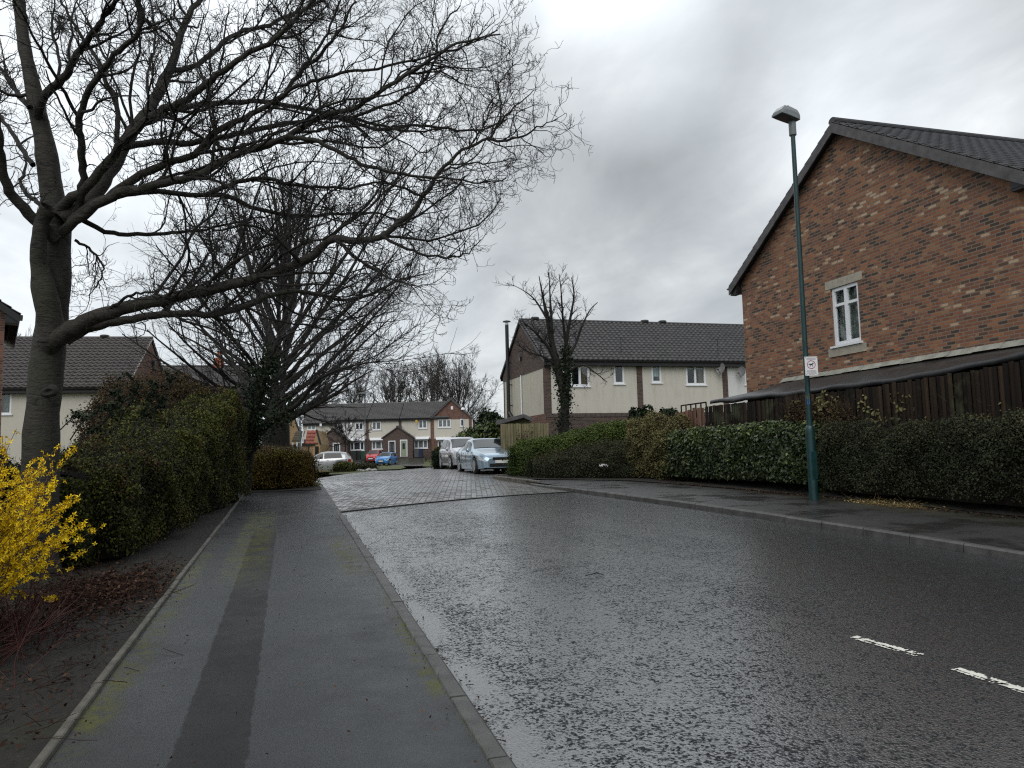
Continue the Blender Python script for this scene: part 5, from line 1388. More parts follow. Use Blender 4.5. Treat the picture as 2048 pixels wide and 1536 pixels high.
# second street tree: several ascending stems
b2 = P(556, 905, 30.0); z2 = gz(b2[0], b2[1])
fan_tree('bare_tree', 'bare tree with a fine fan shaped crown behind the low amber hedge', (b2[0], b2[1], z2), 13.6, 12.0, 21, nlimb=34, trunk_r=0.42, trunk_h=2.0, dens=0.95, twr=0.0042, ang=(12, 80), up1=0.014, curve=0.05, limb_f=0.26, tfast=0.34, tpow=2.0)
b3 = P(535, 905, 27.5); 
fan_tree('bare_tree', 'thinner bare tree close behind the ivy clad leaning trunk', (b3[0], b3[1], gz(b3[0], b3[1])), 11.5, 10.5, 22, nlimb=22, trunk_r=0.27, trunk_h=2.6, dens=0.42, twr=0.0048, lean=(0.02, 0.0), ang=(14, 78), up1=0.014, limb_f=0.28, tfast=0.4, tpow=1.8)

def leaves_geo(C_, size, r_, elong=1.7, flat=None, jit=1.0):
    """diamond leaf quads at centres C_ ; flat: preferred normal (n,3) with jitter"""
    N = len(C_); s = size*r_.uniform(0.6, 1.25, N)
    nrm = r_.normal(size=(N, 3)) if flat is None else unit(flat)+jit*r_.normal(size=(N, 3))*0.6
    nrm = unit(nrm); a = r_.normal(size=(N, 3)); a = unit(a-(a*nrm).sum(1, keepdims=True)*nrm); b = np.cross(nrm, a)
    l = (s*elong*0.5)[:, None]*a; w_ = (s*0.5)[:, None]*b; mid = 0.12*l
    fold = nrm*(s*0.18)[:, None]
    V = np.stack([C_-l, C_-mid+w_+fold, C_+l, C_-mid-w_+fold], 1).reshape(-1, 3)
    return V, np.arange(4*N).reshape(N, 4)

# ivy clad leaning tree by the end of the footpath
def ivy_tree():
    r_ = np.random.default_rng(31)
    Z = 20.8
    pb = P(492, 992, Z); E = thing('ivy_clad_tree', 'leaning ivy covered tree at the end of the tall hedge, low limb reaching right', 'tree', pb)
    pts = [(490, 1000, 30), (497, 940, 20), (505, 870, 24), (512, 820, 26), (520, 780, 26), (535, 730, 18), (560, 670, 12)]
    l2 = [(506, 880, 24), (530, 852, 22), (560, 832, 18), (598, 806, 13), (632, 762, 9), (690, 735, 6), (760, 722, 3)]
    l3 = [(512, 820, 18), (490, 770, 12), (460, 720, 9), (430, 690, 5)]
    tg = Geo(); P1 = []; R1 = []
    for i, (q, ze) in enumerate(((pts, 20.2), (l2, 18.5), (l3, 21.5))):
        a = np.array(q, float); zc = np.linspace(Z, ze, len(q)); s = smooth_poly(np.column_stack([a[:, :2], zc, a[:, 2]]), 20)
        W3 = np.array([P(*v[:3]) for v in s])-pb; rr = s[:, 3]*0.5*s[:, 2]/FPX*0.75
        tg.tubes(W3[None], rr[None], 10); P1.append(W3); R1.append(rr)
    tg.build('trunk', mat_bark_dark, E, True)
    P1 = np.array(P1); R1 = np.array(R1)
    g2 = Geo(); pos, d, rr, L, tt = spawn(P1, R1, 60, r_, 0.45, 1.0, (25, 60), bias=np.array([0.3, 0, 0.3]))
    p2, r2 = grow(pos, d, r_.uniform(0.8, 2.6, 60), np.clip(rr*0.35, 0.01, 0.03), 9, 0.12, 0.03, r_, 0.3); g2.tubes(p2, r2, 5)
    pos, d, rr, L, tt = spawn(p2, r2, 700, r_, 0.1, 1.0, (20, 60)); p3, r3 = grow(pos, d, r_.uniform(0.3, 0.9, 700), np.full(700, 0.006), 6, 0.2, 0.03, r_, 0.6); g2.tubes(p3, r3, 3)
    g2.build('branches', mat_twig, E)
    # ivy
    N = 6500; k = r_.integers(0, 2, N)*0; t = r_.uniform(0.32, 0.88, N)*19; i = t.astype(int); c = P1[0, i]*(1-(t-i))[:, None]+P1[0, np.minimum(i+1, 19)]*(t-i)[:, None]
    h = r_.random(N) < 0.22; t2 = r_.uniform(0.0, 0.35, N)*19; i2 = t2.astype(int); c = np.where(h[:, None], P1[1, i2], c)
    o = unit(r_.normal(size=(N, 3)))*(0.10+np.abs(r_.normal(0, 0.16, N))*np.interp(t, [6, 12, 15], [0.6, 1.9, 1.5]))[:, None]
    V, F = leaves_geo(c+o, 0.055, r_, 1.2); link('ivy', np_mesh('ivy', V, F, mat_lf_ivy, r_.random(N)), E)
ivy_tree()

# tree with ivy in front of the cream house
def right_tree():
    r_ = np.random.default_rng(44); Z = 33.0
    pb = P(1128, 882, Z); E = thing('ivy_clad_tree', 'small bare tree with an ivy wrapped forked trunk in front of the cream end house', 'tree', pb)
    stems = [[(1128, 900, 30), (1127, 850, 26), (1130, 800, 22), (1116, 740, 20), (1105, 690, 15), (1095, 640, 10), (1085, 590, 5), (1078, 552, 2)],
             [(1130, 800, 18), (1135, 740, 16), (1132, 690, 11), (1140, 640, 7), (1148, 590, 4), (1143, 555, 2)],
             [(1116, 740, 12), (1100, 700, 9), (1080, 675, 6), (1060, 655, 4), (1040, 640, 2)],
             [(1133, 720, 10), (1150, 690, 7), (1165, 650, 5), (1180, 620, 3), (1195, 605, 2)],
             [(1105, 690, 9), (1103, 640, 7), (1100, 590, 4), (1098, 545, 2)], [(1132, 690, 8), (1126, 640, 6), (1122, 580, 3), (1118, 548, 2)],
             [(1118, 735, 7), (1090, 715, 5), (1060, 705, 3), (1035, 690, 2)], [(1135, 745, 7), (1165, 730, 5), (1190, 745, 3), (1215, 765, 2)],
             [(1095, 640, 6), (1070, 600, 4), (1045, 580, 2), (1025, 570, 1.5)]]
    tg = Geo(); P1, R1 = [], []
    for k, q in enumerate(stems):
        a = np.array(q, float); zc = np.linspace(Z, Z+[0, .4, -1, .6, 1.2, -1.1, -.8, -.6, .9][k], len(q)); s = smooth_poly(np.column_stack([a[:, :2], zc, a[:, 2]]), 16)
        W3 = np.array([P(*v[:3]) for v in s])-pb; rr = np.maximum(s[:, 3]*0.5*s[:, 2]/FPX*0.8, 0.012); tg.tubes(W3[None], rr[None], 9); P1.append(W3); R1.append(rr)
    tg.build('trunk', mat_bark_dark, E, True); P1 = np.array(P1); R1 = np.array(R1)
    g2 = Geo(); n = 130; pos, d, rr, L, tt = spawn(P1, R1, n, r_, 0.3, 0.95, (25, 60), bias=np.array([0, 0, 0.2]))
    p2, r2 = grow(pos, d, r_.uniform(0.3, 0.9, n), np.clip(rr*0.45, 0.010, 0.025), 8, 0.16, 0.06, r_, 0.4); g2.tubes(p2, r2, 4)
    n = 1100; pos, d, rr, L, tt = spawn(p2, r2, n, r_, 0.1, 1.0, (25, 65)); p3, r3 = grow(pos, d, r_.uniform(0.12, 0.40, n), np.full(n, 0.0070), 5, 0.28, 0.08, r_, 0.7); g2.tubes(p3, r3, 3)
    g2.build('branches', mat_twig, E)
    N = 3800; j = r_.random(N); t = np.where(j < .6, r_.uniform(0, 0.55, N), r_.uniform(0, 0.45, N))*15; i = t.astype(int); c = np.where((j < .6)[:, None], P1[0, i], P1[1, i])
    o = unit(r_.normal(size=(N, 3)))*(0.10+np.abs(r_.normal(0, 0.14, N))*np.interp(t, [0, 8], [1.5, 0.7]))[:, None]
    V, F = leaves_geo(c+o, 0.085, r_, 1.2); link('ivy', np_mesh('ivy', V, F, mat_lf_ivy, r_.random(N)), E)
right_tree()

# far trees behind the end terrace: individuals in a row
kinds = []
far_spec = [(612, 130, 11), (640, 128, 13), (668, 126, 14), (700, 128, 15), (725, 130, 15.5), (752, 126, 15), (778, 130, 16), (800, 127, 15.5), (822, 130, 16.5), (848, 126, 16), (868, 130, 17)]
for k, (px, Z, h) in enumerate(far_spec):
    p = P(px, 915, Z); zb = 1.4
    if k < 3:
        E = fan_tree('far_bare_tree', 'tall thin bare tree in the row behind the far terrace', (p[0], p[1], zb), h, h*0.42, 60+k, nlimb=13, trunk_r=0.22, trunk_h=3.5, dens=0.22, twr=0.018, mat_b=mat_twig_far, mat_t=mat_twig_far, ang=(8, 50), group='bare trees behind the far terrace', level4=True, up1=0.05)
        kinds.append(E)
    else:
        src_ = kinds[k % 3]; c = src_.copy(); COL.objects.link(c); c.location = tuple(map(float, (p[0], p[1], zb))); c.rotation_euler = (0, 0, k*1.9); s_ = h/far_spec[k % 3][2]; c.scale = (s_*1.05, s_*1.05, s_)
        for ch in src_.children:
            d_ = ch.copy(); COL.objects.link(d_); d_.parent = c
labs_far = ['leftmost of the far bare trees, showing over the left end of the far terrace roof', 'second far bare tree from the left over the terrace roof', 'third far bare tree from the left over the terrace roof', 'far bare tree over the roof just left of the lamp column', 'far bare tree over the roof just right of the lamp column', 'far bare tree above the red and blue cars',
            'far bare tree above the black door of the red brick porch', 'far bare tree above the green door of the red brick porch', 'far bare tree left of the gable, fifth from the right', 'far bare tree just left of the brick gable', 'rightmost thin far bare tree, beside the round crowned tree']
fars = [o for o in bpy.data.objects if o.name.startswith('far_bare_tree') and o.parent is None]
for o, l in zip(sorted(fars, key=lambda q: float(np.dot(np.array(q.location)-EYE, _r0)/np.dot(np.array(q.location)-EYE, _f))), labs_far): o['label'] = l
p = P(918, 915, 112)
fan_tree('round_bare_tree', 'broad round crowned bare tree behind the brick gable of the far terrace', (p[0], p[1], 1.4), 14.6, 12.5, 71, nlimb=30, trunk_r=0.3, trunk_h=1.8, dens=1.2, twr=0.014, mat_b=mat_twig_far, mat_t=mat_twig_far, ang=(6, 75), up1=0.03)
p = P(20, 880, 75)
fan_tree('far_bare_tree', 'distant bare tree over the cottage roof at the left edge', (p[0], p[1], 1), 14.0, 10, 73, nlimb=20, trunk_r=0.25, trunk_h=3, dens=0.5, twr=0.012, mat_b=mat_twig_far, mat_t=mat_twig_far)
# small bare tree on the green in front of the terrace
p = G(689, 938); p = P(689, 938, 60.0)
fan_tree('small_bare_tree', 'small round headed bare tree on a thin stem before the grey white terraced house', (p[0], p[1], gz(p[0], p[1])-0.1), 4.5, 4.4, 75, nlimb=16, trunk_r=0.085, trunk_h=1.9, dens=0.22, twr=0.012, ang=(10, 80), up1=0.0, droop=0.01, limb_f=0.5)
# ------------------------------------------------------------------ hedges and shrubs
def hedge(name, lab, path, width, height, nleaf, lsize, lmat, seed, cat='hedge', group=None, twigs=0, twmat=None, rough=0.10, zoff=0.0, core=True, top_round=0.5, elong=1.6, shell=0.13, base_gap=0.0, extra=None, endcap=True, blotch=0.0):
    """clipped hedge along path [(x,y)..]; width/height: value or list along the path. group of leaves spread through a shell round a dark core"""
    r_ = np.random.default_rng(seed)
    path = np.array(path, float); sg = np.concatenate([[0], np.cumsum(np.linalg.norm(np.diff(path, axis=0), axis=1))]); u = sg/sg[-1]
    fw = (lambda t: np.interp(t, np.linspace(0, 1, len(np.atleast_1d(width))), np.atleast_1d(width)))
    fh = (lambda t: np.interp(t, np.linspace(0, 1, len(np.atleast_1d(height))), np.atleast_1d(height)))
    def frame(t):
        x = np.interp(t, u, path[:, 0]); y = np.interp(t, u, path[:, 1]); e = 0.01
        dx = np.interp(np.clip(t+e, 0, 1), u, path[:, 0])-np.interp(np.clip(t-e, 0, 1), u, path[:, 0]); dy = np.interp(np.clip(t+e, 0, 1), u, path[:, 1])-np.interp(np.clip(t-e, 0, 1), u, path[:, 1])
        l = np.hypot(dx, dy)+1e-9
        return x, y, dx/l, dy/l
    def surf(t, a, inset=0.0):
        """t along, a in [0,1] round the section from right base over the top to left base"""
        x, y, dx, dy = frame(t); W = fw(t)/2; H = fh(t)
        en = np.minimum(np.minimum(t, 1-t)*sg[-1]/(0.5), 1.0) if endcap else np.ones_like(t)
        en = np.sqrt(np.clip(1-(1-en)**2, 0.02, 1)); W = W*(0.35+0.65*en); H = H*(0.85+0.15*en)
        th = a*math.pi; c = np.cos(th); s = np.sin(th); pw = top_round
        ox = np.sign(c)*np.abs(c)**pw; oz = np.abs(s)**pw
        ox = ox*(1-0.12*(1-oz)); W2 = W-inset; H2 = H-inset*0.9
        # footprint bulge
        px_, py_ = x+dy*ox*W2, y-dx*ox*W2
        zb = g(x, y)+zoff
        pz = zb+base_gap+oz*(H2-base_gap)
        nx_, ny_, nz_ = dy*c, -dx*c, s
        return np.stack([px_, py_, pz], -1), unit(np.stack([nx_, ny_, nz_], -1)), zb
    x0, y0, _, _ = frame(np.array([0.5])); loc = np.array([x0[0], y0[0], gz(x0[0], y0[0])+zoff])
    E = thing(name, lab, cat, loc, 0, group)
    def disp(p):
        f1 = np.sin(p[:, 0]*2.1+p[:, 1]*1.7+seed)*np.sin(p[:, 2]*2.6+p[:, 1]*0.9)+0.7*np.sin(p[:, 0]*4.7-p[:, 1]*5.3+seed*2)*np.sin(p[:, 2]*5.1+1.3)+0.5*np.sin(p[:, 0]*9.1+p[:, 1]*8.3)*np.sin(p[:, 2]*10.3+seed)
        return f1
    if core:  # opaque dark shell added under the leaves to block light
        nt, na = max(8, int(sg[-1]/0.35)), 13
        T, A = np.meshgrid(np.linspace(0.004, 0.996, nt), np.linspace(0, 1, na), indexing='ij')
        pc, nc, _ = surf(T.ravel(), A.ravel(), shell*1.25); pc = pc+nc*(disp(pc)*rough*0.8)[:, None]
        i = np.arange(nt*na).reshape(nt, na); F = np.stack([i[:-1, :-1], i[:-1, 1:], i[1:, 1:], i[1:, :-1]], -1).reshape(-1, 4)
        fs = [F]; me = np_mesh('light_block_core', pc-loc, fs, mat_core); link('light_block_core', me, E, True)
    # leaves: area weighted roughly by perimeter
    t = r_.random(nleaf); Wm, Hm = float(np.mean(width)), float(np.mean(height))
    top_ = r_.random(nleaf) < Wm/(Wm+1.7*Hm)
    az_ = np.arcsin(np.clip((0.02+0.95*r_.random(nleaf)**0.72)**(1/top_round), 0, 1))/math.pi
    a = np.where(top_, r_.uniform(0.22, 0.78, nleaf), np.where(r_.random(nleaf) < 0.75 if False else r_.random(nleaf) < 0.5, az_, 1-az_))
    pc, nc, _ = surf(t, a); dd = disp(pc)
    pc = pc+nc*(dd*rough-np.abs(r_.normal(0, shell*0.7, nleaf))+r_.normal(0, shell*0.25, nleaf))[:, None]
    # ends
    if endcap:
        ne = int(nleaf*0.10)
        for tt, sgn in ((0.0, -1), (1.0, 1)):
            te = np.full(ne, tt); pe, _, _ = surf(te, r_.random(ne)); q = r_.random(ne)**0.5
            x, y, dx, dy = frame(te); cz = g(x, y)+zoff
            ctr = np.stack([x, y, pe[:, 2]], -1); pe = ctr+(pe-ctr)*q[:, None]; pe[:, 2] = cz+(pe[:, 2]-cz)*r_.random(ne)**0.7
            nn_ = np.stack([dx*sgn, dy*sgn, np.full(ne, 0.2)], -1); pe = pe+nn_*(r_.normal(0, shell, ne))[:, None]
            pc = np.concatenate([pc, pe]); nc = np.concatenate([nc, nn_]); dd = np.concatenate([dd, disp(pe)])
    N = len(pc)
    V, F = leaves_geo(pc-loc, lsize, r_, elong, nc, 1.3)
    at = np.clip(0.35+0.3*dd/1.5*0.5+0.42*(nc[:, 2] > 0.55)*r_.random(N)+r_.normal(0, 0.2, N)+blotch*(np.sin(pc[:, 0]*1.3+pc[:, 1]*1.9+pc[:, 2]*2.3+seed*1.7)*np.sin(pc[:, 1]*3.7-pc[:, 2]*3.1+seed) > 0.62), 0, 1)  # upward-facing leaves pushed to paler tones, lit tops put into the colour
    link('foliage', np_mesh('foliage', V, F, lmat, at), E)
    if twigs:
        t = r_.random(twigs); a = r_.uniform(0.02, 0.98, twigs); ps, ns, _ = surf(t, a, shell)
        d = unit(ns+np.array([0, 0, 0.6])+0.5*r_.normal(size=(twigs, 3)))
        p2, r2 = grow(ps-loc, d, r_.uniform(0.15, 0.42, twigs), np.full(twigs, 0.0035), 4, 0.18, 0.05, r_, 0.5)
        tg = Geo(); tg.tubes(p2, r2, 3); tg.build('twigs', twmat or mat_twig_brown, E)
    if extra: extra(E, surf, loc, r_, disp)
    return E

def patch(nm, mat, t0, t1, a0, a1, n, size, out=0.05):
    def f(E, surf, loc, r_, disp):
        t = r_.uniform(t0, t1, n); a = r_.uniform(a0, a1, n); p, nn_, _ = surf(t, a)
        k = (np.sin(t*140)*np.sin(a*60+t*33)+0.4*r_.normal(size=n)) > 0.15
        p = p+nn_*(disp(p)*0.1+out*r_.random(n))[:, None]; p = p[k]
        V, F = leaves_geo(p-loc, size, r_, 1.3, nn_[k], 1.5); link(nm, np_mesh(nm, V, F, mat, r_.random(len(p))), E)
    return f

# right hand side, from the far parking bay to the near edge
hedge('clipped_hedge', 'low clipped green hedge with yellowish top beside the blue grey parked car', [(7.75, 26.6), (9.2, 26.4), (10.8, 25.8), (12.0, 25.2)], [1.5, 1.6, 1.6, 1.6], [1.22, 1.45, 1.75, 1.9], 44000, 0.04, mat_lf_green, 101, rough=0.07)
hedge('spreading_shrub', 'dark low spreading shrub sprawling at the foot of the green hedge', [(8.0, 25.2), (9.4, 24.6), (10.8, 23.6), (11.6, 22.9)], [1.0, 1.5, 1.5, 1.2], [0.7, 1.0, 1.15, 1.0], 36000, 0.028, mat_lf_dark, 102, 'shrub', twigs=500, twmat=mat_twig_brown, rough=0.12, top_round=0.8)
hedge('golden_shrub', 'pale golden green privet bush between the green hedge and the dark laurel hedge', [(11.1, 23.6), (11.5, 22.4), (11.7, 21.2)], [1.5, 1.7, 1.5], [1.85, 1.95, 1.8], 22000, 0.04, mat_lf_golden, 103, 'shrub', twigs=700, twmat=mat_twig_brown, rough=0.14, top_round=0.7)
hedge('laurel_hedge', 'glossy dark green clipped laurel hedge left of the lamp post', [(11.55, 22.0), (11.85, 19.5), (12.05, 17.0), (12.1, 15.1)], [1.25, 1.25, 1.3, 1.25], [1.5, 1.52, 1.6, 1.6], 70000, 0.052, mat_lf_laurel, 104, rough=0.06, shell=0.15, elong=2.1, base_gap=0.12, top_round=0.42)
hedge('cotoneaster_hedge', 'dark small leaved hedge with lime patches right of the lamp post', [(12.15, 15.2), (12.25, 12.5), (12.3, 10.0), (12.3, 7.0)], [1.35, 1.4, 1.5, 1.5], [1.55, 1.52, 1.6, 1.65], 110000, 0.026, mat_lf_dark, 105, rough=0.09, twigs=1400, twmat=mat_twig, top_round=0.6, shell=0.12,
      extra=patch('lime_leaves', mat_lf_lime, 0.42, 0.66, 0.62, 0.96, 2600, 0.05))
hedge('twiggy_shrub', 'brown twiggy shrub poking out of the hedge at the right edge', [(11.75, 9.6), (11.8, 8.4)], [0.8, 0.8], [1.65, 1.7], 600, 0.03, mat_lf_brown, 106, 'shrub', twigs=1800, twmat=mat_twig_brown, rough=0.1, core=False, shell=0.3, top_round=0.8)
hedge('ivy_patch', 'light green ivy and dry stems spilling over the foot of the fence behind the hedge', [(12.35, 16.5), (12.4, 13.5), (12.4, 10.5)], [0.5, 0.5, 0.5], [2.05, 2.1, 2.05], 5200, 0.065, mat_lf_golden, 107, 'climber', rough=0.15, core=False, twigs=900, twmat=mat_twig_brown, zoff=0.0)
hedge('ivy_patch', 'dark ivy clump hanging on the fence left of the lean-to roof', [(12.1, 26.1), (12.1, 24.4)], [0.5, 0.5], [2.2, 2.25], 4200, 0.10, mat_lf_ivy, 108, 'climber', rough=0.1)
hedge('ivy_patch', 'smaller dark ivy clump on the fence beside the lean-to roof', [(12.1, 23.7), (12.1, 22.6)], [0.45, 0.45], [2.1, 2.25], 2600, 0.09, mat_lf_ivy, 109, 'climber', rough=0.1)
hedge('ivy_patch', 'brown tangled climber on the fence boards behind the lamp post', [(12.15, 16.9), (12.15, 14.4)], [0.3, 0.35], [2.15, 2.0], 2600, 0.05, mat_lf_brown, 110, 'climber', rough=0.12, core=False, twigs=1100, twmat=mat_twig_brown)

# behind the parked cars, on the right of the far road
p = P(952, 905, 52); q = P(1003, 905, 50)
hedge('laurel_bush', 'large grey green rounded laurel bush behind the silver car roofs', [(p[0]-1.5, p[1]+1), ((p[0]+q[0])/2, (p[1]+q[1])/2), (q[0], q[1])], [2.6, 3.0, 2.6], [1.9, 2.95, 3.2], 9000, 0.16, mat_lf_laurel, 111, 'shrub', rough=0.15, top_round=0.9, shell=0.3)
p = P(972, 905, 60); q = P(998, 905, 58)
hedge('dark_conifer', 'dark evergreen rising behind the laurel bush at the end of the street', [(p[0], p[1]), (q[0], q[1])], [3.0, 2.6], [4.2, 3.9], 7000, 0.16, mat_lf_ivy, 112, 'tree', rough=0.25, top_round=0.9, shell=0.4)
p = P(878, 925, 41.5)
hedge('clipped_shrub', 'small dark box shaped shrub beside the lilac silver car', [(p[0]-0.3, p[1]-0.2), (p[0]+0.35, p[1]+0.2)], [0.75, 0.75], [0.98, 0.98], 3500, 0.05, mat_lf_ivy, 113, 'shrub', rough=0.03, top_round=0.35)
p = P(879, 915, 55)
hedge('clipped_shrub', 'small brown green shrub standing behind the box shaped shrub', [(p[0]-0.3, p[1]), (p[0]+0.5, p[1]+0.2)], [0.9, 0.9], [1.75, 1.7], 1800, 0.09, mat_lf_olive, 114, 'shrub', rough=0.1, top_round=0.6)
p = P(1040, 900, 30.5); q = P(1082, 900, 30)
hedge('twig_bush', 'tangled brown winter bush in front of the olive fence and shed', [(p[0], p[1]), (q[0], q[1])], [1.4, 1.2], [1.75, 1.7], 900, 0.05, mat_lf_brown, 115, 'shrub', twigs=2600, twmat=mat_twig_brown, rough=0.2, core=False, shell=0.5, top_round=0.8)

# left hand side
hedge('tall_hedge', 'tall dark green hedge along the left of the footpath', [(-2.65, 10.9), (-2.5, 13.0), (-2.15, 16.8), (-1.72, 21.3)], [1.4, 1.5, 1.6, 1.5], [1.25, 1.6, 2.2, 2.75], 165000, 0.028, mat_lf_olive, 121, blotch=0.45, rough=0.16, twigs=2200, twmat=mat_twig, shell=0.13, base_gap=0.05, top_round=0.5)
hedge('russet_shrub', 'tall rounded russet brown and green shrub rising behind the tall hedge', [(-3.7, 17.9), (-3.3, 19.6), (-2.9, 21.4)], [1.8, 2.0, 2.0], [2.5, 3.0, 3.3], 60000, 0.032, mat_lf_brown, 122, 'shrub', rough=0.22, twigs=3500, twmat=mat_twig_brown, shell=0.3, top_round=0.8)
hedge('green_shrub', 'dark green leafy shrub in front of the cream house wall right of the big trunk', [(-3.15, 14.4), (-3.0, 15.7), (-2.95, 17.3)], [1.1, 1.2, 1.2], [1.3, 1.75, 2.4], 26000, 0.04, mat_lf_olive, 123, 'shrub', rough=0.25, twigs=900, twmat=mat_twig, shell=0.25, top_round=0.8)
hedge('dark_conifer', 'dark feathery evergreen at the left edge behind the big trunk', [(-5.6, 11.0), (-4.6, 11.6), (-3.7, 12.5)], [1.6, 1.5, 1.2], [2.05, 1.75, 1.4], 36000, 0.038, mat_lf_ivy, 124, 'shrub', rough=0.35, twigs=1500, twmat=mat_twig, shell=0.35, top_round=0.9)
hedge('amber_hedge', 'low clipped amber and brown hedge across the end of the footpath', [(-1.7, 23.9), (-0.4, 24.1), (0.62, 24.5)], [1.3, 1.3, 1.2], [1.08, 1.12, 1.05], 26000, 0.036, mat_lf_amber, 125, rough=0.05, twigs=2600, twmat=mat_twig_brown, shell=0.12, top_round=0.4, extra=patch('golden_leaves', mat_lf_golden, 0.02, 0.98, 0.25, 0.75, 3500, 0.035, 0.05))
hedge('leafless_hedge', 'brown leafless flowering hedge stems behind the yellow bush', [(-3.6, 8.6), (-2.9, 9.2)], [1.2, 1.2], [1.5, 1.55], 500, 0.04, mat_lf_brown, 126, 'shrub', twigs=1600, twmat=mat_twig_brown, rough=0.2, core=False, shell=0.4, top_round=0.8,
      extra=patch('yellow_flowers', mat_flower, 0.05, 0.95, 0.25, 0.75, 150, 0.035, 0.3))

# slender evergreen sprays crossing the cream wall
def sprays():
    r_ = np.random.default_rng(9)
    c0 = np.array([-4.3, 11.8, gz(-4.3, 11.8)])
    E = thing('evergreen_sprays', 'thin leafy sprays reaching right across the cream house wall beside the big trunk', 'shrub', c0)
    tr = [[(150, 905), (170, 870), (200, 850), (225, 815), (236, 800)], [(140, 880), (165, 845), (195, 822), (225, 812), (243, 808)], [(230, 870), (244, 830), (262, 800), (275, 775), (262, 750)], [(120, 860), (150, 832), (175, 822)],
          [(255, 880), (280, 840), (300, 800), (312, 770)], [(280, 870), (300, 830), (330, 795), (345, 760)], [(215, 800), (232, 788), (240, 782)], [(205, 775), (222, 785), (243, 798)]]
    pts = []; 
    for q in tr:
        zc = np.linspace(11.0, 11.0+r_.uniform(-.5, .5), len(q)); s = smooth_poly(np.column_stack([np.array(q, float), zc]), 12); pts.append([P(*v) for v in s])
    pts = np.array(pts)-c0; rd = np.repeat(np.linspace(0.010, 0.004, 12)[None], len(tr), 0)
    gg = Geo(); gg.tubes(pts, rd, 5)
    pos, d, rr, L, t = spawn(pts, rd, 160, r_, 0.25, 1, (30, 70)); p2, r2 = grow(pos, d, r_.uniform(0.06, 0.22, 160), np.full(160, 0.003), 4, .2, .05, r_, .6); gg.tubes(p2, r2, 3)
    gg.build('stems', mat_twig, E)
    k = r_.integers(0, 160, 1500); i = r_.integers(0, 5, 1500); c = p2[k, i]+r_.normal(0, 0.018, (1500, 3)); V, F = leaves_geo(c, 0.032, r_, 1.8); link('leaves', np_mesh('leaves', V, F, mat_lf_ivy, r_.random(1500)), E)
sprays()

# ---- yellow flowering bush
def forsythia():
    r_ = np.random.default_rng(17)
    c0 = np.array([-2.42, 6.55, gz(-2.42, 6.55)]); E = thing('yellow_flowering_bush', 'bush of arching stems covered in bright yellow flowers at the left edge', 'bush', c0)
    n = 230
    az = r_.uniform(0, 2*math.pi, n); an = np.radians(r_.uniform(2, 41, n)); st = np.stack([r_.normal(0, .16, n)-0.15, r_.normal(0, .16, n), np.zeros(n)], -1)
    d = np.stack([np.sin(an)*np.cos(az), np.sin(an)*np.sin(az), np.cos(an)], -1)
    p1, r1 = grow(st, d, r_.uniform(0.95, 1.45, n)*np.where(an > 0.6, 0.85, 1.0), np.full(n, 0.005), 12, 0.06, -0.02, r_, 0.4)
    gg = Geo(); gg.tubes(p1, r1, 4)
    m = 760; pos, dd, rr, L, t = spawn(p1, r1, m, r_, 0.42, 1.0, (15, 45), bias=np.array([0, 0, .3])); p2, r2 = grow(pos, dd, r_.uniform(0.15, 0.5, m), np.full(m, 0.0032), 6, 0.08, 0.0, r_, .6); gg.tubes(p2, r2, 3)
    gg.build('stems', mat_twig_brown, E)
    # flowers: four narrow petals each
    def flowers(nf, pts, lo, hi):
        k = r_.integers(0, len(pts), nf); t = r_.uniform(lo, hi, nf)*(pts.shape[1]-1); i = np.minimum(t.astype(int), pts.shape[1]-2); w_ = (t-i)[:, None]
        c = pts[k, i]*(1-w_)+pts[k, i+1]*w_+r_.normal(0, 0.012, (nf, 3))
        return c
    c = np.concatenate([flowers(9000, p1, 0.45, 1.0), flowers(17000, p2, 0.05, 1.0)])
    nf = len(c); ax_ = unit(r_.normal(size=(nf, 3))+np.array([0, -0.6, -0.1])); a = r_.normal(size=(nf, 3)); a = unit(a-(a*ax_).sum(1, keepdims=True)*ax_); b = np.cross(ax_, a)
    s = r_.uniform(0.017, 0.027, nf)[:, None]; V = []; 
    for q in range(4):
        t = q*math.pi/2+0.3; u1 = a*math.cos(t)+b*math.sin(t); u2 = -a*math.sin(t)+b*math.cos(t); tip = c+u1*s+ax_*s*0.55
        V.append(np.stack([c, c+u1*s*0.55+u2*s*0.24+ax_*s*0.25, tip, c+u1*s*0.55-u2*s*0.24+ax_*s*0.25], 1))
    V = np.stack(V, 1).reshape(-1, 3); F = np.arange(len(V)).reshape(-1, 4)
    link('flowers', np_mesh('flowers', V, F, mat_flower, np.repeat(r_.random(nf), 4)), E)
forsythia()
def dogwood():
    r_ = np.random.default_rng(19)
    c0 = G(-45, 1320); E = thing('red_stemmed_shrub', 'low shrub of dark red stems below the yellow flowering bush', 'shrub', c0)
    n = 300; az = r_.uniform(0, 2*math.pi, n); an = np.radians(r_.uniform(8, 70, n)); st = np.stack([r_.normal(-0.1, .24, n), r_.normal(0.1, .55, n), np.zeros(n)-0.02], -1)
    d = np.stack([np.sin(an)*np.cos(az)+0.05, np.sin(an)*np.sin(az), np.cos(an)], -1)
    p1, r1 = grow(st, d, r_.uniform(0.25, 0.62, n), np.full(n, 0.0045), 9, 0.10, 0.0, r_, 0.5); gg = Geo(); gg.tubes(p1, r1, 4)
    m = 900; pos, dd, rr, L, t = spawn(p1, r1, m, r_, 0.2, 1, (20, 55)); p2, r2 = grow(pos, dd, r_.uniform(.08, .3, m), np.full(m, .0028), 5, .14, .02, r_, .6); gg.tubes(p2, r2, 3)
    gg.build('stems', mat_twig_red, E)
dogwood()

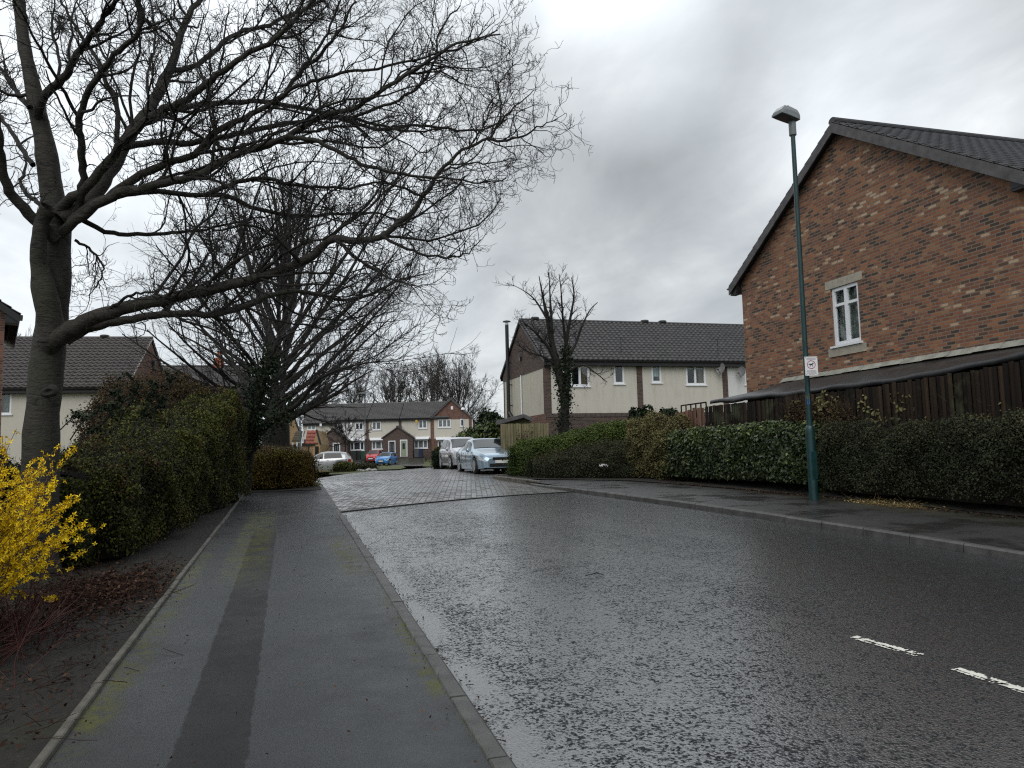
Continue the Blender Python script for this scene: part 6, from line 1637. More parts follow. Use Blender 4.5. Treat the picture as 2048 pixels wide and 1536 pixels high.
# ---- loose stuff on the ground
def scatter_leaves(name, lab, n, fx, size, mat, seed, lift=0.03, extra_twigs=0, cat=None):
    r_ = np.random.default_rng(seed); xy = fx(r_, n); z = g(xy[:, 0], xy[:, 1])
    C_ = np.column_stack([xy, z+0.02+lift*np.abs(r_.normal(size=n))])
    V, F = leaves_geo(C_, size, r_, 1.7, np.tile([[0, 0, 1.0]], (n, 1)), 1.2)
    V2, F2, at = V, F, r_.random(n)
    if extra_twigs:
        xy = fx(r_, extra_twigs); z = g(xy[:, 0], xy[:, 1]); st = np.column_stack([xy, z+0.03]); d = np.column_stack([r_.normal(size=(extra_twigs, 2)), r_.normal(0, 0.2, extra_twigs)])
        p2, r2 = grow(st, d, r_.uniform(0.12, 0.4, extra_twigs), np.full(extra_twigs, 0.0028), 4, 0.15, 0.0, r_, 0.6); vt, ft = tube_np(p2, r2, 3)
        V2 = np.concatenate([V, vt]); F2 = np.concatenate([F, ft+len(V)]); at = np.concatenate([at, np.full(len(ft), 0.3)])
    o = link(name, np_mesh(name, V2, F2, mat, at)); tag(o, lab, cat or 'ground litter', None, 'stuff'); return o
def nearlitter(r_, n):
    c = G(190, 1195); a = np.column_stack([r_.normal(c[0], 0.32, n), r_.normal(c[1]+0.1, 0.65, n)]); a[:, 0] = np.minimum(a[:, 0], -1.25); return a
scatter_leaves('leaf_litter', 'brown dead leaves and stems lying on the soil beside the yellow bush', 2200, nearlitter, 0.030, mat_litter, 201, 0.03, 900)
def bedlitter(r_, n):
    a = np.column_stack([r_.uniform(-3.6, -1.25, n), r_.uniform(1.5, 11, n)]); return a
scatter_leaves('soil_debris', 'scattered bits of dead leaf and twig over the dark soil bed', 2600, bedlitter, 0.022, mat_litter, 202, 0.015, 900)
def clip_(r_, n):
    c = G(1760, 1011); a = np.column_stack([r_.normal(c[0]+0.1, 0.13, n), r_.normal(c[1], 0.55, n)]); return a
scatter_leaves('hedge_clippings', 'small heap of dry yellow clippings on the pavement at the foot of the dark hedge', 300, clip_, 0.03, mat_straw, 203, 0.03, 240)
def hlit(r_, n):
    y = r_.uniform(9, 21, n); x = np.interp(y, [9, 15, 21], [11.75, 11.5, 10.8])-np.abs(r_.normal(0, 0.15, n)); return np.column_stack([x, y])
scatter_leaves('hedge_litter', 'bits of dead leaf along the foot of the right hand hedges', 700, hlit, 0.03, mat_litter, 204, 0.01, 120)
def pathbits(r_, n):
    y = 3.2+r_.random(n)**1.6*16; e = r_.random(n) < 0.5
    x = np.where(e, np.where(r_.random(n) < 0.5, -1.12+np.abs(r_.normal(0, 0.07, n)), 0.88-np.abs(r_.normal(0, 0.06, n))), r_.uniform(-1.1, 0.85, n)); return np.column_stack([x, y])
scatter_leaves('path_debris', 'specks of dead leaf and grit scattered on the left footpath', 260, pathbits, 0.013, mat_litter, 206, 0.003, 6)
def gutterbits(r_, n):
    y = 3.0+r_.random(n)**1.4*14; return np.column_stack([1.09+np.abs(r_.normal(0, 0.05, n)), y])
o_ = scatter_leaves('gutter_debris', 'dark leaf bits gathered in the gutter by the left kerb', 200, gutterbits, 0.015, mat_litter, 207, 0.003, 6); o_.location.z = -0.115
def kerbgrass(r_, n):
    y = np.concatenate([r_.normal(6.35, 0.25, n//3), r_.uniform(3.6, 9.5, n-n//3)]); return np.column_stack([0.93+r_.normal(0, 0.012, n), y])
def blades(name, lab, n, fx, h, seed):
    r_ = np.random.default_rng(seed); xy = fx(r_, n); st = np.column_stack([xy, g(xy[:, 0], xy[:, 1])-0.01]); d = np.column_stack([r_.normal(0, .5, (n, 2)), np.ones(n)])
    p, rr = grow(st, d, r_.uniform(0.4, 1.2, n)*h, np.full(n, 0.0016), 3, 0.2, -0.1, r_, 0.3); V, F = tube_np(p, rr, 3)
    tag(link(name, np_mesh(name, V, F, mat_grassblade, np.repeat(r_.random(n), len(F)//n))), lab, 'grass', None, 'stuff')
blades('kerb_grass', 'thin tufts of green grass growing in the joint along the left kerb', 260, kerbgrass, 0.045, 205)
# lawns by the far green
def lawn(name, lab, pts, seed, n, h=0.07):
    r_ = np.random.default_rng(seed); pts = np.array(pts); c = pts.mean(0)
    V = [(c[0], c[1], gz(*c)+0.0)]+[(a, b, gz(a, b)-0.02) for a, b in pts]
    m = MB(); k = len(pts); m.add(V, [(0, 1+i, 1+(i+1) % k) for i in range(k)]); 
    if sum((pts[i][0]-c[0])*(pts[(i+1) % k][1]-c[1])-(pts[i][1]-c[1])*(pts[(i+1) % k][0]-c[0]) for i in range(k)) < 0: m.f = [tuple(reversed(f)) for f in m.f]
    tag(m.build(name, mat_grass), kind='structure')
    i = r_.integers(0, k, n); q = np.sqrt(r_.random(n)); w_ = r_.random(n); xy = c+(pts[i]*(1-w_)[:, None]+pts[(i+1) % k]*w_[:, None]-c)*q[:, None]
    return xy
# ------------------------------------------------------------------ far green, drives
def Gd(px, py, Z): 
    p = P(px, py, Z); return (float(p[0]), float(p[1]))
lawn('lawn_verge', '', [Gd(600, 950, 40), Gd(652, 950, 36.5), Gd(690, 945, 46), Gd(740, 940, 55), Gd(700, 940, 62), Gd(625, 940, 62)], 301, 10)
lawn('lawn', '', [Gd(741, 940, 60), Gd(800, 935, 61), Gd(812, 930, 70), Gd(800, 930, 82), Gd(752, 930, 82)], 302, 10)
lawn('front_lawn', '', [Gd(846, 925, 74), Gd(868, 925, 70), Gd(870, 920, 90), Gd(850, 920, 90)], 303, 10)
def drive(pts, name='driveway'):
    pts = np.array(pts); m = MB(); k = len(pts)
    # strip of quads from near edge to far edge
    (a, b, c, d) = pts; n = 14; V = []
    for i in range(n+1):
        q = i/n; 
        for e0, e1 in ((a, d), (b, c)):
            x, y = e0[0]*(1-q)+e1[0]*q, e0[1]*(1-q)+e1[1]*q; V.append((x, y, gz(x, y)-0.015))
    m.add(V, [(2*i, 2*i+1, 2*i+3, 2*i+2) for i in range(n)])
    tag(m.build(name, mat_pavement), kind='structure')
drive([Gd(785, 930, 79), Gd(850, 928, 76), Gd(850, 915, 96), Gd(775, 915, 96)])
drive([Gd(640, 930, 66), Gd(752, 930, 80), Gd(770, 915, 96), Gd(600, 915, 96)])
def stones():
    r_ = np.random.default_rng(5)
    ms = M('pale_rock', (0.34, 0.33, 0.32), 0.7, 0.3, 6); 
    for i in range(7):
        px = 716+i*5.5+r_.uniform(-1, 1); x, y = Gd(px, 938, 55.5+r_.uniform(-.6, .6)); z = gz(x, y)
        m = MB(); s = r_.uniform(0.10, 0.19); m.lathe([(0.4*s, 0), (s, 0.25*s), (0.95*s, 0.6*s), (0.45*s, 1.0*s)], 9); m.v = [(v[0]*(1+.2*math.sin(i+v[1]*9)), v[1]*1.3, v[2]*(1+0.15*math.sin(v[0]*30+i))) for v in m.v]
        o = m.build('rock', ms, None); o.location = (x, y, z-0.02); o.rotation_euler = (0, 0, i*1.3)
        tag(o, 'pale rounded rock in the edging of the planted island before the small bare tree', 'rock', 'rocks edging the planted island')
stones()
for k, (px, Z, w_, h, lab) in enumerate([(684, 53.5, 1.2, 0.72, 'grey green lavender bush in front of the rear wheel of the silver hatchback'), (697, 54.5, 0.9, 0.62, 'low olive shrub just behind the silver hatchback bumper'), (727, 57, 1.2, 0.55, 'low dark shrub among the pale rocks of the planted island'), (741, 58.5, 0.9, 0.5, 'small dark plant at the right end of the planted island')]):
    x, y = Gd(px, 930, Z)
    hedge('low_shrub', lab, [(x-w_/2, y), (x+w_/2, y+0.1)], [0.8, 0.8], [h*0.9, h], 900, 0.07, mat_lf_olive if k < 2 else mat_lf_dark, 320+k, 'shrub', twigs=350, twmat=mat_twig_brown, rough=0.1, top_round=0.9, shell=0.2)

# ------------------------------------------------------------------ cars
def paint(name, col, met=0.55): 
    m = M(name, col, 0.28, 0.06, 1.5, metal=met, coat=1.0); return m
tyre_m = M('tyre_rubber', (0.012, 0.012, 0.012), 0.75, 0.2, 20); rim_m = M('alloy_rim', (0.45, 0.46, 0.47), 0.3, 0.1, 9, metal=0.7); headl_m = M('headlight_glass', (0.50, 0.53, 0.56), 0.12, 0.25, 14, spec=0.9, coat=1.0)
tail_m = M('tail_lamp', (0.30, 0.015, 0.012), 0.15, 0.1, 10, coat=1.0); plate_w = M('plate_white', (0.72, 0.72, 0.70), 0.4, 0.03, 9); plate_y = M('plate_yellow', (0.70, 0.48, 0.04), 0.4, 0.03, 9); trim_m = M('black_trim', (0.010, 0.010, 0.011), 0.45, 0.2, 9); chrome_m = M('chrome_trim', (0.6, 0.6, 0.6), 0.15, 0.05, 9, metal=1.0)
def car(name, lab, loc, heading, L, W, H, top, belt, wsB, wsT, rwT, rwB, pm, axles=(0.19, 0.80), wr=0.32, sides=None, plate_rear=False, grp=None):
    """loft along local x (rear 0 -> front L), centred; heading: direction of the nose (world angle)"""
    E = thing(name, lab, 'car', loc, heading, grp)
    top = np.array(top); belt = np.array(belt)
    zt = lambda s: np.interp(s, top[:, 0], top[:, 1])*H
    def zt_s(s): return np.mean([zt(s+d) for d in (-0.012, 0, 0.012)], axis=0)
    zb_ = lambda s: np.minimum(np.interp(s, belt[:, 0], belt[:, 1])*H, zt_s(s)-0.02)
    hw = lambda s: np.interp(s, [0, 0.015, 0.06, 0.18, 0.8, 0.92, 0.975, 1.0], [0.74, 0.86, 0.95, 1.0, 1.0, 0.93, 0.80, 0.62])*W/2
    def sill(s):
        z = np.interp(s, [0, 0.03, 0.12, 0.88, 0.97, 1], [0.30, 0.24, 0.19, 0.19, 0.22, 0.27])
        for a in axles:
            dx = (s-a)*L; R_ = wr+0.055; q = R_**2-dx**2; z = np.where(q > 0, np.maximum(z, wr+np.sqrt(np.maximum(q, 0))), z)
        return z
    def section(s):
        w_, t, b = hw(s), float(zt_s(s)), float(zb_(s)); zs = float(sill(s)); gh = float(np.clip((t-b-0.10)/0.30, 0, 1)); wr_ = w_*(0.88+(0.74-0.88)*gh)
        z1 = max(zs+0.03, 0.40); b = max(b, z1+0.06); t = max(t, b+0.01)
        return np.array([(w_*0.955, zs), (w_*0.995, max(zs+0.02, min(z1, b))), (w_*1.0, z1*0.45+b*0.55), (w_*0.985, b-0.03), (w_*0.962, b), (w_*0.962*0.5+wr_*0.5, (b+t-0.05)/2+0.012*gh), (wr_, t-0.055*(0.4+0.6*gh)), (wr_*0.86, t-0.018), (wr_*0.5, t-0.004), (0, t)])
    S = np.unique(np.concatenate([np.linspace(0, 1, 34), [0.004, 0.012, 0.02, 0.985, 0.994], np.concatenate([a+np.linspace(-1, 1, 13)*(wr+0.055)/L for a in axles])])); V = []; F = []
    for s in S:
        sec = section(s); x = (s-0.5)*L
        ring = [(x, y, z) for y, z in sec]+[(x, -y, z) for y, z in sec[-2::-1]]; V += ring
    n = 19
    for i in range(len(S)-1):
        for j in range(n-1): F.append((i*n+j, (i+1)*n+j, (i+1)*n+j+1, i*n+j+1))
    F.append(tuple(range(n))); F.append(tuple((len(S)-1)*n+j for j in range(n-1, -1, -1)))
    m = MB(); m.add(V, F); body = m.build('body', pm, E, True)
    body.data.polygons[-1].use_smooth = False; body.data.polygons[-2].use_smooth = False
    # underbody
    u = MB(); u.box(-L*0.44, L*0.44, -W*0.40, W*0.40, 0.17, 0.52); u.build('underbody', trim_m, E)
    for a in axles:
        for sg in (-1, 1):
            MB().lathe([(0.02, 0), (wr+0.05, 0), (wr+0.05, 0.30)], 18, ((a-0.5)*L, sg*(W/2-0.33), wr), 'y').build('arch_liner', trim_m, E) if False else None
    # panels sitting on the body
    def gl(pts, nm, mat, off=0.006):
        mm = MB(); n0 = len(pts); m0 = len(pts[0]); mm.v = [tuple(q) for r in pts for q in r]
        for i in range(n0-1):
            for j in range(m0-1): mm.f.append((i*m0+j, (i+1)*m0+j, (i+1)*m0+j+1, i*m0+j+1))
        return mm.build(nm, mat, E, True)
    def screen(s0, s1, nm, wfac=0.90):
        rows = []
        for k in range(7):
            s = s0+(s1-s0)*k/6.; sec = section(s); ys = sec[4:, 0]; zs = sec[4:, 1]; row = []
            lim = (sec[6, 0]+0.35*(sec[5, 0]-sec[6, 0])*(1-k/6.))*0.965
            for q in np.linspace(-1, 1, 13):
                y = lim*q; z = np.interp(abs(y), ys[::-1], zs[::-1]); row.append(((s-0.5)*L+0.012*np.sign(s0-s1)*-1*0+ (0.014 if s0 > s1 else -0.014), y, z+0.014))
            rows.append(row)
        return gl(rows, nm, mat_carglass)
    screen(wsB-0.012, wsT+0.012, 'windscreen'); screen(rwB+0.012, rwT-0.012, 'rear_window')
    for (s0, s1, s0t, s1t) in sides:
        for sg in (-1, 1):
            rows = []
            for q in np.linspace(0.10, 0.86, 5):
                row = []
                for k in np.linspace(0, 1, 9):
                    s = (s0+(s0t-s0)*q)*(1-k)+(s1+(s1t-s1)*q)*k; sec = section(s); b = sec[4]; t = sec[6]; md = sec[5]
                    y, z = (b*(1-q*2)+md*q*2) if q < 0.5 else (md*(2-2*q)+t*(2*q-1)); row.append(((s-0.5)*L, sg*(y+0.008), z+0.002))
                rows.append(row if sg > 0 else row[::-1])
            gl(rows, 'side_window', mat_carglass)
    # wheels
    for a in axles:
        for sg in (-1, 1):
            c = ((a-0.5)*L, sg*(W/2-0.115), wr)
            k = MB().lathe([(wr*0.70, -0.095), (wr*0.93, -0.10), (wr, -0.07), (wr, 0.07), (wr*0.93, 0.10), (wr*0.70, 0.095)], 26, c, 'y'); wo_ = k.build('wheel', tyre_m, E, True)
            rm = MB(); yo = c[1]+sg*0.098
            rm.lathe([(wr*0.62, 0), (wr*0.70, 0), (wr*0.70, 0.012*sg), (wr*0.62, 0.012*sg)], 24, (c[0], yo, wr), 'y')
            for q in range(5):
                t = q*2*math.pi/5+0.3; rm.beam((c[0]+0.03*math.cos(t), yo+0.006*sg, wr+0.03*math.sin(t)), (c[0]+wr*0.66*math.cos(t), yo+0.006*sg, wr+wr*0.66*math.sin(t)), 0.02, wr*0.2, up=(-math.sin(t), 0, math.cos(t)))
            rm.lathe([(wr*0.2, 0), (wr*0.2, 0.02*sg), (0.01, 0.024*sg)], 12, (c[0], yo, wr), 'y')
            rm.build('rim', rim_m, wo_)
    # lamps, grille, plates, mirrors
    def surf_patch(s0, s1, a0, a1, nm, mat, sg, off=0.008, nn_=7):
        """patch on the body flank/front: a in section-index space"""
        rows = []
        for q in np.linspace(0, 1, nn_):
            row = []
            for k in np.linspace(0, 1, nn_):
                s = s0+(s1-s0)*k; sec = section(s); a = a0+(a1-a0)*q; i = min(int(a), len(sec)-2); y, z = sec[i]*(1-(a-i))+sec[i+1]*(a-i); row.append(((s-0.5)*L+off*(1 if s > 0.5 else -1)*0.8, sg*(y+off), z+off*0.3))
            rows.append(row if sg > 0 else row[::-1])
        return gl(rows, nm, mat)
    for sg in (-1, 1):
        surf_patch(0.905, 0.992, 1.9, 3.3, 'headlight', headl_m, sg)
        surf_patch(0.006, 0.06, 2.0, 3.9, 'tail_lamp', tail_m, sg)
        mr = MB(); mx = (wsB-0.5)*L-0.22; mz = float(zb_(wsB-0.04))+0.07
        mr.lathe([(0.02, 0), (0.085, 0.03), (0.09, 0.10), (0.05, 0.15)], 12, (mx, sg*(W/2+0.0), mz), 'y') if sg > 0 else mr.lathe([(0.05, -0.15), (0.09, -0.10), (0.085, -0.03), (0.02, 0)], 12, (mx, sg*(W/2+0.0), mz), 'y')
        mr.v = [(mx+(v[0]-mx)*0.7, v[1]-sg*0.02, v[2]) for v in mr.v]
        mr.build('mirror', pm, E, True)
        for q in (0.42, 0.60):
            sec = section(q); MB().beam(((q-0.5)*L, sg*(sec[3, 0]+0.004), sec[3, 1]-0.05), ((q-0.5)*L-0.16, sg*(sec[3, 0]+0.004), sec[3, 1]-0.05), 0.025, 0.025).build('door_handle', pm, E)
        for q in (0.315, 0.50, 0.70):
            lm = MB(); pv = None
            for a in np.linspace(0.4, 3.9, 10):
                i = int(a); sec = section(q); y, z = sec[i]*(1-(a-i))+sec[i+1]*(a-i); c_ = ((q-0.5)*L, sg*(y+0.0015), z)
                if pv: lm.beam(pv, c_, 0.012, 0.004, up=(1, 0, 0))
                pv = c_
            lm.build('door_seam', trim_m, E)
    xf = L/2
    MB().box(xf-0.03, xf+0.012, -W*0.27, W*0.27, 0.27, 0.40).build('lower_grille', trim_m, E, bevel=0.01)
    MB().box(xf-0.02, xf+0.016, -W*0.20, W*0.20, 0.53, 0.64).build('grille', trim_m, E, bevel=0.01)
    MB().box(xf+0.004, xf+0.022, -0.26, 0.26, 0.415, 0.525).build('number_plate', plate_w, E)
    MB().box(-xf-0.018, -xf-0.002, -0.26, 0.26, 0.62, 0.73).build('number_plate', plate_y, E)
    MB().box(xf-0.05, xf+0.03, -W*0.33, W*0.33, 0.235, 0.265).build('front_lip', pm, E)
    return E
HD = math.atan2(-1, 0)        # nose towards the viewer along the road
def at(px, py, Z, dz=-0.04):
    p = P(px, py, Z); return (float(p[0]), float(p[1]), gz(p[0], p[1])+dz)
sedan = dict(L=4.6, W=1.80, H=1.43, top=[(0, 0.60), (0.02, 0.70), (0.16, 0.74), (0.20, 0.77), (0.36, 0.985), (0.45, 1.0), (0.52, 0.985), (0.70, 0.70), (0.74, 0.67), (0.93, 0.56), (0.985, 0.48), (1, 0.40)], belt=[(0, 0.62), (0.2, 0.645), (0.72, 0.60), (0.93, 0.50), (1, 0.36)], wsB=0.70, wsT=0.525, rwT=0.355, rwB=0.20, sides=[(0.475, 0.675, 0.475, 0.555), (0.275, 0.462, 0.345, 0.462)])
hatch = dict(L=4.1, W=1.74, H=1.47, top=[(0, 0.50), (0.015, 0.66), (0.03, 0.72), (0.10, 0.94), (0.22, 0.99), (0.42, 1.0), (0.52, 0.97), (0.74, 0.68), (0.78, 0.655), (0.94, 0.55), (0.985, 0.47), (1, 0.38)], belt=[(0, 0.60), (0.1, 0.645), (0.74, 0.59), (0.94, 0.49), (1, 0.34)], wsB=0.74, wsT=0.525, rwT=0.10, rwB=0.028, sides=[(0.475, 0.715, 0.475, 0.565), (0.15, 0.462, 0.19, 0.462)])
mpv = dict(L=4.0, W=1.72, H=1.60, top=[(0, 0.45), (0.015, 0.62), (0.04, 0.72), (0.09, 0.93), (0.22, 0.985), (0.42, 1.0), (0.55, 0.965), (0.79, 0.655), (0.82, 0.63), (0.94, 0.54), (0.985, 0.46), (1, 0.37)], belt=[(0, 0.58), (0.1, 0.61), (0.78, 0.565), (0.94, 0.48), (1, 0.33)], wsB=0.79, wsT=0.565, rwT=0.095, rwB=0.04, sides=[(0.50, 0.755, 0.50, 0.60), (0.15, 0.485, 0.19, 0.485)])
p = at(952, 946, 30.2)
car('parked_sedan', 'pale blue grey saloon car parked by the green hedge facing the viewer', (p[0]+0.80, p[1]+1.35, p[2]), HD, pm=paint('blue_grey_paint', (0.34, 0.45, 0.55)), grp=None, **sedan)
p = at(902, 940, 37.2)
car('parked_car', 'lilac silver tall hatchback parked behind the blue grey saloon', (p[0]+0.80, p[1]+1.2, p[2]), HD, pm=paint('lilac_silver_paint', (0.52, 0.51, 0.56)), **mpv)
p = at(760, 935, 57.5); q0 = P(704, 930, 55)
hd2 = -ALPHA+math.pi+R(8)
dv = np.array([math.cos(hd2), math.sin(hd2)])
car('parked_hatchback', 'silver hatchback parked side on behind the low shrubs, nose to the left', (float(q0[0]+dv[0]*2.02), float(q0[1]+dv[1]*2.02), gz(q0[0], q0[1])-0.02), hd2, pm=paint('silver_paint', (0.46, 0.47, 0.48)), plate_rear=True, **hatch)
HF = -ALPHA-math.pi/2
p = at(749, 926, 90.5)
car('parked_car', 'small red car parked in front of the far terrace beside the blue car', (p[0], p[1], p[2]), HF-R(4), pm=paint('red_paint', (0.50, 0.015, 0.025), 0.1), grp=None, **{**hatch, 'L': 3.7, 'W': 1.66, 'H': 1.5})
p = at(773, 928, 86.5)
car('parked_car', 'small bright blue car parked in front of the black door of the far terrace', (p[0], p[1], p[2]), HF-R(10), pm=paint('bright_blue_paint', (0.03, 0.22, 0.55), 0.2), **{**hatch, 'L': 3.7, 'W': 1.66, 'H': 1.47})
p = at(567, 925, 52)
car('parked_car', 'white car mostly hidden behind the low amber hedge and tree trunks', (p[0], p[1], p[2]), -ALPHA+R(10), pm=paint('white_car_paint', (0.75, 0.76, 0.77), 0.0), **hatch)

# ------------------------------------------------------------------ wheelie bins
def bin_(lab, px, Z, col, grp='wheelie bins by the far terrace'):
    x, y, z = at(px, 915, Z, -0.01); E = thing('wheelie_bin', lab, 'bin', (x, y, z), -ALPHA, grp)
    m = MB(); a, b = 0.24, 0.29
    m.add([(-a, -a, 0.06), (a, -a, 0.06), (a, a, 0.06), (-a, a, 0.06), (-b, -b-0.03, 0.98), (b, -b-0.03, 0.98), (b, b, 0.98), (-b, b, 0.98)], [(0, 3, 2, 1), (4, 5, 6, 7), (0, 1, 5, 4), (1, 2, 6, 5), (2, 3, 7, 6), (3, 0, 4, 7)])
    m.build('body', col, E); m = MB(); m.prism([(-b-0.06, 0.985), (b+0.06, 0.985), (b+0.06, 1.02), (0.0, 1.09), (-b-0.06, 1.03)], 'x', -b-0.02, b+0.02); m.build('lid', col, E)
    for s_ in (-1, 1): MB().lathe([(0.1, -0.03), (0.1, 0.03)], 14, (s_*(b-0.03), 0.27, 0.1), 'x').build('wheel', tyre_m, E)
    MB().tube([(-b*0.8, b+0.07, 0.97), (b*0.8, b+0.07, 0.97)], 0.02).build('handle', tyre_m, E)
bin_('grey wheelie bin left of the blue bin by the red brick porch', 833.5, 93.5, M('bin_grey', (0.07, 0.075, 0.08), 0.5)); bin_('dark blue wheelie bin under the bay window of the cream far house', 841, 93.5, M('bin_blue', (0.01, 0.022, 0.06), 0.5))
bin_('black wheelie bin left of the thin tree stem in front of the far terrace', 709, 93, M('bin_black', (0.014, 0.015, 0.016), 0.5)); bin_('second black wheelie bin behind the thin tree stem', 717, 93.2, M('bin_black', (0.014, 0.015, 0.016), 0.5)); bin_('dark green wheelie bin left of the lamp column by the red car', 727, 92.5, M('bin_green', (0.01, 0.05, 0.025), 0.5))

# ------------------------------------------------------------------ lamp posts
def main_lamp():
    b = G(1628, 1000); b = np.array([b[0], b[1], gz(b[0], b[1])]); Z = float(np.dot(b-EYE, _f))
    hp = P(1590, 243, Z); H = float(hp[2]-b[2])
    E = thing('street_lamp', 'tall green street lamp on the right pavement with grey lantern and white sign', 'street lamp', b)
    sc = Z/FPX
    rb, rs = 19*sc/2*0.95, 10.5*sc/2
    zc = float(P(1620, 850, Z)[2]-b[2])
    m = MB().lathe([(rb*1.0, -0.1), (rb, 0.02), (rb, zc-0.16), (rb*0.98, zc-0.10), (rb*0.86, zc-0.03), (rb*0.62, zc)], 24); m.build('base_column', mat_steel_green, E, True)
    lean = hp-b; off = np.array([lean[0], lean[1], 0])*0.15
    m = MB().tube([(0, 0, zc-0.02), (off[0]*.4, off[1]*.4, H*0.5), (off[0], off[1], H)], [rs*1.05, rs*0.98, rs*0.86], 16); m.build('shaft', mat_steel_green, E, True)
    # access door outline on the base
    m = MB(); a = 0.35; m.box(-0.065, 0.065, -rb-0.001, -rb+0.03, 0.45, 1.05); m.build('access_door', mat_steel_green, E, bevel=0.004)
    hx = math.pi+R(12)
    top = off+np.array([0, 0, H])
    m = MB().lathe([(rs*1.35, -0.05), (rs*1.42, -0.04), (rs*1.42, 0.26), (rs*1.2, 0.30)], 16, tuple(top)); m.build('collar', mat_lamp_grey, E, True)
    d = np.array([math.cos(hx), math.sin(hx), 0.10]); d /= np.linalg.norm(d); n = np.cross(d, Zv); n /= np.linalg.norm(n); u = np.cross(n, d)
    o = top+np.array([0, 0, 0.30])-d*0.12
    def q(l, w_, h): return tuple(o+d*l+n*w_+u*h)
    Lh = 0.60; m = MB()
    sec = [(-0.02, 0.10, 0.02, 0.14), (0.0, 0.13, -0.0, 0.19), (0.08, 0.155, -0.005, 0.225), (0.30, 0.165, -0.005, 0.235), (0.46, 0.165, -0.005, 0.215), (Lh, 0.155, -0.005, 0.06)]
    vs = []
    for l, w_, h0, h1 in sec: vs += [q(l, -w_, h0), q(l, w_, h0), q(l, w_*0.97, h0+(h1-h0)*0.55), q(l, w_*0.72, h1), q(l, -w_*0.72, h1), q(l, -w_*0.97, h0+(h1-h0)*0.55)]
    fs = [(5, 4, 3, 2, 1, 0)]+[tuple(30+i for i in range(6))]
    for k in range(5): fs += [(k*6+i, k*6+(i+1) % 6, (k+1)*6+(i+1) % 6, (k+1)*6+i) for i in range(6)]
    m.add(vs, fs); hd = m.build('lantern', mat_lamp_grey, E, bevel=0.008)
    m = MB(); m.add([q(0.07, -0.135, -0.006), q(0.07, 0.135, -0.006), q(Lh-0.03, 0.13, -0.006), q(Lh-0.03, -0.13, -0.006), q(0.10, -0.11, -0.035), q(0.10, 0.11, -0.035), q(Lh-0.08, 0.10, -0.035), q(Lh-0.08, -0.10, -0.035)], [(4, 5, 6, 7), (0, 4, 7, 3), (1, 2, 6, 5), (0, 1, 5, 4), (3, 7, 6, 2)]); m.build('lens', mat_lens, hd)
    m = MB()
    for i in range(4): m.beam(q(0.475+i*0.035, -0.13, 0.212-i*0.040), q(0.475+i*0.035, 0.13, 0.212-i*0.040), 0.012, 0.012)
    m.build('cooling_fins', mat_plastic_w, hd)
    m = MB().lathe([(0.045, 0), (0.045, 0.05), (0.036, 0.07), (0.02, 0.085)], 14, q(0.26, 0, 0.23)); m.build('photocell', mat_lens, hd, True)
    # number strip and sticker
    def onpole(px, py0, py1, w_, mat, nm, th):
        z0, z1 = float(P(px, py1, Z)[2]-b[2]), float(P(px, py0, Z)[2]-b[2]); f_ = -_r0*0.020+np.array([0, 0, 0]); fd = np.array([-math.sin(ALPHA), -math.cos(ALPHA), 0]); c = f_+fd*(rs*1.04)
        mm = MB(); mm.box(-w_/2, w_/2, -0.004, 0, z0, z1); o_ = mm.build(nm, mat, E); 
        ang = -ALPHA-R(20); o_.location = tuple(c+np.array([0, 0, 0])); o_.rotation_euler = (0, 0, ang); return o_
    onpole(1614, 756, 797, 0.045, M('number_strip', (0.55, 0.46, 0.24), 0.5, 0.15, 20), 'number_strip', 0)
    onpole(1616, 798, 808, 0.06, mat_blue, 'sticker', 0)
    # marks on the strip
    z0, z1 = float(P(1614, 795, Z)[2]-b[2]), float(P(1614, 758, Z)[2]-b[2]); mm = MB()
    for i in range(6):
        zz = z0+(z1-z0)*(i+0.5)/6; mm.box(-0.012, 0.012, -0.0065, -0.004, zz-0.014, zz+0.014); mm.box(0.004, 0.010, -0.0065, -0.004, zz-0.026, zz-0.016)
    o_ = mm.build('strip_characters', mat_signblack, E); fd = np.array([-math.sin(ALPHA), -math.cos(ALPHA), 0]); o_.location = tuple(-_r0*0.020+fd*rs*1.04); o_.rotation_euler = (0, 0, -ALPHA-R(20))
    # sign plate strapped to the column
    c = P(1619.5, 733, Z); w_ = 25.5*sc; h_ = 38*sc
    S = thing('no_dogs_sign', 'white sign with a red ring round a black dog strapped to the lamp post', 'sign', c+fd*(rs+0.03), -ALPHA)
    m = MB(); m.box(-w_/2, w_/2, -0.004, 0, -h_/2, h_/2); m.build('plate', mat_signwhite, S, bevel=0.0)
    m = MB(); R1, R2 = 0.092, 0.078; zc_ = h_*0.075
    for i in range(28):
        t0, t1 = i*2*math.pi/28, (i+1)*2*math.pi/28
        m.add([(R1*math.cos(t0), -0.006, zc_+R1*math.sin(t0)), (R1*math.cos(t1), -0.006, zc_+R1*math.sin(t1)), (R2*math.cos(t1), -0.006, zc_+R2*math.sin(t1)), (R2*math.cos(t0), -0.006, zc_+R2*math.sin(t0))], [(3, 2, 1, 0)])
    m.build('red_ring', mat_signred, S)
    dog = [(-0.050, 0.012), (-0.040, 0.022), (-0.030, 0.020), (0.018, 0.018), (0.030, 0.040), (0.040, 0.042), (0.056, 0.030), (0.054, 0.022), (0.036, 0.018), (0.028, -0.004), (0.026, -0.046), (0.016, -0.046), (0.014, -0.010), (-0.018, -0.010), (-0.022, -0.046), (-0.032, -0.046), (-0.034, -0.006), (-0.042, 0.004), (-0.056, -0.008), (-0.060, -0.002)]
    m = MB(); n_ = len(dog); m.add([(u_, -0.0065, zc_+v_) for u_, v_ in dog], [tuple(range(n_-1, -1, -1))]); m.build('dog_symbol', mat_signblack, S)
    m = MB()
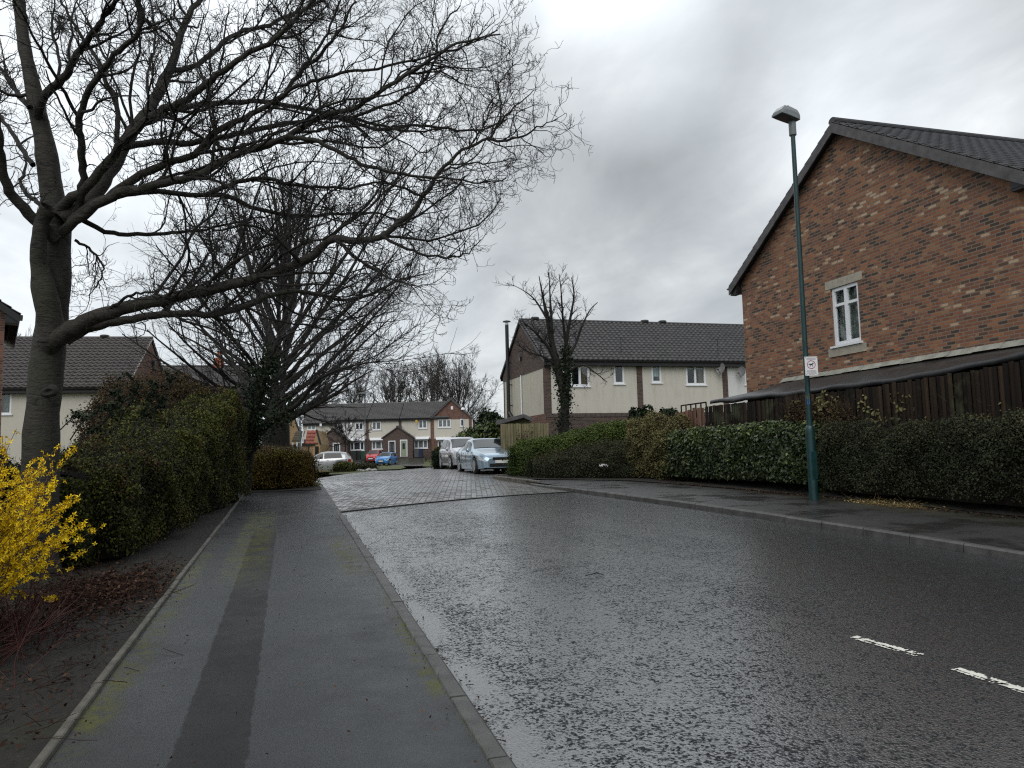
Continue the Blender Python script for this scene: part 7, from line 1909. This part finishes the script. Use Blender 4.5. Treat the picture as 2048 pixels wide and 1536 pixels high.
    for (z, a) in ((0.43, 0.30), (0.385, 0.40), (0.335, 0.36), (-0.23, 0.34), (-0.28, 0.40), (-0.345, 0.34), (-0.395, 0.38), (-0.44, 0.22)):
        x = -a*w_
        while x < a*w_:
            l = random.uniform(0.010, 0.026); m.box(x, min(x+l, a*w_), -0.0062, -0.0042, z*h_-0.004, z*h_+0.004); x += l+0.006
    m.build('small_print', M('print_grey', (0.16, 0.16, 0.18), 0.6), S)
    m = MB()
    for sx_ in (-1, 1):
        for sz_ in (-1, 1): m.lathe([(0.007, -0.008), (0.007, -0.004)], 8, (sx_*w_*0.42, 0, sz_*h_*0.45), 'y')
    m.build('rivets', mat_barge, S)
    return E
main_lamp()
def far_lamp(lab, px, pyb, pyt, Z, mat, head):
    b = P(px, pyb, Z); t = P(px, pyt, Z); H = float(t[2]-b[2]); z0 = gz(b[0], b[1])-0.1; E = thing('street_lamp', lab, 'street lamp', (b[0], b[1], z0)); H = float(t[2])-z0
    m = MB().lathe([(0.095, 0), (0.095, 1.25), (0.055, 1.35), (0.045, H)], 14); m.build('column', mat, E, True)
    m = MB()
    if head == 'box':
        m.prism([(-0.62, H-0.02), (0.12, H-0.02), (0.14, H+0.10), (0.05, H+0.16), (-0.35, H+0.17), (-0.62, H+0.06)], 'y', -0.14, 0.14); m.build('lantern', mat_lamp_grey, E)
    else:
        m.lathe([(0.05, H-0.02), (0.22, H), (0.20, H+0.12), (0.08, H+0.28)], 14); m.build('lantern', mat_plastic_w, E)
        MB().lathe([(0.10, H+0.28), (0.03, H+0.36)], 12).build('finial', mat_black_metal, E)
far_lamp('thin dark lamp column left of the red roofed garage by the amber hedge', 600, 918, 806, 50.0, mat_steel_green, 'box')
far_lamp('dark lamp column in front of the far terrace rising above its roof', 730.5, 925, 786, 78.0, mat_black_metal, 'box')
far_lamp('lamp with small white lantern in front of the gabled end house', 927.5, 915, 819, 84.0, mat_black_metal, 'ball')
far_lamp('distant thin lamp column over the roof of the far terrace', 699, 915, 768, 118.0, mat_lamp_grey, 'box')

# ------------------------------------------------------------------ fences
def fence(name, lab, x0, y0, x1, y1, ztop, zbot, bw, mat, seed, lean=0.02, posts=True, front=None):
    r_ = np.random.default_rng(seed); p0, p1 = np.array([x0, y0]), np.array([x1, y1]); L = np.linalg.norm(p1-p0); d = (p1-p0)/L; n = np.array([d[1], -d[0]])
    loc = np.array([(x0+x1)/2, (y0+y1)/2, 0.5]); E = thing(name, lab, 'fence', loc)
    V, F, A = [], [], []; k = 0; s = 0.0
    while s < L:
        w_ = bw*r_.uniform(0.85, 1.1); zt = (ztop(s/L) if callable(ztop) else ztop)+r_.normal(0, 0.015); zb = zbot
        o = r_.uniform(-0.012, 0.012)+(0.014 if k % 2 else 0); j = r_.normal(0, lean*0.3)
        a, b = p0+d*s+n*o, p0+d*min(s+w_-0.006, L)+n*o; t = 0.018; jd = d*j
        c = []
        for z, q in ((zb, 0), (zt, 1)):
            for pt, th in ((a, 0), (b, 0), (b, t), (a, t)): c.append((pt[0]+jd[0]*q-n[0]*th, pt[1]+jd[1]*q-n[1]*th, z))
        V += c; i = 8*k; F += [(i, i+3, i+2, i+1), (i+4, i+5, i+6, i+7), (i, i+1, i+5, i+4), (i+1, i+2, i+6, i+5), (i+2, i+3, i+7, i+6), (i+3, i, i+4, i+7)]; A += [float(np.clip(r_.normal(0.42, 0.27), 0, 1))]*6
        k += 1; s += w_
    link('boards', np_mesh('boards', np.array(V)-loc, np.array(F), mat, A), E)
    m = MB()
    for zr in (0.35, 0.8):
        z = zbot+((ztop(0.5) if callable(ztop) else ztop)-zbot)*zr
        m.beam((p0[0]-n[0]*0.05-loc[0], p0[1]-n[1]*0.05-loc[1], z-loc[2]), (p1[0]-n[0]*0.05-loc[0], p1[1]-n[1]*0.05-loc[1], z-loc[2]), 0.05, 0.08)
    m.build('rails', mat, E)
    return E
fence('board_fence', 'weathered dark brown board fence under the lean-to roof', 12.17, 20.9, 12.17, 7.5, lambda q: 2.88+0.02*math.sin(q*23)+0.20*float(sstep(0.60, 0.90, q)), 0.4, 0.105, mat_fence, 401)
fence('board_fence', 'reddish brown board fence running from the lean-to roof towards the cream house', 12.17, 25.2, 12.17, 20.95, lambda q: 2.84+0.05*math.sin(q*9), 0.6, 0.13, fence_mat('red_brown_boards', (0.07, 0.04, 0.03), (0.12, 0.065, 0.045), (0.15, 0.10, 0.07)), 402)
fence('board_fence', 'greyer board fence section with a small yellow notice beyond the ivy clumps', 12.17, 30.0, 12.17, 25.25, lambda q: 2.78, 0.6, 0.13, fence_mat('grey_brown_boards', (0.07, 0.055, 0.042), (0.11, 0.085, 0.062), (0.15, 0.125, 0.095)), 403)
nt = on_plane(1272, 840, (12.13, 0, 0), (1, 0, 0))
E = thing('yellow_notice', 'small yellow notice fixed to the fence between the ivy and the golden bush', 'notice', nt, 0); m = MB(); m.box(-0.02, 0, -0.14, 0.14, -0.17, 0.17); m.build('plate', mat_yellow, E); m = MB(); m.box(-0.024, -0.021, -0.09, 0.09, -0.04, 0.02); m.box(-0.024, -0.021, -0.06, 0.06, 0.06, 0.09); m.build('print', M('brown_print', (0.12, 0.06, 0.01), 0.6), E)
# trellis panel above the fence
tp = on_plane(1362, 805, (12.3, 0, 0), (1, 0, 0)); tq = on_plane(1412, 804, (12.3, 0, 0), (1, 0, 0))
E = thing('trellis', 'short dark trellis panel standing above the reddish fence', 'trellis', (12.3, (tp[1]+tq[1])/2, 2.7)); m = MB(); hl = abs(tp[1]-tq[1])/2
m.box(-0.02, 0.02, -hl, hl, 0.32, 0.36); m.box(-0.02, 0.02, -hl, hl, 0.10, 0.13)
for q in np.linspace(-hl, hl, 6): m.box(-0.015, 0.015, q-0.018, q+0.018, -0.1, 0.32)
m.build('lattice', mat_fence, E)
# olive fence and shed beyond the green hedge
a = P(1001, 880, 31); b = P(1098, 880, 29.5); 
fence('board_fence', 'olive green mossy board fence in front of the garden shed', a[0], a[1], b[0], b[1], lambda q: float(P(1040, 845+4*q, 30)[2]), 0.6, 0.14, mat_fence_pale, 404)
def shed():
    Z = 32.5; o = P(1000, 850, Z); E = thing('garden_shed', 'garden shed with a low pale felt roof below the black flue', 'shed', (o[0], o[1], gz(o[0], o[1])), -ALPHA+R(0)); zb = gz(o[0], o[1])
    sc = Z/FPX; X = lambda px: (px-1000)*sc; zz = lambda py: float(P(1020, py, Z)[2])-zb; D = 2.6
    xr = X(1048); xl = X(1000); xR = X(1066)
    m = MB(); m.prism([(X(1004), 0), (xR-0.1, 0), (xR-0.1, zz(842)), (xr, zz(833)), (X(1004), zz(843))], 'y', 0, D); m.build('wall', mat_fence_pale, E)
    m = MB(); m.prism([(xr, zz(832)), (xl-0.15, zz(845)), (xl-0.15, zz(845)+0.07), (xr, zz(832)+0.07)], 'y', -0.25, D+0.1); m.prism([(xr, zz(832)+0.07), (xr, zz(832)), (xR, zz(841)), (xR, zz(841)+0.07)], 'y', -0.25, D+0.1); m.build('roof', M('pale_wet_felt', (0.14, 0.14, 0.15), 0.25), E)
    m = MB(); m.beam((xr, -0.27, zz(833)), (xl-0.15, -0.27, zz(846)), 0.03, 0.14); m.beam((xr, -0.27, zz(833)), (xR, -0.27, zz(842)), 0.03, 0.14); m.build('barge_board', mat_barge, E)
shed()
# ------------------------------------------------------------------ small bits
def litter_bag():
    c = G(1207, 938); c = np.array([11.2, 23.4, gz(11.2, 23.4)]); c = P(1207, 935, 24.3); r_ = np.random.default_rng(3)
    E = thing('litter_bag', 'crumpled white plastic bag at the foot of the spreading shrub', 'litter', c); n = 12; m = MB()
    for i in range(n):
        for j in range(n):
            u, v = i/(n-1)-.5, j/(n-1)-.5; m.v.append((u*0.22, v*0.24, 0.04*(1-2*abs(u))+0.045*math.sin(u*23+v*9)*math.cos(v*19+u*7)+0.05))
    m.f = [(i*n+j, (i+1)*n+j, (i+1)*n+j+1, i*n+j+1) for i in range(n-1) for j in range(n-1)]; m.build('bag', M('white_film', (0.42, 0.42, 0.42), 0.4, 0.1, 12), E)
litter_bag()
tw_ = G(1190, 1153, -0.06); E = thing('fallen_twig', 'small dark twig lying on the wet road', 'twig', (tw_[0], tw_[1], gz(4, tw_[1])-0.045)); m = MB(); m.tube([(-0.11, 0.02, 0), (-0.03, 0, 0.015), (0.03, 0.02, 0.02), (0.10, -0.02, 0)], 0.006, 6); m.tube([(0.0, 0.01, 0.02), (0.05, 0.07, 0.02), (0.09, 0.08, 0.0)], 0.004, 5); m.build('stick', mat_twig, E)
rb_ = P(1011, 908, 26.2)
E = thing('ribbon', 'small white ribbon loop caught in the end of the clipped green hedge', 'ribbon', rb_, -ALPHA); m = MB(); m.tube([(-0.05, -0.14, -0.10), (-0.045, -0.15, 0.02), (0.0, -0.16, 0.07), (0.045, -0.15, 0.02), (0.05, -0.14, -0.10)], 0.010, 6); m.build('loop', mat_signwhite, E)
